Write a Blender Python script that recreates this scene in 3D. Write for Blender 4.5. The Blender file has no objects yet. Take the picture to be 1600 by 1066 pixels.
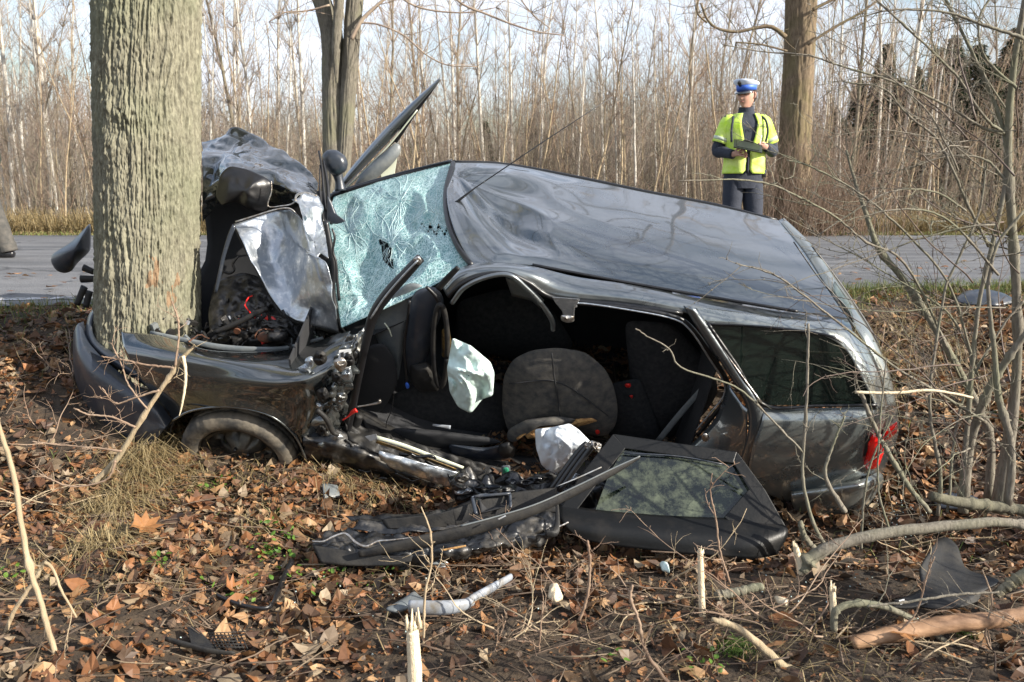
import bpy, bmesh, math, random
import numpy as np
from math import radians, sin, cos, tan, pi, atan2
from mathutils import Vector

random.seed(7); rng = np.random.default_rng(11)
SC = bpy.context.scene
COL = SC.collection

# ------------------------------------------------------------------ camera, sky, sun, exposure
F = 1300.0; PITCH = radians(10.2); CAM = np.array([0.0, 0.0, 0.8])
cd = bpy.data.cameras.new('camera'); cam = bpy.data.objects.new('camera', cd); COL.objects.link(cam)
cam.location = CAM; cam.rotation_euler = (radians(90) - PITCH, 0, 0)
cd.sensor_width = 36; cd.lens = F / 1600 * 36; cd.clip_end = 3000; cd.clip_start = 0.05
cd.dof.use_dof = True; cd.dof.focus_distance = 4.6; cd.dof.aperture_fstop = 5.6
SC.camera = cam
SUN_EL = radians(26.5); SUN_AZ = radians(-25)         # azimuth from +X, negative = towards the camera
w = bpy.data.worlds.new('World'); SC.world = w; w.use_nodes = True
nt = w.node_tree; nt.nodes.clear()
out = nt.nodes.new('ShaderNodeOutputWorld'); bg = nt.nodes.new('ShaderNodeBackground')
sky = nt.nodes.new('ShaderNodeTexSky'); sky.sky_type = 'NISHITA'; sky.sun_disc = False
sky.sun_elevation = SUN_EL; sky.sun_rotation = radians(90) - SUN_AZ
sky.air_density = 1.3; sky.dust_density = 1.5; sky.ozone_density = 1.5
tc = nt.nodes.new('ShaderNodeTexCoord'); mp = nt.nodes.new('ShaderNodeMapping'); mp.inputs['Scale'].default_value = (1, 1, 3)
nz = nt.nodes.new('ShaderNodeTexNoise'); nz.inputs['Scale'].default_value = 2.2; nz.inputs['Detail'].default_value = 7; nz.inputs['Roughness'].default_value = .6
cr = nt.nodes.new('ShaderNodeValToRGB'); cr.color_ramp.elements[0].position = .38; cr.color_ramp.elements[1].position = .62
mx = nt.nodes.new('ShaderNodeMixRGB'); mx.inputs[2].default_value = (8.6, 9.0, 10.4, 1)
ml = nt.nodes.new('ShaderNodeMath'); ml.operation = 'MULTIPLY'; ml.inputs[1].default_value = .75
nt.links.new(tc.outputs['Generated'], mp.inputs[0]); nt.links.new(mp.outputs[0], nz.inputs['Vector'])
nt.links.new(nz.outputs[0], cr.inputs[0]); nt.links.new(cr.outputs[0], ml.inputs[0]); nt.links.new(ml.outputs[0], mx.inputs[0])
nt.links.new(sky.outputs[0], mx.inputs[1]); nt.links.new(mx.outputs[0], bg.inputs[0]); nt.links.new(bg.outputs[0], out.inputs[0])
bg.inputs[1].default_value = 0.085
sd = bpy.data.lights.new('sun', 'SUN'); sun = bpy.data.objects.new('sun', sd); COL.objects.link(sun)
sd.energy = 5.0; sd.angle = radians(.5); sd.color = (1, .93, .82)
SUND = Vector((cos(SUN_EL) * cos(SUN_AZ), cos(SUN_EL) * sin(SUN_AZ), sin(SUN_EL)))
sun.rotation_euler = SUND.to_track_quat('Z', 'Y').to_euler()
SC.view_settings.view_transform = 'Standard'; SC.view_settings.look = 'None'
SC.view_settings.exposure = 1.05; SC.view_settings.gamma = 1; SC.view_settings.use_curve_mapping = False

# ------------------------------------------------------------------ helpers
def ray(u, v):
    x = (u - 800) / F; y = (533 - v) / F
    return np.array([x, y * sin(PITCH) + cos(PITCH), y * cos(PITCH) - sin(PITCH)])
def D(u, v, Y):                                  # point on a vertical plane Y metres away
    d = ray(u, v); return CAM + d * Y / d[1]
# frame of the car: L towards its tail, W across it, H its own up
ROLL = radians(28); PH = radians(6.5)
AL = np.array([cos(PH), 0, -sin(PH)]); _h0 = np.cross(AL, (0, 1, 0))
AW = cos(ROLL) * np.array([0, 1, 0]) + sin(ROLL) * _h0; AH = cos(ROLL) * _h0 - sin(ROLL) * np.array([0, 1, 0])
CO = D(370, 715, 4.3) - AH * .3
def S(u, v, wv):
    d = ray(u, v); return CAM + d * (((CO - CAM) @ AW + wv) / (d @ AW))
def R(u, v, h):
    d = ray(u, v); return CAM + d * (((CO - CAM) @ AH + h) / (d @ AH))
def LW(l, wv, h): return CO + AL * l + AW * wv + AH * h

def _hash(i, j, k, s):
    n = (i * 374761393 + j * 668265263 + k * 2147483647 + s * 1274126177) & 0x7fffffff
    n = ((n ^ (n >> 13)) * 1274126177) & 0x7fffffff
    return ((n ^ (n >> 16)) & 0xffff) / 65535.0
def vnoise(p, s=0):
    p = np.asarray(p, float); i = np.floor(p).astype(np.int64); f = p - i; f = f * f * (3 - 2 * f)
    r = 0
    for a in (0, 1):
        for b in (0, 1):
            for c in (0, 1):
                wt = (f[..., 0] if a else 1 - f[..., 0]) * (f[..., 1] if b else 1 - f[..., 1]) * (f[..., 2] if c else 1 - f[..., 2])
                r = r + wt * _hash(i[..., 0] + a, i[..., 1] + b, i[..., 2] + c, s)
    return r * 2 - 1
def fbm(p, o=4, s=0):
    p = np.asarray(p, float); r = 0; a = 1; t = 0
    for k in range(o): r = r + a * vnoise(p * 2 ** k, s + k); t += a; a *= .5
    return r / t
def smooth(a, b, x):
    t = np.clip((x - a) / (b - a), 0, 1); return t * t * (3 - 2 * t)

def tag(o, label=None, cat=None, group=None, kind=None):
    if label: o['label'] = label
    if cat: o['category'] = cat
    if group: o['group'] = group
    if kind: o['kind'] = kind
    return o
def thing(name, loc, label, cat, group=None):
    o = bpy.data.objects.new(name, None); o.empty_display_size = .1; COL.objects.link(o)
    o.location = loc; return tag(o, label, cat, group)
class MB:
    def __init__(s): s.v = []; s.f = []; s.m = []; s.n = 0
    def add(s, v, f, m=0):
        s.v.append(np.asarray(v, float).reshape(-1, 3)); k = s.n
        s.f.extend([tuple(int(i) + k for i in q) for q in f]); s.m.extend([m] * len(f)); s.n += len(s.v[-1]); return s
    def box(s, c, sz, m=0, ax=None):
        ax = np.eye(3) if ax is None else np.asarray(ax); c = np.asarray(c, float); h = np.asarray(sz, float) / 2
        v = [c + ax[0] * h[0] * a + ax[1] * h[1] * b + ax[2] * h[2] * d for a in (-1, 1) for b in (-1, 1) for d in (-1, 1)]
        return s.add(v, [(0, 1, 3, 2), (4, 6, 7, 5), (0, 4, 5, 1), (2, 3, 7, 6), (0, 2, 6, 4), (1, 5, 7, 3)], m)
    def tube(s, pts, r, n=6, m=0, cap=True, flat=1.0, up=None):
        P = np.asarray(pts, float); K = len(P); r = np.broadcast_to(np.asarray(r, float), (K,))
        T = np.gradient(P, axis=0); T /= np.linalg.norm(T, axis=1)[:, None] + 1e-9
        ref = np.array([.13, .98, .1]) if up is None else np.asarray(up, float)
        A = np.cross(T, ref); nn = np.linalg.norm(A, axis=1)
        A[nn < .05] = np.cross(T[nn < .05], (1, 0, 0)); A /= np.linalg.norm(A, axis=1)[:, None] + 1e-9
        B = np.cross(T, A); a = np.arange(n) * 2 * pi / n
        V = P[:, None] + r[:, None, None] * (np.cos(a)[None, :, None] * A[:, None] + flat * np.sin(a)[None, :, None] * B[:, None])
        f = [(i * n + j, i * n + (j + 1) % n, (i + 1) * n + (j + 1) % n, (i + 1) * n + j) for i in range(K - 1) for j in range(n)]
        if cap: f += [tuple(range(n))[::-1], tuple((K - 1) * n + j for j in range(n))]
        return s.add(V, f, m)
    def grid(s, G, m=0, closed=False):
        G = np.asarray(G); a, b = G.shape[:2]; bb = b if closed else b - 1
        return s.add(G, [(i * b + j, i * b + (j + 1) % b, (i + 1) * b + (j + 1) % b, (i + 1) * b + j) for i in range(a - 1) for j in range(bb)], m)
    def build(s, name, mats, parent=None, sm=True, thick=0, origin=None, bevel=0):
        if not isinstance(mats, (list, tuple)): mats = [mats]
        V = np.concatenate(s.v)
        org = np.array(parent.matrix_basis.translation if parent and parent.parent is None else (parent['_o'] if parent else (origin if origin is not None else (0, 0, 0))), float)
        me = bpy.data.meshes.new(name); me.from_pydata((V - org).tolist(), [], s.f)
        for mt in mats: me.materials.append(mt)
        me.polygons.foreach_set('material_index', s.m); 
        if sm: me.polygons.foreach_set('use_smooth', [True] * len(s.f))
        me.update()
        o = bpy.data.objects.new(name, me); COL.objects.link(o); o['_o'] = [float(q) for q in org]
        if parent: o.parent = parent
        elif origin is not None: o.location = origin
        if thick: md = o.modifiers.new('thick', 'SOLIDIFY'); md.thickness = thick; md.offset = 0
        if bevel: md = o.modifiers.new('bev', 'BEVEL'); md.width = bevel; md.segments = 2; md.limit_method = 'ANGLE'
        return o
def cat1(P, n, lin=False):                        # resample rows with Catmull-Rom along axis 0
    P = np.asarray(P, float); K = len(P)
    if K == 2 or lin:
        t = np.linspace(0, K - 1, n); i = np.minimum(t.astype(int), K - 2); f = (t - i).reshape((-1,) + (1,) * (P.ndim - 1)); return P[i] * (1 - f) + P[i + 1] * f
    Q = np.concatenate([[2 * P[0] - P[1]], P, [2 * P[-1] - P[-2]]])
    t = np.linspace(0, K - 1, n); i = np.minimum(t.astype(int), K - 2); f = (t - i).reshape((-1,) + (1,) * (P.ndim - 1))
    a, b, c, d = Q[i], Q[i + 1], Q[i + 2], Q[i + 3]
    return .5 * (2 * b + (c - a) * f + (2 * a - 5 * b + 4 * c - d) * f ** 2 + (3 * b - a - 3 * c + d) * f ** 3)
def normals(G):
    n = np.cross(np.gradient(G, axis=1), np.gradient(G, axis=0)); return n / (np.linalg.norm(n, axis=2)[..., None] + 1e-9)
def patchG(rows, nu=16, nv=30, amp=0, freq=6, seed=0, lin=False, ridge=False, mask=None, linr=False):
    rows = [cat1(r, nv, lin) for r in rows]; G = cat1(np.array(rows), nu, lin or linr)
    if amp:
        N = normals(G); d = fbm(G * freq, 3, seed)
        if ridge: d = 1 - 2 * np.abs(d) * 2
        if mask is not None:
            a, b = np.meshgrid(np.linspace(0, 1, nu), np.linspace(0, 1, nv), indexing='ij'); d = d * mask(a, b)
        G = G + N * (amp * d)[..., None]
    return G
def patch(name, mat, rows, parent, thick=.006, sm=True, **k):
    return MB().grid(patchG(rows, **k)).build(name, mat, parent, sm, thick)

# ------------------------------------------------------------------ materials
def mat(name, col, rough=.6, metal=0, coat=0, var=None, vscale=8, bump=0, bscale=40, spec=.5, trans=0, alpha=1, detail=5, stretch=None, ramp=(.35, .65), emis=None, sheen=0, bdetail=4, rvar=0):
    m = bpy.data.materials.new(name); m.use_nodes = True; t = m.node_tree; b = t.nodes['Principled BSDF']
    b.inputs['Base Color'].default_value = (*col, 1); b.inputs['Roughness'].default_value = rough; b.inputs['Metallic'].default_value = metal
    b.inputs['Coat Weight'].default_value = coat; b.inputs['Coat Roughness'].default_value = .04; b.inputs['Coat IOR'].default_value = 1.8 if coat >= .8 else 1.5
    b.inputs['Specular IOR Level'].default_value = spec; b.inputs['Transmission Weight'].default_value = trans; b.inputs['Alpha'].default_value = alpha
    c = t.nodes.new('ShaderNodeTexCoord'); mpn = t.nodes.new('ShaderNodeMapping'); t.links.new(c.outputs['Object'], mpn.inputs[0])
    if stretch: mpn.inputs['Scale'].default_value = stretch
    if var:
        n = t.nodes.new('ShaderNodeTexNoise'); n.inputs['Scale'].default_value = vscale; n.inputs['Detail'].default_value = detail; n.inputs['Roughness'].default_value = .62
        t.links.new(mpn.outputs[0], n.inputs['Vector']); r = t.nodes.new('ShaderNodeValToRGB'); r.color_ramp.elements[0].position = ramp[0]; r.color_ramp.elements[1].position = ramp[1]
        r.color_ramp.elements[0].color = (*col, 1); r.color_ramp.elements[1].color = (*var, 1)
        t.links.new(n.outputs[0], r.inputs[0]); t.links.new(r.outputs[0], b.inputs['Base Color'])
        if rvar:
            q = t.nodes.new('ShaderNodeMapRange'); q.inputs[1].default_value = ramp[0]; q.inputs[2].default_value = ramp[1]; q.inputs[3].default_value = rough; q.inputs[4].default_value = rough + rvar
            t.links.new(n.outputs[0], q.inputs[0]); t.links.new(q.outputs[0], b.inputs['Roughness'])
    if bump:
        n2 = t.nodes.new('ShaderNodeTexNoise'); n2.inputs['Scale'].default_value = bscale; n2.inputs['Detail'].default_value = bdetail
        t.links.new(mpn.outputs[0], n2.inputs['Vector']); bp = t.nodes.new('ShaderNodeBump'); bp.inputs['Strength'].default_value = min(1, bump); bp.inputs['Distance'].default_value = .01 if bump <= 1 else .01 * bump
        t.links.new(n2.outputs[0], bp.inputs['Height']); t.links.new(bp.outputs[0], b.inputs['Normal'])
    return m
def island_mat(name, cols, rough=.7, trans=0.0, bump=0, bscale=60, vein=False):
    m = bpy.data.materials.new(name); m.use_nodes = True; t = m.node_tree; b = t.nodes['Principled BSDF']
    g = t.nodes.new('ShaderNodeNewGeometry'); r = t.nodes.new('ShaderNodeValToRGB'); e = r.color_ramp.elements
    while len(e) < len(cols): e.new(.5)
    for i, c in enumerate(cols): e[i].position = i / (len(cols) - 1); e[i].color = (*c, 1)
    t.links.new(g.outputs['Random Per Island'], r.inputs[0])
    n = t.nodes.new('ShaderNodeTexNoise'); n.inputs['Scale'].default_value = bscale; n.inputs['Detail'].default_value = 3
    mxx = t.nodes.new('ShaderNodeMixRGB'); mxx.blend_type = 'MULTIPLY'; mxx.inputs[0].default_value = .55
    c = t.nodes.new('ShaderNodeTexCoord'); t.links.new(c.outputs['Object'], n.inputs['Vector'])
    t.links.new(r.outputs[0], mxx.inputs[1]); t.links.new(n.outputs[0], mxx.inputs[2]); t.links.new(mxx.outputs[0], b.inputs['Base Color'])
    b.inputs['Roughness'].default_value = rough; b.inputs['Specular IOR Level'].default_value = .35
    if trans:
        tr = t.nodes.new('ShaderNodeBsdfTranslucent'); ms = t.nodes.new('ShaderNodeMixShader'); ms.inputs[0].default_value = trans
        t.links.new(mxx.outputs[0], tr.inputs[0]); t.links.new(b.outputs[0], ms.inputs[1]); t.links.new(tr.outputs[0], ms.inputs[2])
        t.links.new(ms.outputs[0], t.nodes['Material Output'].inputs[0])
    return m
M = {}
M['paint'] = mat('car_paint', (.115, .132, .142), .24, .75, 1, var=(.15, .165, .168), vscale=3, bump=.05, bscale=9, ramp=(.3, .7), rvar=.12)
M['quarter'] = mat('lit_dusty_paint', (.19, .215, .215), .24, .6, .8, var=(.29, .295, .27), vscale=7, bump=.06, bscale=40, ramp=(.4, .8), rvar=.2, detail=9)  # dusty car paint, lightened to put sunlight into its colour
M['wing'] = mat('shaded_paint', (.055, .064, .068), .17, .75, 1, var=(.085, .088, .082), vscale=5, bump=.06, bscale=30, ramp=(.4, .8), rvar=.2, detail=9)  # same car paint, darkened to put shade into its colour
M['torn'] = mat('torn_black_paint', (.010, .011, .013), .34, .3, .3, var=(.10, .09, .075), vscale=9, bump=.25, bscale=50, ramp=(.5, .72), rvar=.4, detail=9)
M['paint_dusty'] = mat('dusty_paint', (.05, .057, .059), .24, .6, .8, var=(.17, .155, .13), vscale=6, bump=.1, bscale=60, ramp=(.45, .85), rvar=.3, detail=9)
M['silver'] = mat('bare_scuffed_paint', (.36, .39, .42), .33, .8, .6, var=(.62, .63, .63), vscale=30, bump=.2, bscale=50, ramp=(.5, .7), rvar=.15)
M['bare'] = mat('torn_bare_metal', (.55, .55, .54), .38, .9, 0, var=(.3, .25, .2), vscale=30, bump=.4, bscale=60)
M['black'] = mat('black_plastic', (.009, .0095, .011), .48, 0, 0, spec=.3, var=(.026, .024, .021), vscale=12, bump=.15, bscale=120, rvar=.2)
M['rubber'] = mat('rubber_seal', (.008, .008, .009), .38, 0, .1)
M['bluegrey'] = mat('bumper_plastic', (.024, .030, .041), .38, 0, .15, var=(.075, .072, .068), vscale=14, bump=.1, bscale=70, ramp=(.5, .85), rvar=.2, detail=8)
M['grey'] = mat('grey_plastic', (.10, .115, .125), .45, 0, 0, var=(.17, .18, .175), vscale=10, bump=.1, bscale=50)
M['lightgrey'] = mat('light_grey_plastic', (.27, .295, .33), .5, 0, 0, var=(.16, .14, .11), vscale=14, ramp=(.45, .7), detail=9)
M['seat'] = mat('seat_fabric', (.055, .055, .056), .95, 0, 0, var=(.12, .11, .095), vscale=22, bump=.4, bscale=300, sheen=.3, spec=.2)
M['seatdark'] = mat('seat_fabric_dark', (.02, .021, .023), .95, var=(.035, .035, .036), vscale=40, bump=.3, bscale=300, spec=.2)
M['inner'] = mat('cabin_trim', (.022, .023, .025), .8, var=(.03, .03, .032), vscale=6, spec=.3)
M['airbag'] = mat('airbag_cloth', (.60, .74, .70), .8, bump=.4, bscale=25, spec=.2)
M['whitebag'] = mat('white_cloth', (.72, .77, .82), .8, bump=.4, bscale=25, spec=.2)
M['foam'] = mat('seat_foam', (.45, .27, .10), .9, var=(.22, .11, .04), vscale=40, bump=.5, bscale=80)
M['red'] = mat('red_plastic', (.55, .02, .015), .35)
M['redlens'] = mat('tail_lens', (.85, .012, .010), .12, coat=1, bump=.15, bscale=90)
M['blue'] = mat('blue_plastic', (.03, .12, .55), .4)
M['green'] = mat('green_sticker', (.03, .22, .12), .5)
M['cream'] = mat('cream_strip', (.55, .58, .46), .5)
M['white'] = mat('white_sticker', (.7, .7, .68), .5)
M['brass'] = mat('brown_metal', (.2, .13, .04), .45, .6, var=(.05, .04, .03), vscale=25)
M['rust'] = mat('rusty_iron', (.16, .06, .03), .7, .3, var=(.05, .03, .02), vscale=20, bump=.4)
M['tyre'] = mat('tyre_rubber', (.028, .027, .025), .75, var=(.16, .135, .10), vscale=10, bump=.3, bscale=60, ramp=(.38, .68), detail=8)
M['rim'] = mat('steel_rim', (.03, .03, .03), .45, .6, var=(.1, .09, .07), vscale=15)
M['darkmetal'] = mat('engine_metal', (.022, .022, .023), .4, .7, var=(.08, .075, .07), vscale=20, bump=.4, bscale=40)

# ------------------------------------------------------------------ the ground, the road, the verges
def edge_near(x): return 6.42 + .165 * x            # near edge of the asphalt
def gz(x, y):
    x = np.asarray(x, float); y = np.asarray(y, float); E = edge_near(x)
    fr_ = smooth(3.8, 3.3, y); base = (-.71 - .20 * smooth(-1.2, -.5, x) - .06 * smooth(-.1, .8, x) + .15 * smooth(1.9, 2.6, x)) * (1 - fr_) + (-.70 - .11 * smooth(-1.5, -.9, x)) * fr_ + .03 * (fbm(np.stack([x * .8, y * .8, 0 * x], -1), 3, 5)) + .06 * smooth(-2.2, -4, x)
    t = smooth(3.95 - .15 * smooth(-1, -3, x), 1, (y)) if False else np.clip((y - (4.0 - .45 * smooth(-1.2, -2.6, x))) / (E - .35 - (4.0 - .45 * smooth(-1.2, -2.6, x))), 0, 1)
    t = t * t * (3 - 2 * t) * .35 + t * .65
    z = base * (1 - t) + (-.015) * t + .02 * fbm(np.stack([x * 4, y * 4, 0 * x], -1), 3, 9) * (1 - smooth(E - .6, E - .1, y)) - .03*smooth(-.1,.1,y-E)
    far = smooth(15.4, 17.5, y); z = z - .12 * far + .10 * far * fbm(np.stack([x * .3, y * .3, 0 * x], -1), 3, 2)
    return z
M['soil'] = mat('leaf_soil', (.020, .014, .009), .95, var=(.065, .043, .024), vscale=14, bump=1, bscale=60, detail=8)
M['wood_floor'] = mat('forest_floor', (.075, .05, .024), .95, var=(.17, .125, .055), vscale=2.5, bump=1, bscale=12, detail=9)
def terrain(name, xs, ys, m, off=0):
    X, Y = np.meshgrid(xs, ys); Z = gz(X, Y) + off
    return MB().grid(np.stack([X, Y, Z], -1)).build(name, m)
# one continuous sheet with denser lines near the camera
xs = np.concatenate([[-400, -150, -60, -25, -12], np.linspace(-7, 7, 240), [12, 25, 60, 150, 400]])
ys = np.concatenate([[-300, -60, -15, -4], np.linspace(-1, 8.2, 190), np.linspace(8.5, 15, 8), np.linspace(15.3, 20, 20), [24, 30, 40, 60, 120, 400, 900]])
def slot(o, fn, mats):
    for mt in mats: o.data.materials.append(mt)
g = terrain('ground', xs, ys, M['soil']); tag(g, kind='structure'); g.data.materials.append(M['wood_floor'])
mi = []
for p in g.data.polygons: mi.append(1 if p.center.y > 14.5 else 0)
g.data.polygons.foreach_set('material_index', mi)
# asphalt
ma = bpy.data.materials.new('asphalt'); ma.use_nodes = True; t = ma.node_tree; b = t.nodes['Principled BSDF']; b.inputs['Roughness'].default_value = .75
c = t.nodes.new('ShaderNodeTexCoord'); n1 = t.nodes.new('ShaderNodeTexNoise'); n1.inputs['Scale'].default_value = .9; n1.inputs['Detail'].default_value = 9; n1.inputs['Roughness'].default_value = .7
n2 = t.nodes.new('ShaderNodeTexVoronoi'); n2.inputs['Scale'].default_value = 90
r1 = t.nodes.new('ShaderNodeValToRGB'); r1.color_ramp.elements[0].color = (.095, .098, .105, 1); r1.color_ramp.elements[1].color = (.155, .158, .165, 1); r1.color_ramp.elements[0].position = .3; r1.color_ramp.elements[1].position = .7
mm = t.nodes.new('ShaderNodeMixRGB'); mm.blend_type = 'MULTIPLY'; mm.inputs[0].default_value = .5
r2 = t.nodes.new('ShaderNodeValToRGB'); r2.color_ramp.elements[0].color = (.5, .5, .5, 1); r2.color_ramp.elements[1].color = (1.3, 1.3, 1.3, 1)
bp = t.nodes.new('ShaderNodeBump'); bp.inputs['Strength'].default_value = .6; bp.inputs['Distance'].default_value = .008
t.links.new(c.outputs['Object'], n1.inputs['Vector']); t.links.new(c.outputs['Object'], n2.inputs['Vector']); t.links.new(n1.outputs[0], r1.inputs[0]); t.links.new(n2.outputs['Color'], r2.inputs[0])
t.links.new(r1.outputs[0], mm.inputs[1]); t.links.new(r2.outputs[0], mm.inputs[2])
mpw = t.nodes.new('ShaderNodeMapping'); mpw.inputs['Rotation'].default_value = (0, 0, -.08); mpw.inputs['Scale'].default_value = (.12, 1.6, 1); nw = t.nodes.new('ShaderNodeTexNoise'); nw.inputs['Scale'].default_value = 1.3; nw.inputs['Detail'].default_value = 6; t.links.new(c.outputs['Object'], mpw.inputs[0]); t.links.new(mpw.outputs[0], nw.inputs['Vector'])
rw_ = t.nodes.new('ShaderNodeValToRGB'); rw_.color_ramp.elements[0].position = .42; rw_.color_ramp.elements[1].position = .58; rw_.color_ramp.elements[0].color = (.68, .68, .68, 1); rw_.color_ramp.elements[1].color = (1.15, 1.13, 1.1, 1); t.links.new(nw.outputs[0], rw_.inputs[0])
vc = t.nodes.new('ShaderNodeTexVoronoi'); vc.feature = 'DISTANCE_TO_EDGE'; vc.inputs['Scale'].default_value = .55; wm = t.nodes.new('ShaderNodeMixRGB'); wm.inputs[0].default_value = .5; t.links.new(c.outputs['Object'], wm.inputs[1]); t.links.new(n1.outputs['Color'], wm.inputs[2]); t.links.new(wm.outputs[0], vc.inputs['Vector'])
rc = t.nodes.new('ShaderNodeMapRange'); rc.inputs[1].default_value = .0; rc.inputs[2].default_value = .012; rc.inputs[3].default_value = .35; t.links.new(vc.outputs[0], rc.inputs[0])
m2_ = t.nodes.new('ShaderNodeMixRGB'); m2_.blend_type = 'MULTIPLY'; m2_.inputs[0].default_value = 1; m3_ = t.nodes.new('ShaderNodeMixRGB'); m3_.blend_type = 'MULTIPLY'; m3_.inputs[0].default_value = 1
t.links.new(mm.outputs[0], m2_.inputs[1]); t.links.new(rw_.outputs[0], m2_.inputs[2]); t.links.new(m2_.outputs[0], m3_.inputs[1]); t.links.new(rc.outputs[0], m3_.inputs[2]); t.links.new(m3_.outputs[0], b.inputs['Base Color']); t.links.new(n2.outputs[0], bp.inputs['Height']); t.links.new(bp.outputs[0], b.inputs['Normal'])
M['asphalt'] = ma
rx = np.concatenate([[-60, -30, -15], np.linspace(-9, 9, 120), [15, 30, 60]])
En = edge_near(rx) + .05 * fbm(np.stack([rx * 2, 0 * rx, 0 * rx], -1), 3, 3); En = np.where(np.abs(rx) > 12, edge_near(np.sign(rx) * 12), En)
Ef = 15.55 + .1 * fbm(np.stack([rx * 1.1, 0 * rx + 9, 0 * rx], -1), 3, 4)
T = np.linspace(0, 1, 8)[:, None]; YY = En[None] * (1 - T) + Ef[None] * T; XX = np.broadcast_to(rx, YY.shape)
ZZ = .004 + .03 * np.sin(T * pi) + 0 * XX
tag(MB().grid(np.stack([XX, YY, ZZ], -1)).build('road', M['asphalt']), kind='structure')
# worn edge line
ml_ = bpy.data.materials.new('worn_line_paint'); ml_.use_nodes = True; t = ml_.node_tree; b = t.nodes['Principled BSDF']; b.inputs['Roughness'].default_value = .7
n1 = t.nodes.new('ShaderNodeTexNoise'); n1.inputs['Scale'].default_value = 12; n1.inputs['Detail'].default_value = 8; c = t.nodes.new('ShaderNodeTexCoord'); t.links.new(c.outputs['Object'], n1.inputs['Vector'])
r1 = t.nodes.new('ShaderNodeValToRGB'); r1.color_ramp.elements[0].position = .44; r1.color_ramp.elements[1].position = .52; r1.color_ramp.elements[0].color = (.13, .13, .135, 1); r1.color_ramp.elements[1].color = (.46, .46, .47, 1)
t.links.new(n1.outputs[0], r1.inputs[0]); t.links.new(r1.outputs[0], b.inputs['Base Color']); M['line'] = ml_
def gline(o, wd, x0, x1, nm):
    X = np.linspace(x0, x1, 60); Y0 = edge_near(X) + o; K = np.stack([np.stack([X, Y0, 0 * X], -1), np.stack([X, Y0 + wd, 0 * X], -1)])
    tt = (K[..., 1] - edge_near(K[..., 0])) / (15.55 - edge_near(K[..., 0])); K[..., 2] = .009 + .03 * np.sin(tt * pi)
    return tag(MB().grid(K).build(nm, M['line']), kind='structure')
gline(.28, .13, -12, .6, 'road_edge_line')

# ------------------------------------------------------------------ leaf litter, grass, twigs (nobody could count them)
M['leaves'] = island_mat('dead_leaves', [(.05, .025, .014), (.36, .155, .06), (.12, .06, .034), (.50, .26, .11), (.08, .05, .035), (.25, .11, .05), (.52, .32, .16), (.17, .09, .05), (.10, .06, .042), (.44, .34, .22), (.06, .03, .02)], .55, .15, bscale=50)
M['maple'] = island_mat('maple_leaf', [(.42, .20, .07), (.36, .16, .06)], .6, .2)
M['farleaves'] = island_mat('far_leaves', [(.2, .1, .04), (.3, .17, .08), (.1, .06, .03)], .7)
M['drygrass'] = island_mat('dry_grass', [(.42, .32, .15), (.26, .18, .08), (.5, .40, .22), (.18, .14, .05)], .7, .2)
M['greengrass'] = island_mat('green_grass', [(.10, .16, .03), (.16, .20, .05), (.30, .28, .10), (.07, .12, .02)], .7, .2)
M['twig'] = island_mat('twigs', [(.10, .065, .045), (.22, .16, .11), (.06, .04, .03), (.30, .23, .15)], .7)
M['moss'] = island_mat('moss', [(.05, .10, .015), (.09, .15, .02)], .9)
M['herb'] = island_mat('green_herb', [(.10, .22, .03), (.18, .32, .05), (.07, .15, .02)], .5, .3)
_a = np.array([0, .35, .75, 1.15, 1.57, 2.0, 2.4, 2.8, 3.14, -2.6, -2.0, -1.57, -1.1, -.5])
_r = np.array([1, .62, 1.05, .6, 1.1, .6, 1.0, .55, .9, .62, .75, .35, .75, .6])
LEAF = np.stack([_r * np.cos(_a), _r * np.sin(_a), 0 * _a], -1)
LEAF2 = np.array([[0, -1, 0], [.5, -.45, 0], [.6, .2, 0], [.25, .8, 0], [0, 1.1, 0], [-.3, .75, 0], [-.62, .15, 0], [-.5, -.5, 0]], float)
def rotm(ax, ay, az):
    cx, sx, cy, sy, cz, sz = cos(ax), sin(ax), cos(ay), sin(ay), cos(az), sin(az)
    return np.array([[cz, -sz, 0], [sz, cz, 0], [0, 0, 1]]) @ np.array([[cy, 0, sy], [0, 1, 0], [-sy, 0, cy]]) @ np.array([[1, 0, 0], [0, cx, -sx], [0, sx, cx]])
def leaf(mb, p, size, tilt=.5, curl=.5, lobed=None):
    L0 = LEAF if (random.random() < .16 if lobed is None else lobed) else LEAF2
    q = L0 * size; cu = random.uniform(-curl, curl); c2 = random.uniform(-curl, curl)
    q = q.copy(); q[:, 2] = cu * q[:, 0] ** 2 / size + c2 * q[:, 1] ** 2 / size * .8 + random.uniform(-.15, .15) * q[:, 0]
    c = np.array([[0, 0, -.08 * size * np.sign(cu)]]); q = np.concatenate([c, q])
    q = q @ rotm(random.gauss(0, tilt), random.gauss(0, tilt), random.uniform(0, 6.28)).T + p
    n = len(q) - 1
    mb.add(q, [(0, i + 1, (i + 1) % n + 1) for i in range(n)])
def scatter(n, x0, x1, y0, y1, dens=None):
    outp = []
    while len(outp) < n:
        x = random.uniform(x0, x1); y = random.uniform(y0, y1)
        if abs(x) > .68 * y + .5: continue
        if y > edge_near(x) - .12 + random.gauss(0, .15): continue
        if dens is not None and random.random() > dens(x, y): continue
        outp.append((x, y))
    return outp
def leafdens(x, y):
    d = 1.0
    if y < 3.3 and x > -.6: d *= .38
    if y < 2.9: d *= .75
    k = float(fbm(np.array([x * 1.6, y * 1.6, 3.]), 2, 21)); d *= max(.15, min(1, .75 + 1.0 * k))
    e = edge_near(x) - y
    if e < .7: d *= .35
    return d
mb = MB(); pts = scatter(24000, -4.9, 5.2, 1.9, 7.4, leafdens); PZ = gz(np.array([p[0] for p in pts]), np.array([p[1] for p in pts]))
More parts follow.
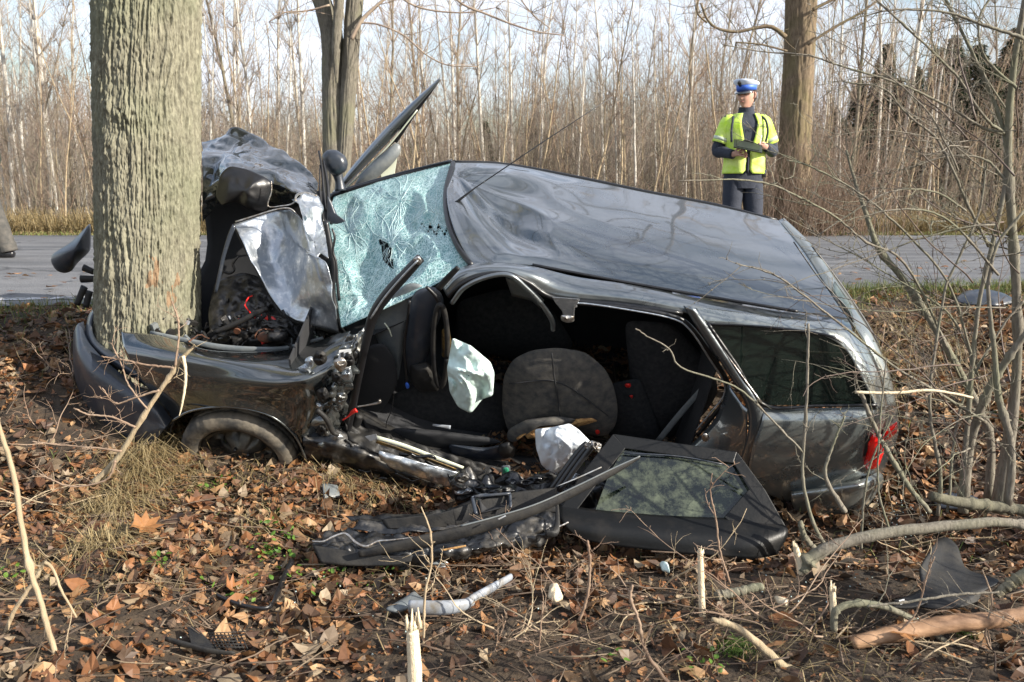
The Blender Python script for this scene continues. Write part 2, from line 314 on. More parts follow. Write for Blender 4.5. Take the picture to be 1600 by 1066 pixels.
for (x, y), z in zip(pts, PZ): leaf(mb, np.array([x, y, z + random.uniform(.0, .035)]), random.choice([.012, .017, .021, .026, .033, .046]) * random.uniform(.8, 1.2), .5, .95)
tag(mb.build('fallen_leaves', M['leaves'], sm=False), 'brown and copper fallen leaves covering the ditch and its bank', 'leaves', kind='stuff')
mb = MB()
for k in range(14000):
    y = 1.9 + 5.2 * random.random() ** 1.3; x = random.uniform(-.68 * y, .68 * y)
    if y > edge_near(x) - .1: continue
    a = random.uniform(0, 6.28); r = random.uniform(.004, .013); q = [[cos(a + b) * r * random.uniform(.5, 1.2), sin(a + b) * r * random.uniform(.5, 1.2), random.gauss(0, .3) * r] for b in (0, 1.5, 3.1, 4.6)]
    mb.add(np.array(q) + [x, y, 0], [(0, 1, 2, 3)])
V = np.concatenate(mb.v); V[:, 2] += gz(V[:, 0], V[:, 1]) + .008; mb.v = [V]
tag(mb.build('leaf_crumbs', M['leaves'], sm=False), 'small crumbs of decayed leaves on the dark soil', 'leaf litter', kind='stuff')
# leaves blown on the road
mb = MB()
for k in range(260):
    x = random.uniform(-7, 7); y = edge_near(x) + abs(random.gauss(0, 1.6)); 
    if abs(x) < .75 * y: leaf(mb, np.array([x, y, .03 + .03 * math.sin(min(1, (y - edge_near(x)) / 9) * pi)]), random.uniform(.025, .05), .15, .3)
tag(mb.build('road_leaves', M['leaves'], sm=False), 'few dry leaves scattered on the asphalt road', 'leaves', kind='stuff')
def blade(mb, p, h, lean, wd):
    a = random.uniform(0, 6.28); d = np.array([cos(a), sin(a), 0]); s_ = np.array([-sin(a), cos(a), 0]) * wd
    p = np.asarray(p, float); k = rng.normal(0, .06 * h, 3); m1 = p + d * lean * h * .35 + np.array([0, 0, h * .55]) + k; m2 = p + d * lean * h * 1.0 + np.array([0, 0, max(.06 * h, h * (.95 - .5 * lean))]) + k; m3 = m2 + d * lean * h * .45 + np.array([0, 0, -.1 * lean * h])
    mb.add([p - s_, p + s_, m1 + s_ * .8, m1 - s_ * .8, m2 + s_ * .5, m2 - s_ * .5, m3], [(0, 1, 2, 3), (3, 2, 4, 5), (5, 4, 6)])
# dry tufts near the wheel and along the bank
mb = MB()
def tuft(cx, cy, n, rad, h, lean=1.0, wd=.0018):
    for k in range(n):
        x = cx + random.gauss(0, rad); y = cy + random.gauss(0, rad); blade(mb, (x, y, float(gz(x, y))), h * random.uniform(.5, 1.2), random.uniform(.6, 2.0) * lean, wd)
def ground_at(u, v):                                # point of the ground seen at a pixel
    Y = np.arange(1.8, 8.0, .02); d = ray(u, v); P = CAM + d[None] * (Y / d[1])[:, None]; h = P[:, 2] - gz(P[:, 0], P[:, 1])
    i = int(np.argmax(h <= 0)) if (h <= 0).any() else len(Y) - 1
    if i == 0: return P[0]
    t = h[i - 1] / (h[i - 1] - h[i] + 1e-9); return P[i - 1] * (1 - t) + P[i] * t
for (u, v, n, r_, h) in [(180, 800, 420, .08, .14), (230, 740, 380, .1, .14), (250, 700, 260, .09, .14), (160, 860, 200, .06, .14), (400, 752, 130, .10, .07), (540, 750, 200, .1, .09), (600, 770, 150, .1, .09), (300, 750, 120, .08, .08), (420, 820, 120, .1, .08),
                         (1100, 990, 60, .2, .1), (1350, 560, 260, .2, .16), (1420, 520, 260, .25, .16), (1390, 600, 160, .2, .14), (1500, 560, 150, .25, .16), (60, 560, 100, .25, .12), (60, 880, 80, .15, .1), (200, 900, 90, .2, .1), (570, 930, 60, .2, .1), (1300, 1040, 90, .2, .1)]:
    P = ground_at(u, v); tuft(P[0], P[1], n, r_, h)
tag(mb.build('dry_grass', M['drygrass'], sm=False), 'dry straw coloured grass tufts among the fallen leaves', 'grass', kind='stuff')
mb = MB()
for k in range(19000):
    x = random.uniform(-6.5, 7.5); y = edge_near(x) - abs(random.gauss(.1, .28)) if random.random() < .9 else random.uniform(3.5, 6)
    if abs(x) > .75 * y: continue
    if x < 0 and random.random() < .6: continue
    if x > 2.5 and y < 6: continue
    blade(mb, (x, y, float(0) + gz(x, y)), random.uniform(.04, .15), random.uniform(.3, 1), .0022)
tag(mb.build('verge_grass', M['greengrass'], sm=False), 'short green grass along the near edge of the road', 'grass', kind='stuff')
mb = MB()
for (u, v, n, r_) in [(420, 870, 40, .06), (500, 895, 60, .12), (440, 840, 20, .04), (245, 885, 12, .03), (370, 930, 20, .06), (590, 900, 30, .1), (1110, 1050, 15, .05), (960, 1035, 10, .05), (20, 910, 10, .04), (340, 770, 30, .05)]:
    P = ground_at(u, v)
    for k in range(n):
        x = P[0] + random.gauss(0, r_); y = P[1] + random.gauss(0, r_); leaf(mb, np.array([x, y, float(gz(x, y)) + random.uniform(.02, .06)]), random.uniform(.008, .017), .5, .3, False)
tag(mb.build('green_herbs', M['herb'], sm=False), 'small bright green herb leaves growing among dead leaves', 'herbs', kind='stuff')
mb = MB()
for (u, v, n, r_) in [(1150, 1015, 500, .03), (1585, 660, 500, .05), (330, 780, 500, .045), (1120, 700, 10, .05), (440, 800, 200, .04), (1500, 985, 200, .03)]:
    P = ground_at(u, v)
    for k in range(n):
        x = P[0] + random.gauss(0, r_); y = P[1] + random.gauss(0, r_); blade(mb, (x, y, float(gz(x, y))), random.uniform(.012, .035), .6, .0015)
tag(mb.build('moss', M['moss'], sm=False), 'small dark green moss cushions on the ditch soil', 'moss', kind='stuff')
# litter of tiny sticks
mb = MB()
for k in range(1500):
    y = random.uniform(2.0, 6.2); x = random.uniform(-.66 * y, .68 * y)
    if y > edge_near(x) - .2: continue
    a = random.uniform(0, pi) if random.random() < .6 else random.gauss(.3, .4); l = random.uniform(.05, .4); n = 4
    tt = np.linspace(-.5, .5, n); px = x + tt * l * cos(a) + rng.normal(0, .008, n); py = y + tt * l * sin(a) + rng.normal(0, .008, n)
    pz = gz(px, py) + .02 + random.uniform(0, .03) + tt * random.gauss(0, .12) * l
    mb.tube(np.stack([px, py, pz], -1), np.linspace(1, .5, n) * random.choice([.0014, .0018, .0025, .004]), 4)
tag(mb.build('stick_litter', M['twig']), 'fine dry twigs strewn over the leaf litter', 'twigs', kind='stuff')
# glass crumbs
M['crumb'] = mat('glass_crumbs', (.6, .75, .72), .1, spec=1)
mb = MB()
for (u, v, n, r_) in [(1380, 790, 90, .10), (1250, 900, 20, .2), (560, 950, 40, .25), (1400, 830, 50, .12)]:
    P = ground_at(u, v)
    for k in range(n):
        x = P[0] + random.gauss(0, r_); y = P[1] + random.gauss(0, r_); mb.box((x, y, float(gz(x, y)) + .02), (.0045, .0045, .003), ax=rotm(*rng.uniform(0, 3, 3)))
tag(mb.build('glass_crumbs', M['crumb']), 'scattered crumbs of broken safety glass on the ditch floor', 'broken glass', kind='stuff')
# far verge
mb = MB()
for k in range(30000):
    y = 15.4 + abs(random.gauss(0, 1.5)); x = random.uniform(-.68 * y, .68 * y); blade(mb, (x, y, float(-.02) if y < 16 else -.08), random.uniform(.04, .12) if y < 15.9 else random.uniform(.2, .75), random.uniform(.2, .9), .006)
tag(mb.build('far_verge_grass', M['drygrass'], sm=False), 'straw coloured dead grass along the far side of the road', 'grass', kind='stuff')
mb = MB()
for k in range(7000):
    y = 15.25 + abs(random.gauss(0, .45)); x = random.uniform(-.68 * y, .68 * y); blade(mb, (x, y, -.02), random.uniform(.03, .13), random.uniform(.2, .9), .007)
tag(mb.build('far_verge_green_grass', M['greengrass'], sm=False), 'yellow green grass at the foot of the far verge', 'grass', kind='stuff')
mb = MB()
for k in range(5000):
    y = random.uniform(15.3, 24); x = random.uniform(-.68 * y, .68 * y); leaf(mb, np.array([x, y, float(gz(x, y)) + .03]), random.uniform(.04, .08), .5, .5, False)
tag(mb.build('wood_floor_leaves', M['farleaves'], sm=False), 'brown dead leaves on the floor of the wood across the road', 'leaves', kind='stuff')
#@@TREES
# ------------------------------------------------------------------ bark materials
def bark_mat(name, c1, c2, c3, sc=6, st=(1, 1, .22), bump=.6):
    m = bpy.data.materials.new(name); m.use_nodes = True; t = m.node_tree; b = t.nodes['Principled BSDF']; b.inputs['Roughness'].default_value = .9; b.inputs['Specular IOR Level'].default_value = .2
    c = t.nodes.new('ShaderNodeTexCoord'); mpn = t.nodes.new('ShaderNodeMapping'); mpn.inputs['Scale'].default_value = st; t.links.new(c.outputs['Object'], mpn.inputs[0])
    n = t.nodes.new('ShaderNodeTexNoise'); n.inputs['Scale'].default_value = sc * 8; n.inputs['Detail'].default_value = 8; n.inputs['Roughness'].default_value = .7; t.links.new(mpn.outputs[0], n.inputs['Vector'])
    n2 = t.nodes.new('ShaderNodeTexNoise'); n2.inputs['Scale'].default_value = 2.5; n2.inputs['Detail'].default_value = 4; t.links.new(c.outputs['Object'], n2.inputs['Vector'])
    r = t.nodes.new('ShaderNodeValToRGB'); e = r.color_ramp.elements; e[0].position = .3; e[1].position = .7; e[0].color = (*c1, 1); e[1].color = (*c2, 1)
    r2 = t.nodes.new('ShaderNodeValToRGB'); e = r2.color_ramp.elements; e[0].position = .45; e[1].position = .62; e[0].color = (0, 0, 0, 1); e[1].color = (.5, .5, .5, 1)
    mx = t.nodes.new('ShaderNodeMixRGB'); mx.inputs[2].default_value = (*c3, 1)
    t.links.new(n.outputs[0], r.inputs[0]); t.links.new(n2.outputs[0], r2.inputs[0]); t.links.new(r2.outputs[0], mx.inputs[0]); t.links.new(r.outputs[0], mx.inputs[1]); t.links.new(mx.outputs[0], b.inputs['Base Color'])
    bp = t.nodes.new('ShaderNodeBump'); bp.inputs['Strength'].default_value = bump; bp.inputs['Distance'].default_value = .012; t.links.new(n.outputs[0], bp.inputs['Height']); t.links.new(bp.outputs[0], b.inputs['Normal'])
    return m
M['bark'] = bark_mat('rough_bark', (.085, .078, .058), (.29, .275, .20), (.15, .16, .10))
M['bark2'] = bark_mat('mossy_bark', (.07, .062, .05), (.21, .19, .15), (.15, .15, .09))
M['bark3'] = bark_mat('brown_bark', (.07, .05, .034), (.25, .19, .125), (.15, .13, .06))  # brown bark tone of the old tree
M['stem'] = bark_mat('shrub_bark', (.11, .095, .075), (.26, .235, .19), (.16, .17, .10), sc=10)
M['birch'] = bark_mat('birch_bark', (.40, .37, .31), (.75, .72, .66), (.10, .085, .07), sc=3, st=(1, 1, 3))
M['greybark'] = bark_mat('grey_bark', (.13, .11, .08), (.30, .26, .20), (.20, .19, .11))
M['tan'] = bark_mat('tan_bark', (.26, .19, .12), (.48, .39, .26), (.26, .22, .14))
M['branch'] = mat('fine_branches', (.22, .16, .12), .85, var=(.34, .27, .20), vscale=3)
M['redtwig'] = mat('red_brown_twigs', (.19, .12, .08), .7, var=(.29, .21, .145), vscale=5)
M['palewood'] = mat('pale_split_wood', (.62, .50, .33), .8, var=(.75, .64, .45), vscale=8, stretch=(6, 6, 1), bump=.6, bscale=60)

def wander(p0, d0, length, n, jit, lift=0.0):
    P = [np.array(p0, float)]; d = np.array(d0, float); d /= np.linalg.norm(d)
    for k in range(n):
        d = d + rng.normal(0, jit, 3) + np.array([0, 0, lift]); d /= np.linalg.norm(d); P.append(P[-1] + d * length / n)
    return np.array(P)
# ---- the big roadside tree that the car hit
TB = D(232, 480, 4.82); TX, TY = TB[0], TB[1]
nA, nZ = 640, 720
ang = np.linspace(0, 2 * pi, nA, endpoint=False); zz = np.linspace(-.9, 2.15, nZ)
A, Z = np.meshgrid(ang, zz)
rad = .268 + .008 * np.sin(A * 3 + 1 + Z * .4) + .10 * np.exp(-(Z + .35) / .28) * (1 + .3 * np.sin(A * 5 + 1.3)) * (Z > -2) * .45 + .02 * smooth(.3, 1.6, Z) * 0
warp = .35 * fbm(np.stack([np.cos(A) * 1.4, np.sin(A) * 1.4, Z * 1.6], -1), 3, 31)
def ridges(fr, zs, sd, wv):
    aa = A + warp * wv; q = np.stack([np.cos(aa) * fr, np.sin(aa) * fr, Z * zs], -1); return 1 - np.abs(fbm(q, 2, sd)) * 3.2
r1_ = ridges(13, 2.1, 41, .5); r2_ = ridges(30, 8, 47, .45); r3_ = fbm(np.stack([np.cos(A) * 45, np.sin(A) * 45, Z * 42], -1), 3, 53)
brk = 1 - np.abs(fbm(np.stack([np.cos(A) * 9, np.sin(A) * 9, Z * 13], -1), 2, 57)) * 3
bk = np.clip(r1_, -.5, 1) * .6 + np.clip(r2_, -.5, 1) * .35 - .22 * np.clip(brk - .4, 0, 1)
scar = np.exp(-(((Z - (.35)) / .06) ** 2)) * (.5 + .5 * fbm(np.stack([A * 6, Z * 2, 0 * A], -1), 3, 61))
knot = 0
for (ka, kz, kr) in ((4.40, 1.02, .05), (4.62, 1.22, .035), (4.35, 1.25, .03), (4.85, 1.20, .04)):
    dd = np.hypot((A - ka) * .32, Z - kz); knot = knot + .022 * np.exp(-(dd / kr) ** 2) - .025 * np.exp(-(dd / (kr * .4)) ** 2)
r4_ = fbm(np.stack([np.cos(A) * 20, np.sin(A) * 20, Z * 26], -1), 3, 59)
RR = rad + .015 * bk + .007 * r3_ + .008 * r4_ + .02 * scar * (np.abs(A - 4.9) < 1) + knot
lean = 0
GX = TX + RR * np.cos(A) + .075 * (Z - .2); GY = TY + RR * np.sin(A)
big = thing('roadside_tree', (TX, TY, -.2), 'thick grey green trunk with furrowed bark that the car is wrapped against', 'tree')
tko = MB().grid(np.stack([GX, GY, Z], -1), closed=True).build('trunk', M['bark'], big)
M['bark_scar'] = bark_mat('scraped_bark', (.13, .085, .05), (.31, .21, .13), (.20, .16, .10)); tko.data.materials.append(M['bark_scar'])
sn = fbm(np.stack([A * 5, Z * 5, 0 * A], -1), 4, 91)[:-1]; sm_k = (np.abs(A[:-1] - 5.35) < .42) & (Z[:-1] > -.1) & (Z[:-1] < .62) & (sn > .27 + 1.2 * np.maximum(0, np.abs(A[:-1] - 5.4) - .25))
tko.data.polygons.foreach_set('material_index', sm_k.astype(int).ravel())
cr_ = MB()
def crown(mb, base, h, r0, nlimb, spread, seed, zlow=.35, sub=7, levels=True, up=.6):
    # limbs with branches and twigs; returns nothing, everything is added to mb
    for k in range(nlimb):
        z0 = h * (zlow + (1 - zlow) * (k + .5) / nlimb); a = k * 2.4 + seed; el = up + .3 * random.random()
        L = spread * (1 - .55 * (k / nlimb)) * random.uniform(.8, 1.15)
        P = wander(base + np.array([0, 0, z0]), (cos(a), sin(a), el), L, 9, .13, .03)
        rr = r0 * .42 * (1 - .6 * k / nlimb); mb.tube(P, np.linspace(rr, rr * .15, len(P)), 6)
        for j in range(sub):
            i = random.randint(2, len(P) - 1); b0 = P[i]; dd = P[min(i, len(P) - 2) + 1] - P[min(i, len(P) - 2)]; dd = dd / np.linalg.norm(dd) + rng.normal(0, .6, 3)
            Q = wander(b0, dd, L * random.uniform(.2, .5), 6, .2, .02); mb.tube(Q, np.linspace(rr * .28, rr * .05, len(Q)), 4, cap=False)
            if levels:
                for q in range(5):
                    i2 = random.randint(1, len(Q) - 1); d3 = (Q[i2] - Q[i2 - 1]); d3 = d3 / np.linalg.norm(d3) + rng.normal(0, .7, 3)
                    W_ = wander(Q[i2], d3, L * random.uniform(.08, .2), 4, .25); mb.tube(W_, np.linspace(rr * .09, rr * .03, len(W_)), 3, cap=False)
Pt = np.array([[TX + .14, TY, 2.1], [TX + .24, TY, 3.5], [TX + .3, TY + .05, 6], [TX + .1, TY, 9], [TX, TY, 13], [TX, TY, 17]])
MB().tube(cat1(Pt, 16), np.linspace(.275, .04, 16), 14).build('upper_trunk', M['bark'], big)
crown(cr_, np.array([TX, TY, 0]), 16, .3, 16, 7.5, 2.1, .30, 9); cr_.build('branches', M['greybark'], big)
# the rusty scrape on the bark
# ---- forked tree across the road
fk = D(522, 250, 15.9); FX, FY = fk[0], fk[1]
fork = thing('forked_tree', (FX, FY, -.1), 'forked roadside tree with two stems behind the bonnet, across the road', 'tree')
def px_tube(mb, pts, Y, n=12, k=24, m=0):           # pts = (u, v, width in px[, Y])
    P = np.array([D(p[0], p[1], p[3] if len(p) > 3 else Y) for p in pts]); rr = np.array([p[2] / F * (p[3] if len(p) > 3 else Y) / 2 for p in pts])
    mb.tube(cat1(P, k), np.maximum(cat1(rr[:, None], k)[:, 0], .0005), n, m); return P
def bark_tube(mb, pts, Y, n=90, k=160, amp=.02, fr=10, seed=3):
    P = cat1(np.array([D(p[0], p[1], Y) for p in pts]), k); rr = cat1(np.array([p[2] / F * Y / 2 for p in pts])[:, None], k)[:, 0]
    a = np.linspace(0, 2 * pi, n, endpoint=False); A_, I = np.meshgrid(a, np.arange(k)); zz_ = P[:, 2][I]
    d = 1 - np.abs(fbm(np.stack([np.cos(A_) * fr * .5, np.sin(A_) * fr * .5, zz_ * 1.6], -1), 3, seed)) * 3
    R_ = rr[:, None] * (1 + .05 * fbm(np.stack([np.cos(A_) * 2, np.sin(A_) * 2, zz_ * 2], -1), 3, seed + 5)) + amp * d
    mb.grid(np.stack([P[:, 0][:, None] + R_ * np.cos(A_), P[:, 1][:, None] + R_ * np.sin(A_), zz_], -1), closed=True)
mb = MB(); bark_tube(mb, [(521, 420, 56), (521, 340, 42), (522, 260, 34), (521, 180, 31), (520, 120, 31), (519, 60, 31), (509, 20, 28), (497, -20, 26), (480, -120, 22)], 15.9, amp=.012); mb.build('trunk', M['bark2'], fork)
mb = MB(); bark_tube(mb, [(533, 340, 18), (537, 260, 20), (541, 200, 21), (546, 120, 23), (551, 40, 24), (558, -30, 24), (572, -140, 20)], 15.8, amp=.010, seed=9); mb.build('stem', M['bark2'], fork)
mb = MB(); bark_tube(mb, [(526, 130, 2), (525, 100, 8), (525, 70, 12), (528, 30, 13), (532, -30, 13)], 15.6, amp=.01, n=40, k=30); mb.build('stem', M['bark2'], fork)
for pts in ([(549, 62, 7), (565, 32, 6), (590, 8, 5), (610, -10, 4)], [(560, 36, 2.6), (590, 38, 2.6), (630, 55, 2.4), (665, 85, 2.2), (700, 102, 1.8), (745, 104, 1.2)],
            [(515, 8, 3), (480, 17, 2.5), (445, 20, 2), (420, 35, 1.3)], [(690, -30, 4), (720, 5, 3.4), (760, 22, 3), (800, 38, 2.8), (840, 50, 2.2), (880, 55, 1.6)], [(800, -20, 2.4), (830, 20, 2), (860, 45, 1.2)],
            [(600, -25, 3.2), (650, 10, 2.8), (720, 20, 2.2), (775, 12, 1.4)]):
    mb = MB(); P = px_tube(mb, pts, 15.5, 6, 20)
    for k in range(9):
        i = random.randint(1, len(P) - 1); Q = wander(P[i] if i else P[0], (random.uniform(-.3, 1), random.uniform(-.4, .4), random.uniform(-.7, .5)), random.uniform(.3, 1.1), 5, .25); mb.tube(Q, np.linspace(.008, .003, len(Q)), 3)
    mb.build('branch', M['branch'], fork)
mb = MB(); crown(mb, np.array([FX, FY, 0]), 15, .3, 13, 6.5, .4, .42, 8); mb.tube(cat1([[FX + .3, FY, 5], [FX + .5, FY, 9], [FX + .2, FY, 15]], 8), np.linspace(.16, .03, 8), 8); mb.build('crown', M['branch'], fork)
# ---- tree behind the officer
rk = D(1243, 330, 15.7); QX, QY = rk[0], rk[1]
rt = thing('old_tree', (QX, QY, -.1), 'tall straight roadside tree with yellow lichen standing behind the officer', 'tree')
mb = MB(); bark_tube(mb, [(1234, 365, 66), (1237, 310, 54), (1241, 240, 47), (1245, 160, 43), (1249, 80, 42), (1252, 0, 42), (1254, -120, 42), (1256, -300, 36)], 15.7, amp=.022, fr=14, seed=13); mb.build('trunk', M['bark3'], rt)
for pts in ([(1228, 58, 7), (1205, 42, 6), (1180, 44, 5), (1150, 50, 4.4), (1120, 44, 4), (1105, 30, 3.4), (1095, 5, 3)], [(1270, 15, 5), (1310, -5, 4)], [(1230, 80, 3), (1190, 70, 2.5), (1150, 66, 2)], [(1262, 70, 4), (1300, 45, 4), (1345, 20, 3.5), (1372, 0, 3)], [(1105, 36, 3), (1090, 20, 2.5), (1093, -10, 2)]):
    mb = MB(); P = px_tube(mb, pts, 15.3, 6, 20)
    for k in range(10):
        i = random.randint(1, len(P) - 1); Q = wander(P[i], (random.uniform(-.8, .8), random.uniform(-.4, .4), random.uniform(-.5, .8)), random.uniform(.3, .9), 5, .25); mb.tube(Q, np.linspace(.008, .003, len(Q)), 3)
    mb.build('branch', M['bark3'], rt)
mb = MB(); crown(mb, np.array([QX, QY, 0]), 16, .3, 13, 6.5, 1.4, .42, 8); mb.build('crown', M['branch'], rt)

fb = thing('foot_brush', (QX, QY - .4, -.1), 'dense reddish brown brush around the foot of the old tree behind the officer', 'brush')
mb = MB(); random.seed(61)
for k in range(420):
    p = np.array([QX + random.gauss(.1, .75), QY - .35 + random.gauss(0, .3), -.1]); hh = random.uniform(.5, 2.4); P = wander(p, (random.gauss(0, .22), random.gauss(0, .15), 1), hh, 5, .1); mb.tube(P, np.linspace(.006, .0025, 6), 3, cap=False)
    for q in range(3): W_ = wander(P[random.randint(1, 4)], (random.gauss(0, .6), random.gauss(0, .3), 1), random.uniform(.2, .6), 3, .15); mb.tube(W_, [.003, .003, .002, .002], 3, cap=False)
mb.build('stems', M['redtwig'], fb)
# ---- the wood: variants are made once, then copied
def small_tree(h, r, nb, blen, seed, pale, tw=5, zlow=.3, wob=.02, up=1.2, tr=.55):
    random.seed(seed); tk = MB(); P = wander((0, 0, -.2), (random.uniform(-.06, .06), 0, 1), h, 14, wob, .05)
    rr = r * (1 - np.linspace(0, 1, len(P)) ** 1.1) + .006; tk.tube(P, rr, 7); bmh = MB()
    for k in range(nb):
        f = zlow + (1 - zlow) * random.random() ** .8; i = min(len(P) - 1, int(f * 14)); a = random.uniform(0, 6.28); L = blen * (1.25 - f) * random.uniform(.5, 1.2)
        Q = wander(P[i], (cos(a), sin(a), up + random.random() * .5), L, 5, .12, .05); b0 = max(.005, rr[i] * .35); bmh.tube(Q, np.linspace(b0, .003, len(Q)), 3, cap=False)
        for j in range(tw):
            i2 = random.randint(1, len(Q) - 1); W_ = wander(Q[i2], Q[i2] - Q[i2 - 1] + rng.normal(0, .22, 3) * tr, L * random.uniform(.25, .6), 3, .15); bmh.tube(W_, np.linspace(.0045, .002, len(W_)), 3, cap=False)
    return tk, bmh
def spruce(h, seed):
    random.seed(seed); tk = MB().tube([[0, 0, -.2], [0, 0, h]], [h * .02, .02], 6); c = MB(); n = int(h * 7)
    for k in range(int(n * 1.6)):
        f = random.random(); z = h * (.04 + .95 * f); L = (1 - f) * h * .27 + .15
        for j in range(6):
            a = random.uniform(0, 6.28); d = np.array([cos(a), sin(a), random.uniform(-.35, .1)]); s_ = np.array([-sin(a), cos(a), 0]); l = L * random.uniform(.6, 1.1); b0 = np.array([0, 0, z])
            c.tube([b0, b0 + d * l], [.012, .004], 3, cap=False)
            for q in range(7):
                t0 = .2 + .8 * q / 7; e = b0 + d * l * t0
                for sg in (-1, 1):
                    tip = e + (d * .5 + s_ * sg) * l * .28 * (1.15 - t0) + np.array([0, 0, random.uniform(-.12, .02)]) * l * .6
                    c.add([e + np.array([0, 0, .03]), e - np.array([0, 0, .05]) * l, tip], [(0, 1, 2)]); c.add([e + d * .09 * l, e - d * .09 * l, tip + rng.normal(0, .02, 3)], [(0, 1, 2)])
    for k in range(9000):
        f = random.random() ** 1.3; z = h * (.03 + .95 * f); R_ = ((1 - f) * h * .25 + .1) * (1 + .25 * math.sin(z * 7 + 2 * math.sin(z * 3))); a = random.uniform(0, 6.28); r = R_ * random.uniform(.25, 1) ** .5; p = np.array([r * cos(a), r * sin(a), z - .25 * r]); o_ = np.array([cos(a), sin(a), -.3]) * random.uniform(.1, .28); t_ = np.array([-sin(a), cos(a), random.gauss(0, .4)]) * random.uniform(.025, .05)
        c.add([p - t_, p + t_, p + o_], [(0, 1, 2)])
    return tk, c
M['needles'] = island_mat('spruce_needles', [(.025, .05, .02), (.05, .08, .03), (.02, .04, .018)], .8, .15)
M['reed'] = mat('thicket_stems', (.14, .115, .08), .85, var=(.38, .33, .235), vscale=.6, ramp=(.35, .62))
M['brush'] = mat('thicket_twigs', (.135, .10, .08), .85, var=(.27, .215, .17), vscale=.5)
M['birchtwig'] = mat('birch_twigs', (.25, .205, .16), .8, var=(.38, .32, .26), vscale=2)
KINDS = {
 'birch_tree': ([small_tree(13, .062, 60, 2.2, s, 1, wob=.03) for s in (1, 2, 3)], 'birch', 'birchtwig', 'slender white barked birch standing bare in the wood across the road', 'birch'),
 'young_birch': ([small_tree(7.5, .034, 40, 1.4, s, 1, zlow=.25, wob=.04) for s in (4, 5)], 'birch', 'birchtwig', 'thin young birch with pale stem among the undergrowth across the road', 'birch'),
 'bare_tree': ([small_tree(11, .055, 80, 2.8, s, 0, zlow=.2, wob=.05, tw=7) for s in (6, 7, 8)], 'greybark', 'branch', 'bare grey brown tree in the wood across the road', 'tree'),
 'sapling': ([small_tree(5.5, .022, 22, 1.3, s, 0, zlow=.12, wob=.05, tw=4) for s in (9, 10, 11, 12)], 'tan', 'redtwig', 'tan stemmed leafless sapling in the thicket across the road', 'sapling'),
 'spruce_tree': ([spruce(6.5, s) for s in (13, 14)], 'greybark', 'needles', 'dark green spruce half hidden behind bare stems', 'spruce')}
random.seed(99)
PLACED = {
 'birch_tree': ['leftmost white birch, close to the left edge of the picture', 'leaning white birch a third of the way from the left edge to the big trunk', 'white birch just left of the big trunk', 'white birch between the two birches at the left', 'far white birch at the very left edge', 'pale birch right of the big trunk above the bonnet', 'pale birch between the big trunk and the forked tree', 'pale birch just right of the forked tree', 'white birch right of the old tree, beyond the shrub', 'slim white birch midway between old tree and right edge', 'pale birch standing next right of the old tree', 'pale birch just left of the forked tree', 'pale birch behind the windscreen and the raised far door'],
 'young_birch': ['thin young birch beside the right side of the big trunk', 'thin young birch above the crumpled bonnet', 'thin young birch close left of the forked tree', 'thin young birch behind the tip of the raised door', 'young birch near the tip of the car aerial', 'tan young birch just right of the aerial tip', 'thin young birch left of the officer', 'thin young birch at the right among the spruces'],
 'bare_tree': ['grey bare tree behind the tip of the raised far door', 'large bare tree left of the officer', 'bare tree directly behind the officer cap', 'dark grey bare tree right of the old tree', 'grey bare tree left of the car aerial', 'small dark bare tree near the left edge']}
def forest(kind, places):
    vs, m1, m2, lab, catg = KINDS[kind]; grp = {'birch_tree': 'birches in the wood', 'young_birch': 'young birches in the wood', 'bare_tree': 'bare grey trees in the wood', 'sapling': 'saplings in the thicket', 'spruce_tree': 'spruces in the wood'}[kind]
    protos = []
    for i, (x, y, s) in enumerate(places):
        vi = i % len(vs)
        o = bpy.data.objects.new(kind, None); COL.objects.link(o); o.location = (x, y, float(gz(x, y))); o.rotation_euler = (0, 0, random.uniform(0, 6.28)); o.scale = (s, s, s * random.uniform(.9, 1.15)); tag(o, PLACED[kind][i] if i < len(PLACED.get(kind, [])) else lab, catg, grp)
        if len(protos) <= vi:
            l0 = o.location.copy(); o.location = (0, 0, 0)
            a = vs[vi][0].build('trunk', M[m1], o); b_ = vs[vi][1].build('crown', M[m2], o); protos.append((a, b_)); o.location = l0
        else:
            for p_ in protos[vi]:
                c_ = p_.copy(); COL.objects.link(c_); c_.parent = o
def place(n, y0, y1, s0, s1, umin=-50, umax=1650):
    res = []
    for k in range(n):
        y = y0 + (y1 - y0) * random.random() ** 1.1; u = umin + (umax - umin) * (k + random.random()) / n; res.append(((u - 800) / F * y, y, random.uniform(s0, s1)))
    return res
# nearer ones placed where the photograph shows them (pixel column, distance)
def at(lst): return [((u - 800) / F * y, y, s) for (u, y, s) in lst]
forest('birch_tree', at([(28, 21, .9), (92, 22, 1), (112, 24, .9), (55, 26, .8), (8, 23, 1), (372, 24, .8), (398, 22, .8), (570, 26, 1), (1390, 21, 1), (1355, 24, .9), (1300, 27, .9), (478, 25, .8), (700, 27, .8)]) + place(48, 24, 50, .75, 1.1))
forest('young_birch', at([(335, 20, .9), (420, 21, .8), (455, 20, .9), (640, 22, .8), (965, 18, .7), (990, 17.6, .75), (1070, 20, .8), (1440, 19, .9)]) + place(44, 19, 36, .6, 1.1))
forest('bare_tree', at([(618, 24, .9), (1085, 22, 1), (1120, 26, .9), (1325, 20, .9), (650, 26, .9), (60, 20, .6)]) + place(20, 24, 44, .7, 1.05))
forest('sapling', place(150, 16.6, 24, .55, 1.0))
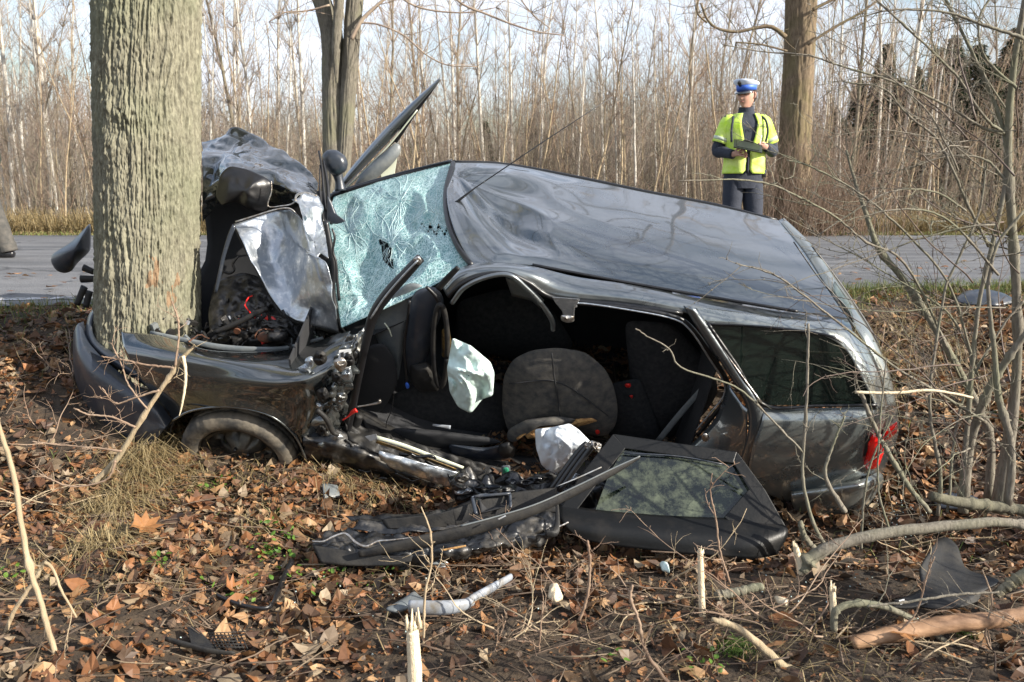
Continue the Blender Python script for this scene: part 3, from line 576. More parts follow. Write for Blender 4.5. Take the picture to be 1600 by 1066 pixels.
forest('spruce_tree', [((u - 800) / F * y, y, q) for (u, y, q) in [(1290, 30, .62), (1322, 28, .66), (1352, 27, .70), (1382, 28, .78), (1408, 25, .62), (1440, 27, .80), (1470, 26, .76), (1498, 27, .84), (1522, 24, .70), (1552, 26, .82), (1582, 25, .76), (1612, 26, .84), (1640, 25, .8), (1360, 33, .9), (1460, 33, 1.0), (1540, 33, 1.0), (830, 38, .70), (858, 37, .62), (890, 38, .6), (640, 42, .6), (1130, 42, .6), (1200, 40, .6), (1240, 38, .6), (1020, 42, .55), (760, 42, .6)]])
# dense thicket that reads as one mass
mb = MB()
for k in range(8500):
    y = 17 + 30 * random.random() ** 1.1; x = random.uniform(-.68, .68) * y; h = random.uniform(.9, 3.4) * (1 + .25 * math.sin(x * .5)) * (.75 + y / 60); r0 = random.uniform(.004, .011) * (y / 24)
    a = random.uniform(0, 6.28); ln = random.gauss(0, .22); b0 = np.array([x, y, -.15]); tip = b0 + np.array([cos(a) * ln * h, sin(a) * ln * h, h]); mid = (b0 + tip) / 2 + rng.normal(0, .07, 3) * h
    mb.tube([b0, mid, tip], [r0, r0 * .7, r0 * .25], 3, m=0 if random.random() < .62 else 1, cap=False)
    for q in range(3):
        s_ = b0 + (tip - b0) * random.uniform(.3, .95); e = s_ + np.array([random.gauss(0, .28), random.gauss(0, .28), random.uniform(.1, .6)]) * h * .35
        mb.tube([s_, e], [r0 * .45, r0 * .2], 3, m=1, cap=False)
for k in range(15000):
    y = 16.6 + 26 * random.random() ** 1.3; x = random.uniform(-.68, .68) * y; z = random.uniform(0, 3.2) * (.6 + y / 50); l = random.uniform(.3, 1.1); d = rng.normal(0, 1, 3); d[2] = abs(d[2]) * .8; d /= np.linalg.norm(d); p = np.array([x, y, z]); r0 = .0035 * (y / 22)
    mb.tube([p, p + d * l * .5 + rng.normal(0, .05, 3), p + d * l], [r0, r0 * .8, r0 * .5], 3, m=1 if k % 3 else 0, cap=False)
tag(mb.build('thicket', [M['reed'], M['brush']]), 'dense leafless thicket of thin stems at the edge of the wood', 'thicket', kind='stuff')
# far-off wood closing the view
mb = MB()
for k in range(5200):
    y = random.uniform(44, 85); x = random.uniform(-.72, .72) * y; h = random.uniform(2.5, 7.5) * (1 + .25 * math.sin(x * .13)); r0 = random.uniform(.02, .06); ln = random.gauss(0, .05)
    mb.tube([[x, y, -.3], [x + ln * h, y, h]], [r0, r0 * .3], 3, m=random.choice([0, 0, 1, 2]), cap=False)
    for q in range(4):
        z0 = h * random.uniform(.3, .9); mb.tube([[x, y, z0], [x + random.gauss(0, .7), y + random.gauss(0, .5), z0 + random.uniform(.5, 1.8)]], [r0 * .4, r0 * .15], 3, m=2, cap=False)
tag(mb.build('distant_wood', [M['greybark'], M['reed'], M['birchtwig']]), 'far wood of bare stems closing the view behind the trees', 'woodland', kind='stuff')
random.seed(5)
#@@CAR
# ------------------------------------------------------------------ shape helpers working with depth functions
def Sw(w0, k=0, v0=600):                            # plane of the car side, optionally leaning in with height
    return lambda u, v, d=0: S(u, v, w0 + k * (v0 - v) - d)
def Dy(Y0, k=0, v0=600, ku=0, u0=0):
    return lambda u, v, d=0: D(u, v, Y0 + k * (v0 - v) + ku * (u - u0) - d)
def resample(pts, n, closed=True):
    P = np.array(pts + ([pts[0]] if closed else []), float); s = np.concatenate([[0], np.cumsum(np.linalg.norm(np.diff(P, axis=0), axis=1))]); t = np.linspace(0, s[-1], n + (1 if closed else 0))
    Q = np.stack([np.interp(t, s, P[:, i]) for i in range(P.shape[1])], -1); return Q[:-1] if closed else Q
def dome(name, m, outl, fn, parent, bulge=.04, back=.05, n=48, nr=10, amp=0, freq=10, seed=0, ridge=False, pw=2.5, origin=None, sm_=2, sag=None):
    O = resample(outl, n)
    for k in range(sm_): O = .25 * np.roll(O, 1, 0) + .5 * O + .25 * np.roll(O, -1, 0)
    c = O.mean(0); rows = [[fn(u, v, -back) for u, v in c + (O - c) * .9], [fn(u, v, -back) for u, v in O]]
    for i in range(nr):
        r = 1 - i / nr; rows.append([fn(u, v, bulge * (1 - r ** pw)) for u, v in c + (O - c) * r])
    G = np.array(rows); mb = MB()
    if amp:
        q = G[2:]; d = fbm(q * freq, 3, seed); d = (1 - 3 * np.abs(d)) if ridge else d
        fr = np.linspace(.3, 1, len(q))[:, None]; vd = (CAM - q); vd /= np.linalg.norm(vd, axis=2)[..., None]; G[2:] = q + vd * (d * amp * fr)[..., None]
    mb.grid(G, closed=True); K = mb.n; ctr = G[-1].mean(0); b = n
    mb.add([ctr], []); mb.f += [((len(G) - 1) * b + j, (len(G) - 1) * b + (j + 1) % b, K) for j in range(b)]; mb.m += [0] * b
    return mb.build(name, m, parent, origin=origin)
def plate(name, m, outl, fn, parent, t=.01, bevel=.002, origin=None, sm=False):
    n = len(outl); A_ = [fn(u, v, t / 2) for u, v in outl]; B_ = [fn(u, v, -t / 2) for u, v in outl]
    return MB().add(A_ + B_, [tuple(range(n)), tuple(range(2 * n - 1, n - 1, -1))] + [(i, i + n, (i + 1) % n + n, (i + 1) % n) for i in range(n)]).build(name, m, parent, sm, bevel=bevel, origin=origin)
def bar(name, m, pts, fn, parent, flat=1, n=10, k=0, up=None, origin=None, lin=False):   # pts (u, v, width px)
    P = np.array([fn(p[0], p[1]) for p in pts]); rr = np.array([p[2] / F * q[1] / 2 for p, q in zip(pts, P)]); k = k or max(8, len(pts) * 4)
    return MB().tube(cat1(P, k, lin), cat1(rr[:, None], k, lin)[:, 0], n, flat=flat, up=up).build(name, m, parent, origin=origin)
def rows_(fn, *rs, dd=None): return [[fn(p[0], p[1], -(p[2] if len(p) > 2 else 0)) for p in r] for r in rs]

def glass_mat(name, tint, dirt, dirtcol, tr=.5, scale=20, lo=.45, hi=.7, rough=.03):
    m = bpy.data.materials.new(name); m.use_nodes = True; t = m.node_tree; b = t.nodes['Principled BSDF']; b.inputs['Base Color'].default_value = (*tint, 1); b.inputs['Roughness'].default_value = rough; b.inputs['Coat Weight'].default_value = .5
    trn = t.nodes.new('ShaderNodeBsdfTransparent'); trn.inputs[0].default_value = (*[min(1, q * 6 + .25) for q in tint], 1)
    ms = t.nodes.new('ShaderNodeMixShader'); ms.inputs[0].default_value = tr; t.links.new(b.outputs[0], ms.inputs[1]); t.links.new(trn.outputs[0], ms.inputs[2])
    df = t.nodes.new('ShaderNodeBsdfPrincipled'); df.inputs['Base Color'].default_value = (*dirtcol, 1); df.inputs['Roughness'].default_value = .8
    n = t.nodes.new('ShaderNodeTexNoise'); n.inputs['Scale'].default_value = scale; n.inputs['Detail'].default_value = 9; n.inputs['Roughness'].default_value = .75; c = t.nodes.new('ShaderNodeTexCoord'); t.links.new(c.outputs['Object'], n.inputs['Vector'])
    r = t.nodes.new('ShaderNodeValToRGB'); r.color_ramp.elements[0].position = lo; r.color_ramp.elements[1].position = hi; r.color_ramp.elements[1].color = (dirt, dirt, dirt, 1); t.links.new(n.outputs[0], r.inputs[0])
    m2 = t.nodes.new('ShaderNodeMixShader'); t.links.new(r.outputs[0], m2.inputs[0]); t.links.new(ms.outputs[0], m2.inputs[1]); t.links.new(df.outputs[0], m2.inputs[2]); t.links.new(m2.outputs[0], t.nodes['Material Output'].inputs[0]); return m
M['qglass'] = glass_mat('tinted_side_glass', (.01, .016, .013), .35, (.3, .33, .3), .18, 75, .62, .75)
M['dirtyglass'] = glass_mat('muddy_door_glass', (.004, .007, .006), .8, (.10, .12, .08), .2, 9, .44, .66)
M['clear'] = glass_mat('clear_glass', (.04, .055, .055), .35, (.3, .34, .33), .45, 10)
def shatter_mat():
    m = bpy.data.materials.new('shattered_glass'); m.use_nodes = True; t = m.node_tree; b = t.nodes['Principled BSDF']; L = t.links.new
    c = t.nodes.new('ShaderNodeTexCoord'); nz = t.nodes.new('ShaderNodeTexNoise'); nz.inputs['Scale'].default_value = 6; nz.inputs['Detail'].default_value = 3; L(c.outputs['Object'], nz.inputs['Vector'])
    wr = t.nodes.new('ShaderNodeMixRGB'); wr.inputs[0].default_value = .09; L(c.outputs['Object'], wr.inputs[1]); L(nz.outputs['Color'], wr.inputs[2])
    lines = None
    for sc, wd, st in ((9, .016, (1, .3, 1)), (26, .045, (.35, 1, 1)), (34, .06, (1, 1, .3)), (70, .085, (1, .6, 1))):
        mp_ = t.nodes.new('ShaderNodeMapping'); mp_.inputs['Scale'].default_value = st; L(wr.outputs[0], mp_.inputs[0])
        v = t.nodes.new('ShaderNodeTexVoronoi'); v.feature = 'DISTANCE_TO_EDGE'; v.inputs['Scale'].default_value = sc; L(mp_.outputs[0], v.inputs['Vector'])
        r = t.nodes.new('ShaderNodeMapRange'); r.inputs[1].default_value = 0; r.inputs[2].default_value = wd; r.inputs[3].default_value = 1; r.inputs[4].default_value = 0; L(v.outputs[0], r.inputs[0])
        if lines is None: lines = r.outputs[0]
        else:
            a = t.nodes.new('ShaderNodeMath'); a.operation = 'MAXIMUM'; L(lines, a.inputs[0]); L(r.outputs[0], a.inputs[1]); lines = a.outputs[0]
    big_ = t.nodes.new('ShaderNodeTexNoise'); big_.inputs['Scale'].default_value = 3.2; big_.inputs['Detail'].default_value = 5; L(c.outputs['Object'], big_.inputs['Vector'])
    br = t.nodes.new('ShaderNodeMapRange'); br.inputs[1].default_value = .35; br.inputs[2].default_value = .62; L(big_.outputs[0], br.inputs[0])
    mu = t.nodes.new('ShaderNodeMath'); mu.operation = 'MULTIPLY'; L(lines, mu.inputs[0]); L(br.outputs[0], mu.inputs[1])
    col = t.nodes.new('ShaderNodeMixRGB'); col.inputs[1].default_value = (.20, .42, .43, 1); col.inputs[2].default_value = (.64, .86, .85, 1); L(lines, col.inputs[0]); L(col.outputs[0], b.inputs['Base Color']); b.inputs['Roughness'].default_value = .22; b.inputs['Coat Weight'].default_value = .7
    bp = t.nodes.new('ShaderNodeBump'); bp.inputs['Strength'].default_value = .5; bp.inputs['Distance'].default_value = .004; L(lines, bp.inputs['Height']); L(bp.outputs[0], b.inputs['Normal'])
    tr = t.nodes.new('ShaderNodeBsdfTransparent'); tr.inputs[0].default_value = (.72, .86, .84, 1); ms = t.nodes.new('ShaderNodeMixShader')
    op = t.nodes.new('ShaderNodeMapRange'); op.inputs[3].default_value = .60; op.inputs[4].default_value = .98; L(mu.outputs[0], op.inputs[0]); L(op.outputs[0], ms.inputs[0]); L(tr.outputs[0], ms.inputs[1]); L(b.outputs[0], ms.inputs[2]); L(ms.outputs[0], t.nodes['Material Output'].inputs[0]); return m
M['shatter'] = shatter_mat()

car = thing('wrecked_car', LW(1.6, .8, 0), 'dark grey estate car crushed against the trunk, tilted into the ditch, near side torn open', 'car')
# ---- roof, rail, far edge
FAR = [(708, 254), (790, 257), (900, 278), (1010, 301), (1120, 322), (1216, 345)]
NEAR = [(737, 414), (832, 415), (955, 438), (1080, 460), (1200, 480), (1324, 498)]
MID1 = [(698, 303), (795, 308), (908, 330), (1025, 352), (1140, 374), (1254, 392)]
MID2 = [(710, 360), (812, 363), (925, 386), (1050, 408), (1170, 428), (1288, 445)]
def rr_(pts, h): return [R(u, v, h) for u, v in pts]
roof_rows = [rr_(FAR, 1.38), rr_(MID1, 1.425), rr_(MID2, 1.43), rr_(NEAR, 1.40)]
G = patchG(roof_rows, nu=110, nv=220)
Aa, Bb = np.meshgrid(np.linspace(0, 1, 110), np.linspace(0, 1, 220), indexing='ij')
N = normals(G); msk = np.exp(-((Bb - .17) / .17) ** 2) * smooth(0, .12, Aa) * (1 - smooth(.93, 1, Aa)) * smooth(0, .05, Bb)
th_ = np.arctan2(Aa - .15, (Bb - .02) * 2.2); rd = np.hypot(Aa - .15, (Bb - .02) * 2.2)
fold = (1 - 2.6 * np.abs(fbm(np.stack([th_ * 3.0, rd * 2.0, 0 * rd], -1), 2, 71))) * .030 + .010 * np.sin(th_ * 9 + rd * 4)
fold = fold - .06 * np.exp(-(((Aa - .55) / .3) ** 2 + ((Bb - .2) / .1) ** 2))
G = G + N * (fold * msk + .004 * fbm(np.stack([Aa * 2, Bb * 5, 0 * Aa], -1), 3, 73) * smooth(0, .1, Aa) * smooth(1, .9, Aa))[..., None] * np.sign((N @ AH).mean())
MB().grid(G).build('roof', M['paint'], car, thick=.004)
bar('roof_seal', M['rubber'], [(708, 255, 8), (697, 300, 9), (700, 345, 9), (715, 385, 9), (737, 415, 9)], lambda u, v, d=0: R(u, v, 1.405), car)
bar('roof_moulding', M['rubber'], [(832, 414, 5), (955, 437, 5), (1080, 459, 5), (1200, 479, 5), (1247, 487, 5)], lambda u, v, d=0: R(u, v, 1.405), car, k=30)
bar('roof_moulding', M['rubber'], [(708, 253, 5), (790, 257, 5), (900, 277, 6), (1010, 300, 6), (1120, 321, 6), (1214, 344, 4)], lambda u, v, d=0: R(u, v, 1.375), car, k=30)
rail_t = [(690, 446), (710, 424), (740, 413), (785, 411), (832, 417), (900, 433), (1000, 448), (1100, 466), (1210, 484), (1324, 500)]
rail_m = [(693, 452), (713, 432), (743, 420), (788, 417), (830, 427), (880, 448), (990, 461), (1085, 478), (1205, 497), (1330, 512)]
rail_b = [(698, 462), (720, 442), (750, 428), (790, 425), (826, 440), (868, 463), (975, 474), (1075, 490), (1200, 509), (1334, 526)]
patch('roof_rail', M['paint'], [[S(u, v, w) for (u, v), w in zip(r, ws)] for r, ws in ((rail_t, [.42] * 10), (rail_m, [.33] * 10), (rail_b, [.30] * 10))], car, nu=10, nv=70, amp=.003, freq=6)
bar('window_moulding', M['rubber'], [(700, 463, 8), (722, 444, 8), (752, 431, 8), (792, 428, 8), (826, 442, 8), (868, 466, 8), (975, 477, 8), (1066, 490, 8)], Sw(.29), car, k=50)
# ---- tailgate edge
A1 = [(1216, 345), (1254, 392), (1288, 445), (1324, 498), (1350, 535), (1374, 585), (1386, 636)]; Y1 = [5.0, 4.75, 4.5, 4.3, 4.2, 4.18, 4.2]
B1 = [(1224, 346), (1268, 382), (1305, 434), (1340, 487), (1366, 530), (1390, 586), (1401, 640)]
MIDc = [((a[0] + b[0]) / 2 + 5, (a[1] + b[1]) / 2 - 4) for a, b in zip(A1, B1)]
G1 = [[D(u, v, y) for (u, v), y in zip(A1, Y1)], [D(u, v, y + .05) for (u, v), y in zip(MIDc, Y1)], [D(u, v, y + .22) for (u, v), y in zip(B1, Y1)]]
patch('tailgate', M['quarter'], G1, car, nu=10, nv=40)
bar('tailgate_seal', M['rubber'], [(1268, 384, 2), (1306, 434, 4), (1342, 488, 6), (1360, 518, 7), (1372, 540, 5)], Dy(4.7), car)
patch('rear_glass', M['clear'], [[D(u, v, 4.28) for u, v in ((1300, 452), (1332, 500), (1358, 540), (1382, 592), (1390, 632))], [D(u, v, 4.40) for u, v in ((1304, 440), (1338, 488), (1364, 532), (1389, 588), (1399, 636))]], car, nu=6, nv=24)
bar('tailgate_seam', M['rubber'], [(1240, 378, 2), (1284, 440, 2), (1322, 480, 2), (1334, 505, 2), (1360, 545, 3), (1384, 600, 3), (1388, 640, 3)], Dy(4.28), car)
# ---- rear quarter: band over the glass, D pillar, panel, bumper
patch('rear_pillar', M['quarter'], [[S(*p) for p in r] for r in (
    [(1075, 478, .31), (1150, 488, .31), (1240, 500, .31), (1310, 507, .31), (1345, 532, .30), (1372, 580, .22), (1388, 640, .16)],
    [(1090, 495, .25), (1160, 500, .25), (1240, 510, .25), (1300, 518, .24), (1335, 545, .20), (1362, 590, .13), (1380, 640, .07)],
    [(1104, 506, .23), (1170, 509, .23), (1240, 517, .22), (1290, 526, .21), (1322, 548, .18), (1347, 592, .10), (1370, 640, .03)])], car, nu=12, nv=50)
bar('belt_line', M['rubber'], [(1104, 506, 6), (1170, 509, 4), (1240, 516, 5), (1300, 527, 5), (1324, 548, 5), (1348, 590, 5), (1370, 632, 6)], lambda u, v, d=0: S(u, v, .10 + .13 * (640 - v) / 130), car, k=40)
bar('belt_line', M['rubber'], [(1105, 505, 7), (1150, 570, 7), (1194, 633, 7), (1280, 634, 5), (1370, 633, 6)], lambda u, v, d=0: S(u, v, .03 + .19 * (640 - v) / 130), car, k=40)
plate('quarter_window', M['qglass'], [(1106, 506), (1180, 510), (1250, 518), (1300, 529), (1325, 549), (1349, 591), (1368, 632), (1280, 633), (1195, 633), (1150, 571)], lambda u, v, d=0: S(u, v, .05 + .19 * (640 - v) / 130 - d), car, t=.005, bevel=0)
plate('cargo_lining', M['inner'], [(1090, 495), (1300, 510), (1390, 640), (1180, 650)], lambda u, v, d=0: S(u, v, .95 - d), car, t=.01)
dome('cargo_trim', M['grey'], [(1170, 520), (1200, 560), (1240, 600), (1300, 615), (1290, 628), (1210, 625), (1180, 590), (1160, 545)], Sw(.3), car, bulge=.05)
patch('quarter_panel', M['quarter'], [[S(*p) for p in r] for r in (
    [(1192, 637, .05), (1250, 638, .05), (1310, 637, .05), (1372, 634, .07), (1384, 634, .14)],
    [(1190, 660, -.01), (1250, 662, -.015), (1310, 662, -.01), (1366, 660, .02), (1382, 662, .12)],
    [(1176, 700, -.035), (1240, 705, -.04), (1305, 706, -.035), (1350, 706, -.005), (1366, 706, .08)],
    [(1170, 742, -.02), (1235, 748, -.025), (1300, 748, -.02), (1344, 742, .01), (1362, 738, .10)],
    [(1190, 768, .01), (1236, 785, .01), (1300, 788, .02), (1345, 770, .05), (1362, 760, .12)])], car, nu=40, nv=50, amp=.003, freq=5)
patch('tail_corner', M['paint'], [[S(*p) for p in r] for r in ([(1384, 634, .13), (1366, 680, .06), (1362, 725, .09), (1362, 760, .12)], [(1402, 640, .35), (1402, 680, .33), (1385, 725, .30), (1374, 760, .30)])], car, nu=8, nv=20)
dome('tail_light', M['redlens'], [(1354, 690), (1366, 676), (1382, 680), (1382, 705), (1373, 730), (1356, 736), (1349, 726), (1354, 705)], Sw(.0), car, bulge=.03, back=.06, sm_=1)
dome('tail_light', M['redlens'], [(1379, 674), (1402, 658), (1402, 676), (1382, 692)], Sw(.10), car, bulge=.02, back=.05)
plate('lamp_surround', M['black'], [(1345, 690), (1356, 680), (1362, 690), (1352, 712), (1340, 718)], Sw(.0), car, t=.02)
patch('rear_bumper', M['quarter'], [[S(*p) for p in r] for r in (
    [(1238, 766, .02), (1290, 758, 0), (1345, 749, 0), (1372, 737, .16)], [(1236, 773, -.05), (1290, 765, -.07), (1348, 757, -.05), (1379, 744, .14)],
    [(1238, 788, -.05), (1290, 780, -.07), (1350, 770, -.04), (1379, 755, .15)], [(1246, 806, -.01), (1290, 811, -.02), (1345, 797, 0), (1374, 770, .18)], [(1250, 815, .1), (1290, 818, .1), (1345, 803, .12), (1370, 775, .25)])], car, nu=24, nv=30)
rw = thing_parts = None
MB().tube([S(1190, 800, .02), S(1190, 800, .24)], [.30, .30], 40).build('rear_wheel', M['tyre'], car)
patch('wheel_arch', M['black'], [[S(*p) for p in r] for r in ([(1150, 760, .0), (1170, 745, 0), (1200, 758, 0), (1222, 775, 0), (1228, 800, 0)], [(1150, 760, .3), (1170, 745, .3), (1200, 758, .3), (1222, 775, .3), (1228, 800, .3)])], car, nu=6, nv=20)
# ---- C pillar and door jamb
patch('door_pillar', M['paint'], [[S(*p) for p in r] for r in ([(1068, 478, .26), (1100, 528, .2), (1135, 580, .13), (1166, 634, .05), (1168, 680, 0), (1150, 735, 0)], [(1080, 480, .24), (1114, 530, .18), (1150, 582, .11), (1180, 632, .03), (1184, 680, -.02), (1165, 735, -.02)], [(1088, 482, .26), (1122, 530, .2), (1158, 585, .13), (1192, 634, .05), (1192, 680, 0), (1172, 740, 0)])], car, nu=6, nv=40)
bar('chrome_strip', M['bare'], [(1104, 508, 3), (1148, 572, 3), (1190, 630, 3.5)], lambda u, v, d=0: S(u, v, .02 + .2 * (640 - v) / 130), car)
bar('door_seal', M['rubber'], [(905, 474, 7), (980, 481, 7), (1050, 494, 8), (1080, 512, 8), (1112, 556, 8), (1136, 596, 8), (1136, 622, 8), (1116, 648, 8), (1090, 680, 7)], Sw(.24, .0003), car, k=60)
bar('door_frame_edge', M['silver'], [(900, 480, 3), (908, 474, 3), (980, 484, 3), (1050, 498, 3), (1078, 516, 3), (1108, 560, 3), (1131, 598, 3), (1130, 620, 3), (1110, 645, 3), (1088, 672, 3)], Sw(.22, .0003), car, k=60)
patch('door_jamb', M['paint'], [[S(*p) for p in r] for r in ([(1138, 600, .2), (1120, 650, .18), (1085, 690, .16), (1050, 715, .15)], [(1158, 630, .08), (1150, 680, .05), (1120, 720, .05), (1080, 745, .05)], [(1168, 640, .04), (1165, 700, .0), (1150, 760, 0), (1110, 790, 0)])], car, nu=12, nv=24, amp=.004, freq=8)
dome('door_latch', M['bare'], [(1096, 678), (1104, 676), (1110, 684), (1104, 692), (1096, 688)], Sw(.03), car, bulge=.01, back=.02, n=16)
bar('front_frame_loop', M['paint'], [(706, 474, 8), (725, 450, 8), (758, 434, 8), (795, 430, 8), (822, 450, 8), (845, 474, 8), (862, 500, 9), (864, 516, 8)], Sw(.27), car, k=50)
patch('headlining', M['grey'], [[S(*p) for p in r] for r in ([(790, 434, .36), (825, 447, .36), (850, 470, .36)], [(800, 462, .45), (830, 470, .45), (845, 482, .45)])], car, nu=5, nv=10)
plate('pillar_stump', M['silver'], [(862, 464), (906, 467), (903, 474), (898, 482), (897, 498), (889, 502), (882, 499), (878, 486), (868, 474)], Sw(.26), car, t=.02, bevel=.004)
dome('torn_edge', M['bare'], [(876, 492), (897, 494), (898, 503), (886, 505), (876, 501)], Sw(.25), car, bulge=.01, back=.01, amp=.006, freq=120, n=24)
# ---- the dark cabin
lin = MB()
for (l0, l1, w0, w1, h0, h1) in ((.30, 3.3, 0, 1.5, .22, .22), (.6, 3.1, 1.5, 1.5, .0, .98), (.95, 2.85, 1.4, 1.4, .0, 1.3), (.30, .30, .1, 1.5, .22, .95), (2.45, 2.45, .25, 1.4, .22, 1.2)):
    if h0 == h1: q = [LW(l0, w0, h0), LW(l1, w0, h0), LW(l1, w1, h0), LW(l0, w1, h0)]
    elif l0 == l1: q = [LW(l0, w0, h0), LW(l0, w1, h0), LW(l0, w1, h1), LW(l0, w0, h1)]
    else: q = [LW(l0, w0, h0), LW(l1, w0, h0), LW(l1, w0, h1), LW(l0, w0, h1)]
    lin.add(q, [(0, 1, 2, 3)])
nearf = [S(520, 690, .03), S(600, 720, .03), S(700, 750, .03), S(850, 778, .03), S(1000, 790, .03), S(1120, 795, .03)]
lin.grid([[p for p in nearf], [p + AW * 1.5 for p in nearf]])
lin.build('cabin_lining', M['inner'], car, sm=False, thick=.01)
dome('footwell', M['inner'], [(555, 590), (575, 540), (600, 535), (618, 560), (622, 600), (600, 640), (560, 660), (545, 640)], Sw(.35), car, bulge=.02)
dome('dashboard', M['grey'], [(582, 505), (600, 470), (640, 440), (665, 446), (668, 465), (640, 500), (628, 560), (622, 600), (610, 570), (592, 540)], Sw(.42), car, bulge=.03, amp=.01, freq=9)
dome('instrument_panel', M['bluegrey'], [(636, 480), (650, 452), (680, 446), (695, 465), (690, 490), (672, 540), (662, 575), (640, 590), (632, 560), (634, 515)], Sw(.36), car, bulge=.05, amp=.006, freq=9)
dome('steering_column', M['black'], [(640, 570), (668, 565), (690, 590), (685, 612), (655, 612), (640, 595)], Sw(.34), car, bulge=.04, amp=.01, freq=30)
bar('steering_wheel', M['black'], [(688 + 11 * cos(a), 540 + 64 * sin(a), 9) for a in np.linspace(.3, 2 * pi + .3, 25)], Sw(.28), car, k=60, n=8)
dome('wheel_hub', M['brass'], [(690, 515), (702, 510), (706, 540), (700, 560), (690, 558)], Sw(.30), car, bulge=.02, amp=.01, freq=60)
bar('wiring', M['rubber'], [(640, 470, 4), (637, 500, 5), (632, 540, 5), (634, 575, 5), (636, 602, 4)], Sw(.30), car)
dome('connector', M['blue'], [(632, 598), (638, 597), (641, 606), (635, 609)], Sw(.29), car, bulge=.008, back=.01, n=12)
bar('wiring', M['cream'], [(601, 505, 2), (608, 515, 2.5), (612, 526, 2)], Sw(.33), car)
bar('wiring', M['rubber'], [(616, 612, 1.5), (612, 640, 1.5), (604, 660, 1.5), (603, 682, 1.5)], Sw(.25), car)
def cloth(name, m, outl, fn, folds, amp, bulge, seed):
    O = resample(outl, 90); O = .25 * np.roll(O, 1, 0) + .5 * O + .25 * np.roll(O, -1, 0); c = O.mean(0); rows = []
    for i in range(34):
        r = 1 - i / 34; rows.append([(u, v, bulge * (1 - r ** 2)) for u, v in c + (O - c) * r])
    rows = np.array(rows); a, b = folds; uu = rows[..., 0]; vv = rows[..., 1]
    wv = fbm(np.stack([uu / 40, vv / 40, 0 * uu], -1), 2, seed)
    d = amp * (1 - 2.4 * np.abs(fbm(np.stack([(uu * a + vv * b) / 24 + wv * .8, (uu * b - vv * a) / 75, 0 * uu], -1), 2, seed + 3))) + amp * .4 * fbm(np.stack([uu / 9, vv / 9, 0 * uu], -1), 2, seed + 6)
    G = np.array([[fn(q[0], q[1], q[2] + dd) for q, dd in zip(r, dr)] for r, dr in zip(rows, d)])
    return MB().grid(G, closed=True).build(name, m, car, thick=.004)
cloth('airbag', M['airbag'], [(707, 528), (735, 540), (766, 566), (772, 582), (770, 618), (753, 624), (736, 646), (716, 636), (703, 612), (699, 575)], Sw(.18), (.85, -.5), .035, .07, 3)
# driver's seat back with its torn bolster
dome('seat_back', M['seat'], [(786, 590), (800, 562), (830, 547), (872, 543), (915, 550), (945, 575), (960, 605), (966, 640), (962, 668), (945, 684), (900, 676), (850, 668), (795, 680), (784, 640)], Sw(.34), car, bulge=.06, back=.2, n=70, nr=16, amp=.004, freq=20)
bar('seat_seam', M['inner'], [(862, 552, 2.5), (866, 590, 2.5), (872, 625, 2.5), (876, 660, 2.5)], Sw(.275), car)
bar('seat_seam', M['inner'], [(795, 600, 2), (860, 595, 2.5), (900, 612, 2.5), (950, 650, 2)], Sw(.283), car)
dome('seat_bolster', M['seat'], [(792, 672), (820, 656), (870, 650), (902, 655), (898, 664), (850, 666), (815, 680), (808, 692), (792, 690)], Sw(.24), car, bulge=.04, back=.06, amp=.004, freq=25)
bar('foam_tear', M['foam'], [(808, 686, 4), (822, 676, 5), (850, 669, 4), (888, 666, 4), (905, 658, 8), (922, 656, 3)], Sw(.215), car)
dome('seat_foam', M['foam'], [(898, 655), (925, 653), (934, 658), (915, 664), (900, 668)], Sw(.225), car, bulge=.012, back=.02, amp=.006, freq=60)
dome('seat_foam', M['foam'], [(818, 676), (840, 672), (838, 684), (824, 686)], Sw(.225), car, bulge=.012, back=.02, amp=.006, freq=60)
cloth('side_airbag', M['whitebag'], [(836, 671), (862, 668), (890, 662), (905, 672), (926, 694), (916, 706), (905, 722), (882, 736), (864, 743), (846, 726), (838, 700)], Sw(.16), (.9, .35), .02, .05, 8)
dome('seat_badge', M['red'], [(929, 672), (936, 671), (938, 677), (932, 680)], Sw(.275), car, bulge=.002, back=.002, n=14)
dome('seat_cushion', M['seatdark'], [(660, 600), (720, 590), (790, 600), (800, 660), (780, 690), (700, 690), (600, 670), (600, 620)], Sw(.46), car, bulge=.05, back=.1, amp=.006, freq=12)
dome('passenger_seat', M['seatdark'], [(715, 470), (790, 450), (860, 480), (900, 540), (870, 560), (790, 560), (710, 540)], Sw(1.0), car, bulge=.08, back=.1)
dome('rear_seat', M['seatdark'], [(975, 500), (1050, 505), (1110, 570), (1125, 610), (1100, 650), (1040, 690), (1000, 680), (985, 600)], Sw(.55), car, bulge=.06, back=.1, amp=.01, freq=8)
dome('rear_cushion', M['seatdark'], [(950, 600), (1000, 590), (1020, 640), (1040, 700), (960, 700), (940, 650)], Sw(.5), car, bulge=.05, back=.1)
bar('belt_strap', M['grey'], [(1028, 690, 10), (1060, 650, 10), (1095, 610, 9), (1112, 590, 8)], Sw(.40), car, flat=.25)
dome('belt_buckle', M['red'], [(975, 600), (985, 598), (987, 605), (978, 607)], Sw(.4), car, bulge=.01, n=12)
dome('belt_buckle', M['red'], [(982, 618), (990, 617), (988, 624)], Sw(.4), car, bulge=.01, n=12)
dome('seat_base', M['bluegrey'], [(700, 694), (760, 700), (798, 690), (806, 705), (795, 718), (750, 722), (705, 712)], Sw(.20), car, bulge=.03, back=.1, amp=.004, freq=20)
dome('recline_knob', M['black'], [(780, 694), (795, 690), (806, 700), (803, 714), (786, 717), (777, 706)], Sw(.15), car, bulge=.025, back=.02)
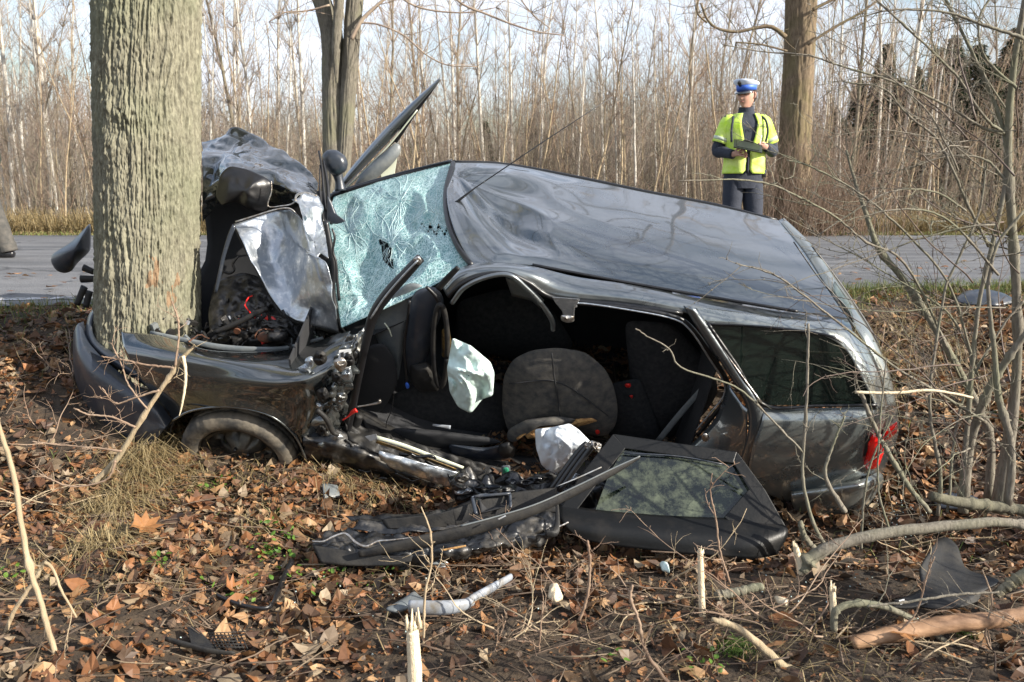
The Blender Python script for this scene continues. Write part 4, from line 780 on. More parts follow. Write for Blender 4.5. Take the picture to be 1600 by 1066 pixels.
dome('seat_frame', M['inner'], [(610, 668), (680, 672), (770, 684), (790, 692), (720, 700), (660, 706), (610, 690)], Sw(.24), car, bulge=.03, back=.1, amp=.006, freq=14)
bar('metal_scrap', M['lightgrey'], [(676, 664, 4), (690, 666, 5), (704, 668, 7)], Sw(.17), car, flat=.4)
# ---- windscreen, A pillars
ws = [[(523, 303), (575, 289), (640, 272), (704, 256)], [(512, 347), (570, 335), (640, 318), (697, 305)], [(518, 405), (580, 390), (645, 368), (704, 348)], [(526, 465), (585, 448), (652, 420), (716, 386)], [(534, 512), (580, 492), (660, 455), (736, 414)]]
hs = [.98, 1.10, 1.26, 1.385]
G = patchG([[R(u, v, h) for (u, v), h in zip(r, hs)] for r in ws], nu=90, nv=90)
Aa, Bb = np.meshgrid(np.linspace(0, 1, 90), np.linspace(0, 1, 90), indexing='ij'); ew = smooth(0, .15, Aa) * smooth(1, .85, Aa) * smooth(0, .15, Bb) * smooth(1, .85, Bb)
d = -.05 * np.exp(-(((Aa - .7) / .2) ** 2 + ((Bb - .3) / .25) ** 2)) + .02 * (1 - 3 * np.abs(fbm(np.stack([Aa * 3, Bb * 3, 0 * Aa], -1), 3, 81))) + .006 * fbm(np.stack([Aa * 14, Bb * 14, 0 * Aa], -1), 3, 83)
G = G + AH * (d * ew)[..., None]
mb = MB(); mb.grid(G); keep = []
for f in mb.f:
    a, b_ = divmod(f[0], 90); x, y = b_ / 89, a / 89; q = abs((x - .44) * 1.0 + (y - .53) * -.35 + .010 * math.sin(y * 34)); w0_ = .030 * math.sin(min(1, max(0, (y - .44) / .22)) * pi) + .006
    if .44 < y < .66 and q < w0_: continue
    if abs(y - (.52 + .5 * (x - .86) + .03 * math.sin(x * 90))) < .008 + .02 * max(0, .9 - abs(x - .84) * 12) and .72 < x < .97: continue
    keep.append(f)
mb.f = keep; mb.m = [0] * len(keep); mb.build('windscreen', M['shatter'], car, thick=.005)
def onws(a, b): a = min(.999, max(0, a)) * 89; b = min(.999, max(0, b)) * 89; i, j = int(a), int(b); fa, fb = a - i, b - j; return G[i, j] * (1 - fa) * (1 - fb) + G[i + 1, j] * fa * (1 - fb) + G[i, j + 1] * (1 - fa) * fb + G[i + 1, j + 1] * fa * fb + AH * .004
M['crack'] = mat('glass_crack_edges', (.68, .86, .85), .35, coat=.5)
random.seed(8); mbc = MB()
for (ca, cb, n_, R_) in ((.72, .28, 40, .34), (.5, .5, 22, .4), (.55, .82, 18, .25), (.22, .6, 14, .45), (.85, .5, 18, .3), (.35, .2, 14, .3), (.62, .12, 18, .22)):
    for k in range(n_):
        t_ = random.uniform(0, 6.28); l_ = R_ * random.uniform(.3, 1); r0_ = random.uniform(0, .06); Q = []
        for q in range(9):
            r_ = r0_ + (l_ - r0_) * q / 8; t2 = t_ + .25 * math.sin(q * .7 + k) * q / 8; Q.append(onws(ca + r_ * sin(t2) , cb + r_ * cos(t2)))
        mbc.tube(Q, np.linspace(.0016, .0006, 9), 3, cap=False)
    for k in range(n_ // 2):
        r_ = R_ * random.uniform(.08, .95); t_ = random.uniform(0, 6.28); dt = random.uniform(.3, .9); mbc.tube([onws(ca + (r_ + .01 * math.sin(q * 2.1 + k)) * sin(t_ + dt * q / 7), cb + r_ * cos(t_ + dt * q / 7)) for q in range(8)], .0009, 3, cap=False)
tag(mbc.build('glass_cracks', M['crack'], car), kind='stuff')
patch('dash_top', M['inner'], [[G[i, j] - AH * .16 + AW * .0 for j in (2, 25, 50, 70)] for i in (5, 30, 60, 86)], car, nu=8, nv=8)
bar('far_pillar', M['rubber'], [(516, 309, 12), (575, 291, 12), (640, 272, 10), (706, 254, 8)], lambda u, v, d=0: R(u, v, .97 + .41 * (u - 522) / 186), car, k=24)
bar('far_pillar_trim', M['bluegrey'], [(520, 302, 4), (575, 285, 4), (640, 267, 4), (706, 251, 4)], lambda u, v, d=0: R(u, v, .99 + .41 * (u - 522) / 186), car, k=24)
dome('cowl_panel', M['bluegrey'], [(511, 305), (518, 315), (526, 335), (541, 346), (525, 351), (511, 346)], Dy(4.55), car, bulge=.01, back=.02)
bar('wiper_arm', M['rubber'], [(519, 357, 3), (523, 372, 4), (520, 392, 4), (525, 410, 4), (527, 440, 5), (530, 470, 5)], Dy(4.3), car)
bar('pillar_upper', M['rubber'], [(657, 403, 15), (634, 428, 17), (605, 460, 18), (584, 492, 17), (573, 530, 14), (562, 580, 13), (552, 630, 13), (541, 680, 13)], Sw(.12, .0006), car, flat=.7, k=50)
bar('pillar_trim', M['silver'], [(653, 407, 3), (628, 433, 3), (600, 466, 3), (579, 498, 3)], Sw(.07, .0006), car)
dome('torn_tip', M['bare'], [(645, 404), (655, 399), (660, 408), (656, 415), (648, 412)], Sw(.2), car, bulge=.012, back=.02, amp=.01, freq=100, n=20)
bar('broken_trim', M['black'], [(684, 452, 10), (700, 434, 10), (716, 418, 8)], Sw(.3), car, flat=.4)
bar('torn_wiring', M['rubber'], [(666, 448, 5), (680, 462, 7), (688, 476, 8), (696, 490, 5)], Sw(.3), car)
# ---- bonnet crumpled in sheets
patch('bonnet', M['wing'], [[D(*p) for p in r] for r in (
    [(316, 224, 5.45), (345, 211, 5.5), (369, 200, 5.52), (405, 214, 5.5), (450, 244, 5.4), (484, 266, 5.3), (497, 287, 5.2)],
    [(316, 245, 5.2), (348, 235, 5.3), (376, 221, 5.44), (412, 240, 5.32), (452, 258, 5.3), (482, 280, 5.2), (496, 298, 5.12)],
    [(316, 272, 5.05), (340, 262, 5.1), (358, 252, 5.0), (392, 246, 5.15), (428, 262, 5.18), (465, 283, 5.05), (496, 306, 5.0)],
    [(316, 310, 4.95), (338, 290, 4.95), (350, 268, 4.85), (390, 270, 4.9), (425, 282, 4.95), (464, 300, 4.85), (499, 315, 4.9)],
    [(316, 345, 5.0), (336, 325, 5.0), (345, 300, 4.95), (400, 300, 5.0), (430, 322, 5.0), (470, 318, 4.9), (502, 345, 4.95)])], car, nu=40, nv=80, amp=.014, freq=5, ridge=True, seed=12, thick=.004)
dome('bonnet_fold', M['rubber'], [(336, 305), (344, 272), (358, 259), (385, 264), (415, 277), (425, 285), (422, 305), (418, 331), (396, 331), (372, 316), (345, 322)], Dy(4.82), car, bulge=.05, back=.05, amp=.05, freq=5, ridge=True, seed=4, n=60, nr=14)
patch('bonnet_tear', M['silver'], [[D(*p) for p in r] for r in (
    [(456, 312, 4.75), (475, 303, 4.8), (497, 306, 4.85), (503, 322, 4.85)], [(474, 335, 4.6), (486, 330, 4.75), (500, 340, 4.78), (507, 356, 4.75)], [(479, 372, 4.55), (490, 376, 4.7), (503, 372, 4.7), (511, 385, 4.62)], [(484, 392, 4.55), (491, 403, 4.5), (501, 396, 4.55), (513, 402, 4.5)])], car, nu=24, nv=24, amp=.015, freq=10, ridge=True, thick=.003)
patch('bonnet_corner', M['silver'], [[D(*p) for p in r] for r in (
    [(366, 349, 4.72), (400, 339, 4.78), (430, 330, 4.82), (452, 328, 4.74), (473, 346, 4.55)],
    [(382, 385, 4.64), (412, 375, 4.76), (443, 366, 4.8), (466, 382, 4.54), (486, 398, 4.42)],
    [(402, 422, 4.60), (430, 412, 4.72), (462, 404, 4.62), (490, 404, 4.42), (511, 412, 4.36)],
    [(422, 460, 4.58), (448, 452, 4.62), (480, 452, 4.5), (504, 456, 4.38), (520, 472, 4.34)],
    [(440, 490, 4.55), (465, 501, 4.5), (490, 509, 4.46), (514, 515, 4.44), (530, 520, 4.42)])], car, nu=50, nv=60, amp=.012, freq=4, ridge=True, seed=22, thick=.004)
bar('bonnet_edge', M['black'], [(366, 350, 6), (384, 388, 6), (404, 425, 6), (424, 463, 7), (441, 491, 9), (466, 503, 9), (490, 511, 9), (515, 517, 8), (531, 521, 6)], Dy(4.5, .0012), car, k=50)
bar('torn_rim', M['bare'], [(368, 347, 3), (400, 337, 3), (430, 328, 3), (452, 326, 3), (465, 336, 2), (472, 345, 2), (474, 360, 3), (480, 375, 3), (484, 392, 3), (491, 403, 3), (500, 396, 3)], Dy(4.66), car, k=60, n=5)
bar('torn_rim', M['bare'], [(424, 283, 2), (424, 300, 2), (419, 322, 2), (440, 322, 2), (458, 318, 3), (464, 305, 4), (478, 301, 3), (495, 306, 3)], Dy(4.73), car, k=60, n=5)
bar('bonnet_stay', M['bluegrey'], [(366, 352, 7), (358, 372, 7), (349, 402, 6), (343, 430, 6), (337, 457, 5)], Dy(4.68), car)
bar('bonnet_latch', M['darkmetal'], [(373, 400, 3), (364, 412, 4), (366, 422, 4), (358, 427, 5), (348, 424, 4)], Dy(4.72), car)
for pts in ([(498, 236, 3), (503, 262, 4), (506, 300, 5), (510, 330, 4)], [(505, 250, 3), (512, 290, 5), (514, 330, 7), (518, 350, 5)], [(500, 258, 2), (500, 300, 3), (506, 352, 3)]): bar('wiper_link', M['rubber'], pts, Dy(5.0, .002, 330), car)
bar('scuttle_seal', M['rubber'], [(509, 345, 8), (516, 385, 10), (522, 420, 9), (520, 450, 9), (524, 480, 10), (532, 510, 12), (540, 520, 8)], Dy(4.46), car, k=40)
# engine bay
patch('bulkhead', M['inner'], [[D(*p) for p in r] for r in ([(316, 300, 5.25), (420, 290, 5.2), (508, 300, 5.05)], [(316, 420, 5.2), (420, 420, 5.1), (520, 420, 4.85)], [(200, 530, 5.0), (400, 560, 4.9), (532, 540, 4.7)])], car, nu=10, nv=20)
dome('engine_block', M['darkmetal'], [(335, 440), (380, 425), (430, 440), (470, 490), (515, 512), (500, 540), (420, 545), (330, 535), (325, 490)], Dy(4.75, .002, 480), car, bulge=.08, back=.3, amp=.06, freq=14, ridge=True, n=90, nr=24)
random.seed(17); jk = MB()
jm = [M['darkmetal'], M['black'], M['lightgrey'], M['rust'], M['bare'], M['grey'], M['red']]
for k in range(230):
    u = random.uniform(235, 520) if k % 3 else random.uniform(340, 500); v = 528 - abs(random.gauss(0, 1)) * (16 if u < 330 else 26) + (u > 300) * 6; y = 4.62 + random.uniform(-.1, .15) + (528 - v) * .002
    m_ = random.choices(range(7), [5, 7, 1.6, 1.0, .7, 2, .35])[0]; s_ = random.uniform(.008, .035)
    if random.random() < .55: jk.box(D(u, v, y), (s_ * random.uniform(.8, 2.5), s_, s_ * random.uniform(.3, 1)), m_, rotm(*rng.uniform(0, 3, 3)))
    elif random.random() < .6: jk.tube(wander(D(u, v, y), (random.gauss(0, 1), random.gauss(0, .4), random.gauss(0, .6)), random.uniform(.05, .2), 6, .4), .004 if m_ != 1 else .008, 5, m_)
    else:
        c_ = D(u, v, y); ax_ = rng.normal(0, 1, 3); ax_ /= np.linalg.norm(ax_); jk.tube([c_, c_ + ax_ * s_ * .5], [s_, s_], 12, m_)
tag(jk.build('engine_debris', jm, car, sm=False, bevel=0), kind='stuff')
bar('radiator_hose', M['black'], [(335, 520, 8), (370, 505, 9), (400, 490, 9), (418, 482, 8)], Dy(4.55), car)
bar('battery_cover', M['red'], [(408, 495, 9), (425, 500, 11), (432, 508, 8)], Dy(4.6), car, flat=.5)
dome('pulley', M['rust'], [(416 + 16 * cos(a), 527 + 9 * sin(a)) for a in np.linspace(0, 2 * pi, 16)[:-1]], Dy(4.5), car, bulge=.01, back=.03, n=24)
MB().tube([D(434, 526, 4.5) + [0, 0, -.02], D(434, 524, 4.5) + [0, 0, .02]], [.055, .055], 20).tube([D(434, 524, 4.5), D(434, 521, 4.48) + [0, 0, .02]], [.025, .02], 14).build('strut_mount', M['darkmetal'], car)
bar('wing_rail', M['grey'], [(235, 520, 7), (290, 532, 9), (345, 543, 11), (400, 546, 9), (450, 543, 7), (505, 528, 5)], Dy(4.5), car, flat=.5)
# ---- near wing
fr = [[(190, 519, .32), (250, 525, .30), (330, 548, .26), (420, 549, .36), (478, 540, .40), (522, 524, .36), (548, 518, .28)],
      [(194, 545, .20), (252, 548, .12), (330, 560, .06), (420, 566, .12), (472, 562, .16), (512, 548, .16), (534, 545, .14)],
      [(206, 572, .14), (258, 575, .05), (330, 585, .0), (415, 592, -.01), (468, 592, -.02), (505, 585, .03), (522, 582, .06)],
      [(226, 600, .10), (262, 602, .02), (325, 608, -.02), (395, 612, -.03), (452, 622, -.03), (488, 628, .0), (510, 622, .05)],
      [(258, 636, .08), (285, 628, .0), (330, 622, -.03), (385, 626, -.035), (435, 640, -.03), (472, 668, -.02), (496, 670, .03)],
      [(270, 656, .06), (296, 642, .0), (338, 635, -.04), (385, 638, -.045), (428, 652, -.04), (462, 682, -.03), (478, 716, .0)]]
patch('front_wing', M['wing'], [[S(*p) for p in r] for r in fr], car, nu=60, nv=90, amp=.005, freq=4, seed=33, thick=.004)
bar('arch_lip', M['paint_dusty'], [(270, 657, 4), (296, 643, 4), (338, 636, 4), (385, 639, 4), (428, 653, 4), (462, 683, 4), (478, 718, 4)], Sw(-.04), car, k=40)
patch('wing_liner', M['black'], [[S(*p) for p in r] for r in ([(262, 700, .0), (272, 658, 0), (298, 644, 0), (340, 637, 0), (386, 640, 0), (428, 654, 0), (462, 684, 0), (478, 720, 0)], [(262, 700, .35), (272, 658, .35), (298, 644, .35), (340, 637, .35), (386, 640, .35), (428, 654, .35), (462, 684, .35), (478, 720, .35)])], car, nu=6, nv=30)
plate('arch_backing', M['inner'], [(250, 640), (300, 620), (470, 640), (490, 760), (260, 760)], Sw(.36), car)
# ---- front wheel
def wheel(px, w0, Rt, parent):
    c = S(px[0], px[1], w0); tx = (AL, AH, AW); mb = MB(); n = 120
    prof = [(.64, .19), (.66, .03), (.72, .0), (.80, -.012), (.90, -.008), (.965, .008), (.985, .02), (1.0, .035), (1.0, .055), (.985, .058), (.985, .064), (1.0, .067), (1.0, .09), (.985, .093), (.985, .099), (1.0, .102), (1.0, .13), (.985, .133), (.985, .139), (1.0, .142), (1.0, .16), (.96, .19), (.64, .195)]
    G_ = np.zeros((len(prof), n, 3)); ang_ = np.arange(n) * 2 * pi / n
    for i, (r, ww) in enumerate(prof):
        for j in range(n):
            rr = r * Rt * (1 - (.016 if (r > .95 and j % 3 == 0) else 0)); G_[i, j] = c + AL * rr * cos(ang_[j]) + AH * rr * sin(ang_[j]) + AW * ww
    ty = MB().grid(G_, closed=True).build('tyre', M['tyre'], parent, sm=True)
    prof2 = [(.66, .02), (.63, .035), (.60, .03), (.58, .07), (.40, .10), (.36, .07), (.20, .05), (.17, .04), (.12, .035), (.0, .035)]
    G2 = np.zeros((len(prof2), 60, 3))
    for i, (r, ww) in enumerate(prof2):
        for j in range(60):
            a = j * 2 * pi / 60; G2[i, j] = c + AL * r * Rt * cos(a) + AH * r * Rt * sin(a) + AW * (ww + (.03 if (.3 < r < .59 and (j % 8) in (0, 1)) else 0))
    MB().grid(G2, closed=True).build('rim', M['rim'], parent)
    for k in range(4):
        a = k * pi / 2 + .4; q = c + AL * .05 * cos(a) + AH * .05 * sin(a); MB().tube([q + AW * .02, q + AW * .045], [.009, .009], 6).build('wheel_nut', M['darkmetal'], parent)
fw = bpy.data.objects.new('front_wheel', None); COL.objects.link(fw); fw.parent = car; fw['_o'] = [float(q) for q in car.location]
wheel((372, 720), -.045, .312, fw)
# ---- front bumper and nose
patch('front_bumper', M['bluegrey'], [[D(*p) for p in r] for r in (
    [(130, 503, 4.72), (140, 535, 4.55), (162, 562, 4.44), (196, 590, 4.36), (228, 612, 4.30), (252, 634, 4.28), (268, 656, 4.28)],
    [(122, 507, 4.66), (128, 540, 4.47), (148, 570, 4.36), (184, 598, 4.28), (218, 622, 4.22), (243, 643, 4.21), (260, 668, 4.22)],
    [(116, 522, 4.66), (120, 556, 4.47), (138, 588, 4.36), (170, 615, 4.29), (205, 640, 4.23), (234, 660, 4.22), (252, 676, 4.22)],
    [(115, 560, 4.72), (121, 590, 4.56), (138, 622, 4.44), (163, 648, 4.36), (192, 668, 4.30), (222, 686, 4.26), (242, 690, 4.26)],
    [(120, 600, 4.8), (128, 626, 4.68), (146, 652, 4.56), (170, 674, 4.48), (190, 690, 4.40), (214, 704, 4.34), (232, 704, 4.34)])], car, nu=40, nv=70, amp=.003, freq=8, thick=.006)
patch('bumper_shield', M['black'], [[D(*p) for p in r] for r in ([(235, 700, 4.3), (258, 672, 4.25), (272, 660, 4.3)], [(208, 706, 4.25), (225, 700, 4.3), (238, 690, 4.3)])], car, nu=6, nv=10)
patch('grille_surround', M['bluegrey'], [[D(*p) for p in r] for r in ([(157, 472, 4.75), (139, 494, 4.7), (136, 530, 4.6), (158, 558, 4.5), (212, 593, 4.4), (246, 614, 4.36)], [(162, 474, 4.7), (145, 496, 4.64), (144, 528, 4.54), (167, 554, 4.45), (218, 586, 4.36), (250, 606, 4.33)], [(166, 482, 4.78), (151, 500, 4.74), (150, 527, 4.64), (174, 549, 4.55), (222, 580, 4.44), (250, 598, 4.4)])], car, nu=8, nv=40)
patch('grille', M['black'], [[D(*p) for p in r] for r in ([(150, 500, 4.8), (190, 519, 4.8), (215, 560, 4.7), (262, 625, 4.5)], [(125, 530, 4.75), (150, 570, 4.6), (200, 610, 4.45), (262, 650, 4.36)])], car, nu=10, nv=20, amp=.02, freq=12)
dome('headlight_housing', M['cream'], [(150, 508), (181, 515), (178, 528), (168, 541), (150, 536), (144, 520)], Dy(4.68), car, bulge=.02, back=.03, amp=.03, freq=30, ridge=True)
for i in range(4): bar('housing_rib', M['lightgrey'], [(146, 514 + i * 6, 3), (176, 520 + i * 6, 3)], Dy(4.64), car)
bar('tow_loop', M['rust'], [(115 + 7 * cos(a), 626 + 10 * sin(a), 2.5) for a in np.linspace(0, 2 * pi, 12)], Dy(4.6), car, n=6)
dome('bumper_end', M['bluegrey'], [(142, 347), (112, 378), (80, 398), (79, 410), (88, 424), (101, 428), (113, 424), (120, 412), (142, 392)], Dy(5.45), car, bulge=.12, back=.06, pw=2)
for i, (a, b_) in enumerate((((130, 418), (146, 425)), ((126, 436), (148, 436)), ((132, 448), (120, 476)), ((140, 455), (134, 480)))): bar('torn_bracket', M['black'], [(*a, 12), (*b_, 10)], Dy(5.2), car, flat=.6)
# ---- pillar base, sill, torn sheet
patch('hinge_pillar', M['paint_dusty'], [[S(*p) for p in r] for r in (
    [(540, 520, .2), (560, 520, .2), (578, 510, .25)], [(522, 560, .08), (548, 560, .1), (566, 560, .18)], [(508, 600, .06), (528, 605, .03), (552, 605, .15)], [(496, 650, .03), (514, 655, 0), (544, 650, .12)], [(478, 705, .0), (508, 700, -.02), (538, 690, .1)])], car, nu=60, nv=40, amp=.03, freq=11, ridge=True, seed=44, thick=.004)
plate('sticker', M['white'], [(530, 547), (549, 545), (546, 575), (527, 577)], Sw(-.0, .0013), car, t=.003, bevel=0)
for i in range(4): plate('sticker_code', M['inner'], [(532 + (i % 2) * 8, 551 + i // 2 * 11), (537 + (i % 2) * 8, 550 + i // 2 * 11), (537 + (i % 2) * 7, 558 + i // 2 * 11), (532 + (i % 2) * 7, 559 + i // 2 * 11)], Sw(-.004, .0013), car, t=.002, bevel=0)
random.seed(31)
for k in range(16):
    u = random.uniform(478, 545); v = random.uniform(560, 700); n_ = random.randint(5, 7); o_ = [(u + random.uniform(5, 15) * cos(a), v + random.uniform(6, 18) * sin(a)) for a in np.linspace(0, 2 * pi, n_ + 1)[:-1]]
    dome('torn_sheet', M[random.choice(['bare', 'silver', 'black', 'paint_dusty', 'black', 'paint', 'paint_dusty'])], o_, Sw(random.uniform(-.06, .04)), car, bulge=.01, back=.01, amp=.03, freq=35, ridge=True, seed=k, n=24, nr=6)
bar('torn_wiring', M['black'], [(495, 640, 8), (510, 655, 9), (520, 675, 8), (530, 680, 6)], Sw(-.05), car)
patch('sill', M['torn'], [[S(*p) for p in r] for r in (
    [(478, 668, .05), (520, 668, .05), (575, 690, .05), (640, 722, .05), (720, 748, .05), (800, 760, .05), (880, 770, .05)],
    [(474, 690, -.03), (520, 695, -.03), (575, 712, -.03), (640, 742, -.02), (718, 768, 0), (800, 782, 0), (880, 790, 0)],
    [(476, 712, -.02), (520, 718, -.02), (575, 730, -.02), (640, 758, 0), (715, 782, 0), (800, 795, 0), (880, 800, 0)],
    [(480, 724, .1), (530, 738, .1), (590, 748, .1), (650, 768, .1), (715, 790, .1), (800, 800, .1), (880, 805, .1)])], car, nu=24, nv=80, amp=.012, freq=9, ridge=True, seed=5, thick=.004)
patch('sill_flange', M['black'], [[S(*p) for p in r] for r in ([(535, 650, .12), (575, 668, .12), (640, 690, .12), (720, 715, .12), (800, 735, .12)], [(545, 690, .02), (585, 705, .0), (645, 730, .0), (722, 758, .0), (800, 772, .02)])], car, nu=14, nv=60, amp=.02, freq=12, ridge=True)
patch('floor_edge', M['black'], [[S(*p) for p in r] for r in ([(560, 640, .3), (640, 680, .28), (720, 700, .26), (850, 715, .24), (960, 720, .24), (1060, 715, .24)], [(580, 690, .1), (650, 715, .08), (725, 738, .07), (850, 765, .06), (960, 780, .06), (1080, 790, .06)])], car, nu=12, nv=60, amp=.02, freq=9)
patch('step_trim', M['silver'], [[S(*p) for p in r] for r in ([(592, 704, -.03), (625, 713, -.04), (670, 726, -.04), (722, 740, -.03)], [(592, 712, -.05), (625, 724, -.06), (670, 738, -.06), (716, 752, -.05)], [(594, 720, -.03), (622, 734, -.04), (668, 752, -.04), (712, 764, -.03)])], car, nu=12, nv=40, amp=.006, freq=14, ridge=True, thick=.003)
bar('seal_strip', M['cream'], [(586, 683, 7), (630, 696, 7), (680, 715, 7), (724, 731, 5)], Sw(-.02), car, flat=.4)
bar('seal_strip', M['brass'], [(588, 690, 6), (630, 704, 6), (680, 722, 6), (712, 734, 5)], Sw(-.01), car, flat=.4)
plate('panel_scrap', M['lightgrey'], [(570, 682), (588, 678), (590, 686), (578, 690)], Sw(-.03), car)
bar('red_wire', M['red'], [(535, 657, 2.5), (545, 650, 3), (551, 644, 7), (557, 641, 8)], Sw(.05), car, flat=.4)
bar('metal_scrap', M['bare'], [(556, 636, 3), (575, 633, 3), (592, 629, 5), (593, 625, 5)], Sw(.1), car)
bar('rubber_bellows', M['black'], [(548, 672, 16), (556, 660, 17), (562, 648, 14)], Sw(.12), car)
dome('inertia_reel', M['grey'], [(783, 728), (797, 727), (798, 746), (784, 748)], Sw(-.08), car, bulge=.008, back=.02, n=24, sm_=1)
dome('sticker', M['green'], [(785, 731), (795, 730), (796, 743), (786, 745)], Sw(-.085), car, bulge=.008, back=.005, n=20)
dome('torn_sheet', M['silver'], [(798, 735), (815, 745), (826, 758), (815, 765), (798, 768), (795, 750)], Sw(-.04), car, bulge=.02, amp=.03, freq=30, ridge=True)
bar('belt_webbing', M['black'], [(777, 742, 13), (776, 760, 13), (775, 775, 12)], Sw(-.06), car, flat=.2)
patch('crushed_sill', M['torn'], [[D(*p) for p in r] for r in ([(700, 735, 4.0), (760, 742, 4.0), (830, 748, 3.98), (900, 745, 3.95), (965, 740, 3.95)], [(706, 765, 3.86), (765, 768, 3.86), (832, 772, 3.84), (900, 775, 3.84), (960, 780, 3.84)], [(712, 795, 3.84), (765, 800, 3.80), (832, 806, 3.78), (900, 812, 3.76), (960, 818, 3.76)])], car, nu=40, nv=70, amp=.04, freq=8, ridge=True, seed=66, thick=.004)
random.seed(13)
for k in range(20):
    u = random.uniform(715, 905); v = random.uniform(742, 800); n_ = random.randint(4, 6); o_ = [(u + random.uniform(6, 26) * cos(a), v + random.uniform(4, 12) * sin(a)) for a in np.linspace(0, 2 * pi, n_ + 1)[:-1]]
    dome('torn_sheet', M[random.choice(['black', 'torn', 'black', 'rubber', 'bluegrey', 'torn', 'silver'])], o_, Dy(random.uniform(3.70, 3.84)), car, bulge=.01, back=.01, amp=.03, freq=25, ridge=True, seed=k, n=24, nr=6)
for k in range(26):
    u = random.uniform(560, 900); v = 700 + (u - 560) * .25 + random.uniform(-15, 45); bar('torn_wiring', M[random.choice(['rubber', 'black', 'bluegrey', 'torn'])], [(u + 14 * q + random.uniform(-4, 4), v + random.uniform(-7, 7) + 3 * q, random.uniform(2, 7)) for q in range(4)], Sw(random.uniform(-.04, .02)), car, n=6)
# ---- aerial, far door, mirror
MB().tube([R(705, 323, 1.41), R(716, 314, 1.44), R(742, 294, 1.55)], [.013, .008, .004], 8).build('aerial_base', M['rubber'], car)
MB().tube([R(742, 294, 1.55), D(850, 221, 4.85), D(957, 151, 4.75)], [.0035, .003, .0022], 6).build('aerial', M['rubber'], car)
fd = Dy(5.75, -.001, 200)
patch('far_door', M['paint'], [[fd(p[0], p[1], p[2]) for p in r] for r in ([(518, 303, 0), (553, 258, 0), (597, 207, 0), (640, 164, 0), (688, 121, 0)], [(523, 304, .04), (560, 260, .04), (602, 214, .04), (645, 168, .04), (688, 123, .02)], [(530, 304, 0), (567, 263, 0), (607, 221, 0), (648, 175, 0), (687, 127, 0)])], car, nu=8, nv=40)
bar('far_door_frame', M['rubber'], [(686, 126, 3), (668, 148, 7), (645, 178, 9), (628, 205, 8), (618, 222, 6)], fd, car)
bar('far_door_seal', M['cream'], [(533, 302, 3), (570, 266, 2.5), (610, 224, 2.5), (652, 172, 2)], Dy(5.7, -.001, 200), car, k=24)
plate('far_door_glass', M['clear'], [(560, 276), (608, 226), (650, 176), (625, 210), (617, 222), (590, 246), (565, 268)], Dy(5.78, -.001, 200), car, t=.005, bevel=0)
dome('far_door_trim', M['grey'], [(552, 292), (565, 270), (592, 245), (618, 222), (627, 226), (626, 240), (612, 258), (592, 276), (575, 290)], Dy(5.72), car, bulge=.04, back=.03)
plate('far_door_trim', M['cream'], [(594, 272), (612, 257), (621, 246), (616, 274), (596, 279)], Dy(5.76), car)
dome('far_mirror', M['bluegrey'], [(503, 243), (511, 234), (526, 234), (540, 244), (544, 256), (541, 268), (528, 274), (516, 272), (506, 258)], Dy(5.4), car, bulge=.05, back=.08, pw=4, sm_=1, n=36)
bar('mirror_stem', M['bluegrey'], [(526, 268, 18), (530, 282, 14), (532, 298, 18)], Dy(5.45), car)

# ------------------------------------------------------------------ doors and debris lying in the ditch
rd_ = Dy(3.78, -.0017 * -1, 680) if False else (lambda u, v, d=0: D(u, v, 3.80 - (v - 680) * .0017 - d))
rdoor = thing('rear_door', rd_(1060, 868), 'black rear door with muddy glass leaning against the open side of the car', 'car door')
M['doorblack'] = mat('door_black', (.006, .0065, .007), .4, spec=.25, var=(.02, .018, .016), vscale=8, bump=.1, bscale=50, ramp=(.5, .8))
patch('door_panel', M['doorblack'], [[rd_(p[0], p[1], p[2]) for p in r] for r in ([(872, 790, 0), (940, 800, 0), (1040, 808, 0), (1136, 812, 0), (1175, 815, 0), (1218, 818, 0)], [(876, 815, .04), (935, 825, .05), (1040, 835, .05), (1130, 842, .05), (1180, 845, .05), (1230, 832, .02)], [(900, 838, .03), (945, 850, .03), (1040, 862, .03), (1130, 870, .03), (1180, 872, .03), (1212, 866, .0)])], rdoor, nu=14, nv=40, amp=.004, thick=.02)
for o_ in ([(958, 678), (1152, 706), (1146, 724), (976, 701)], [(1152, 706), (1196, 766), (1232, 830), (1214, 826), (1172, 768), (1146, 724)], [(958, 678), (978, 700), (930, 760), (898, 802), (874, 797), (905, 745)]):
    plate('window_frame', M['doorblack'], o_, rd_, rdoor, t=.03, bevel=.004)
plate('corner_panel', M['doorblack'], [(1132, 808), (1170, 765), (1200, 785), (1216, 822), (1140, 815)], lambda u, v, d=0: rd_(u, v, d + .01), rdoor)
plate('door_glass', M['dirtyglass'], [(975, 700), (1060, 706), (1145, 722), (1172, 768), (1136, 812), (1040, 808), (930, 798), (950, 745)], lambda u, v, d=0: rd_(u, v, d - .005), rdoor, t=.005, bevel=0)
bar('glass_seal', M['bluegrey'], [(975, 708, 2.5), (1060, 713, 2.5), (1132, 726, 2.5)], lambda u, v, d=0: rd_(u, v, .02), rdoor)
td = lambda u, v, d=0: D(u, v, 3.72 - (v - 700) * .0022 - d)
tdoor = thing('torn_door', td(690, 880), 'crumpled front door torn off and lying flat on the leaves below the sill', 'car door')
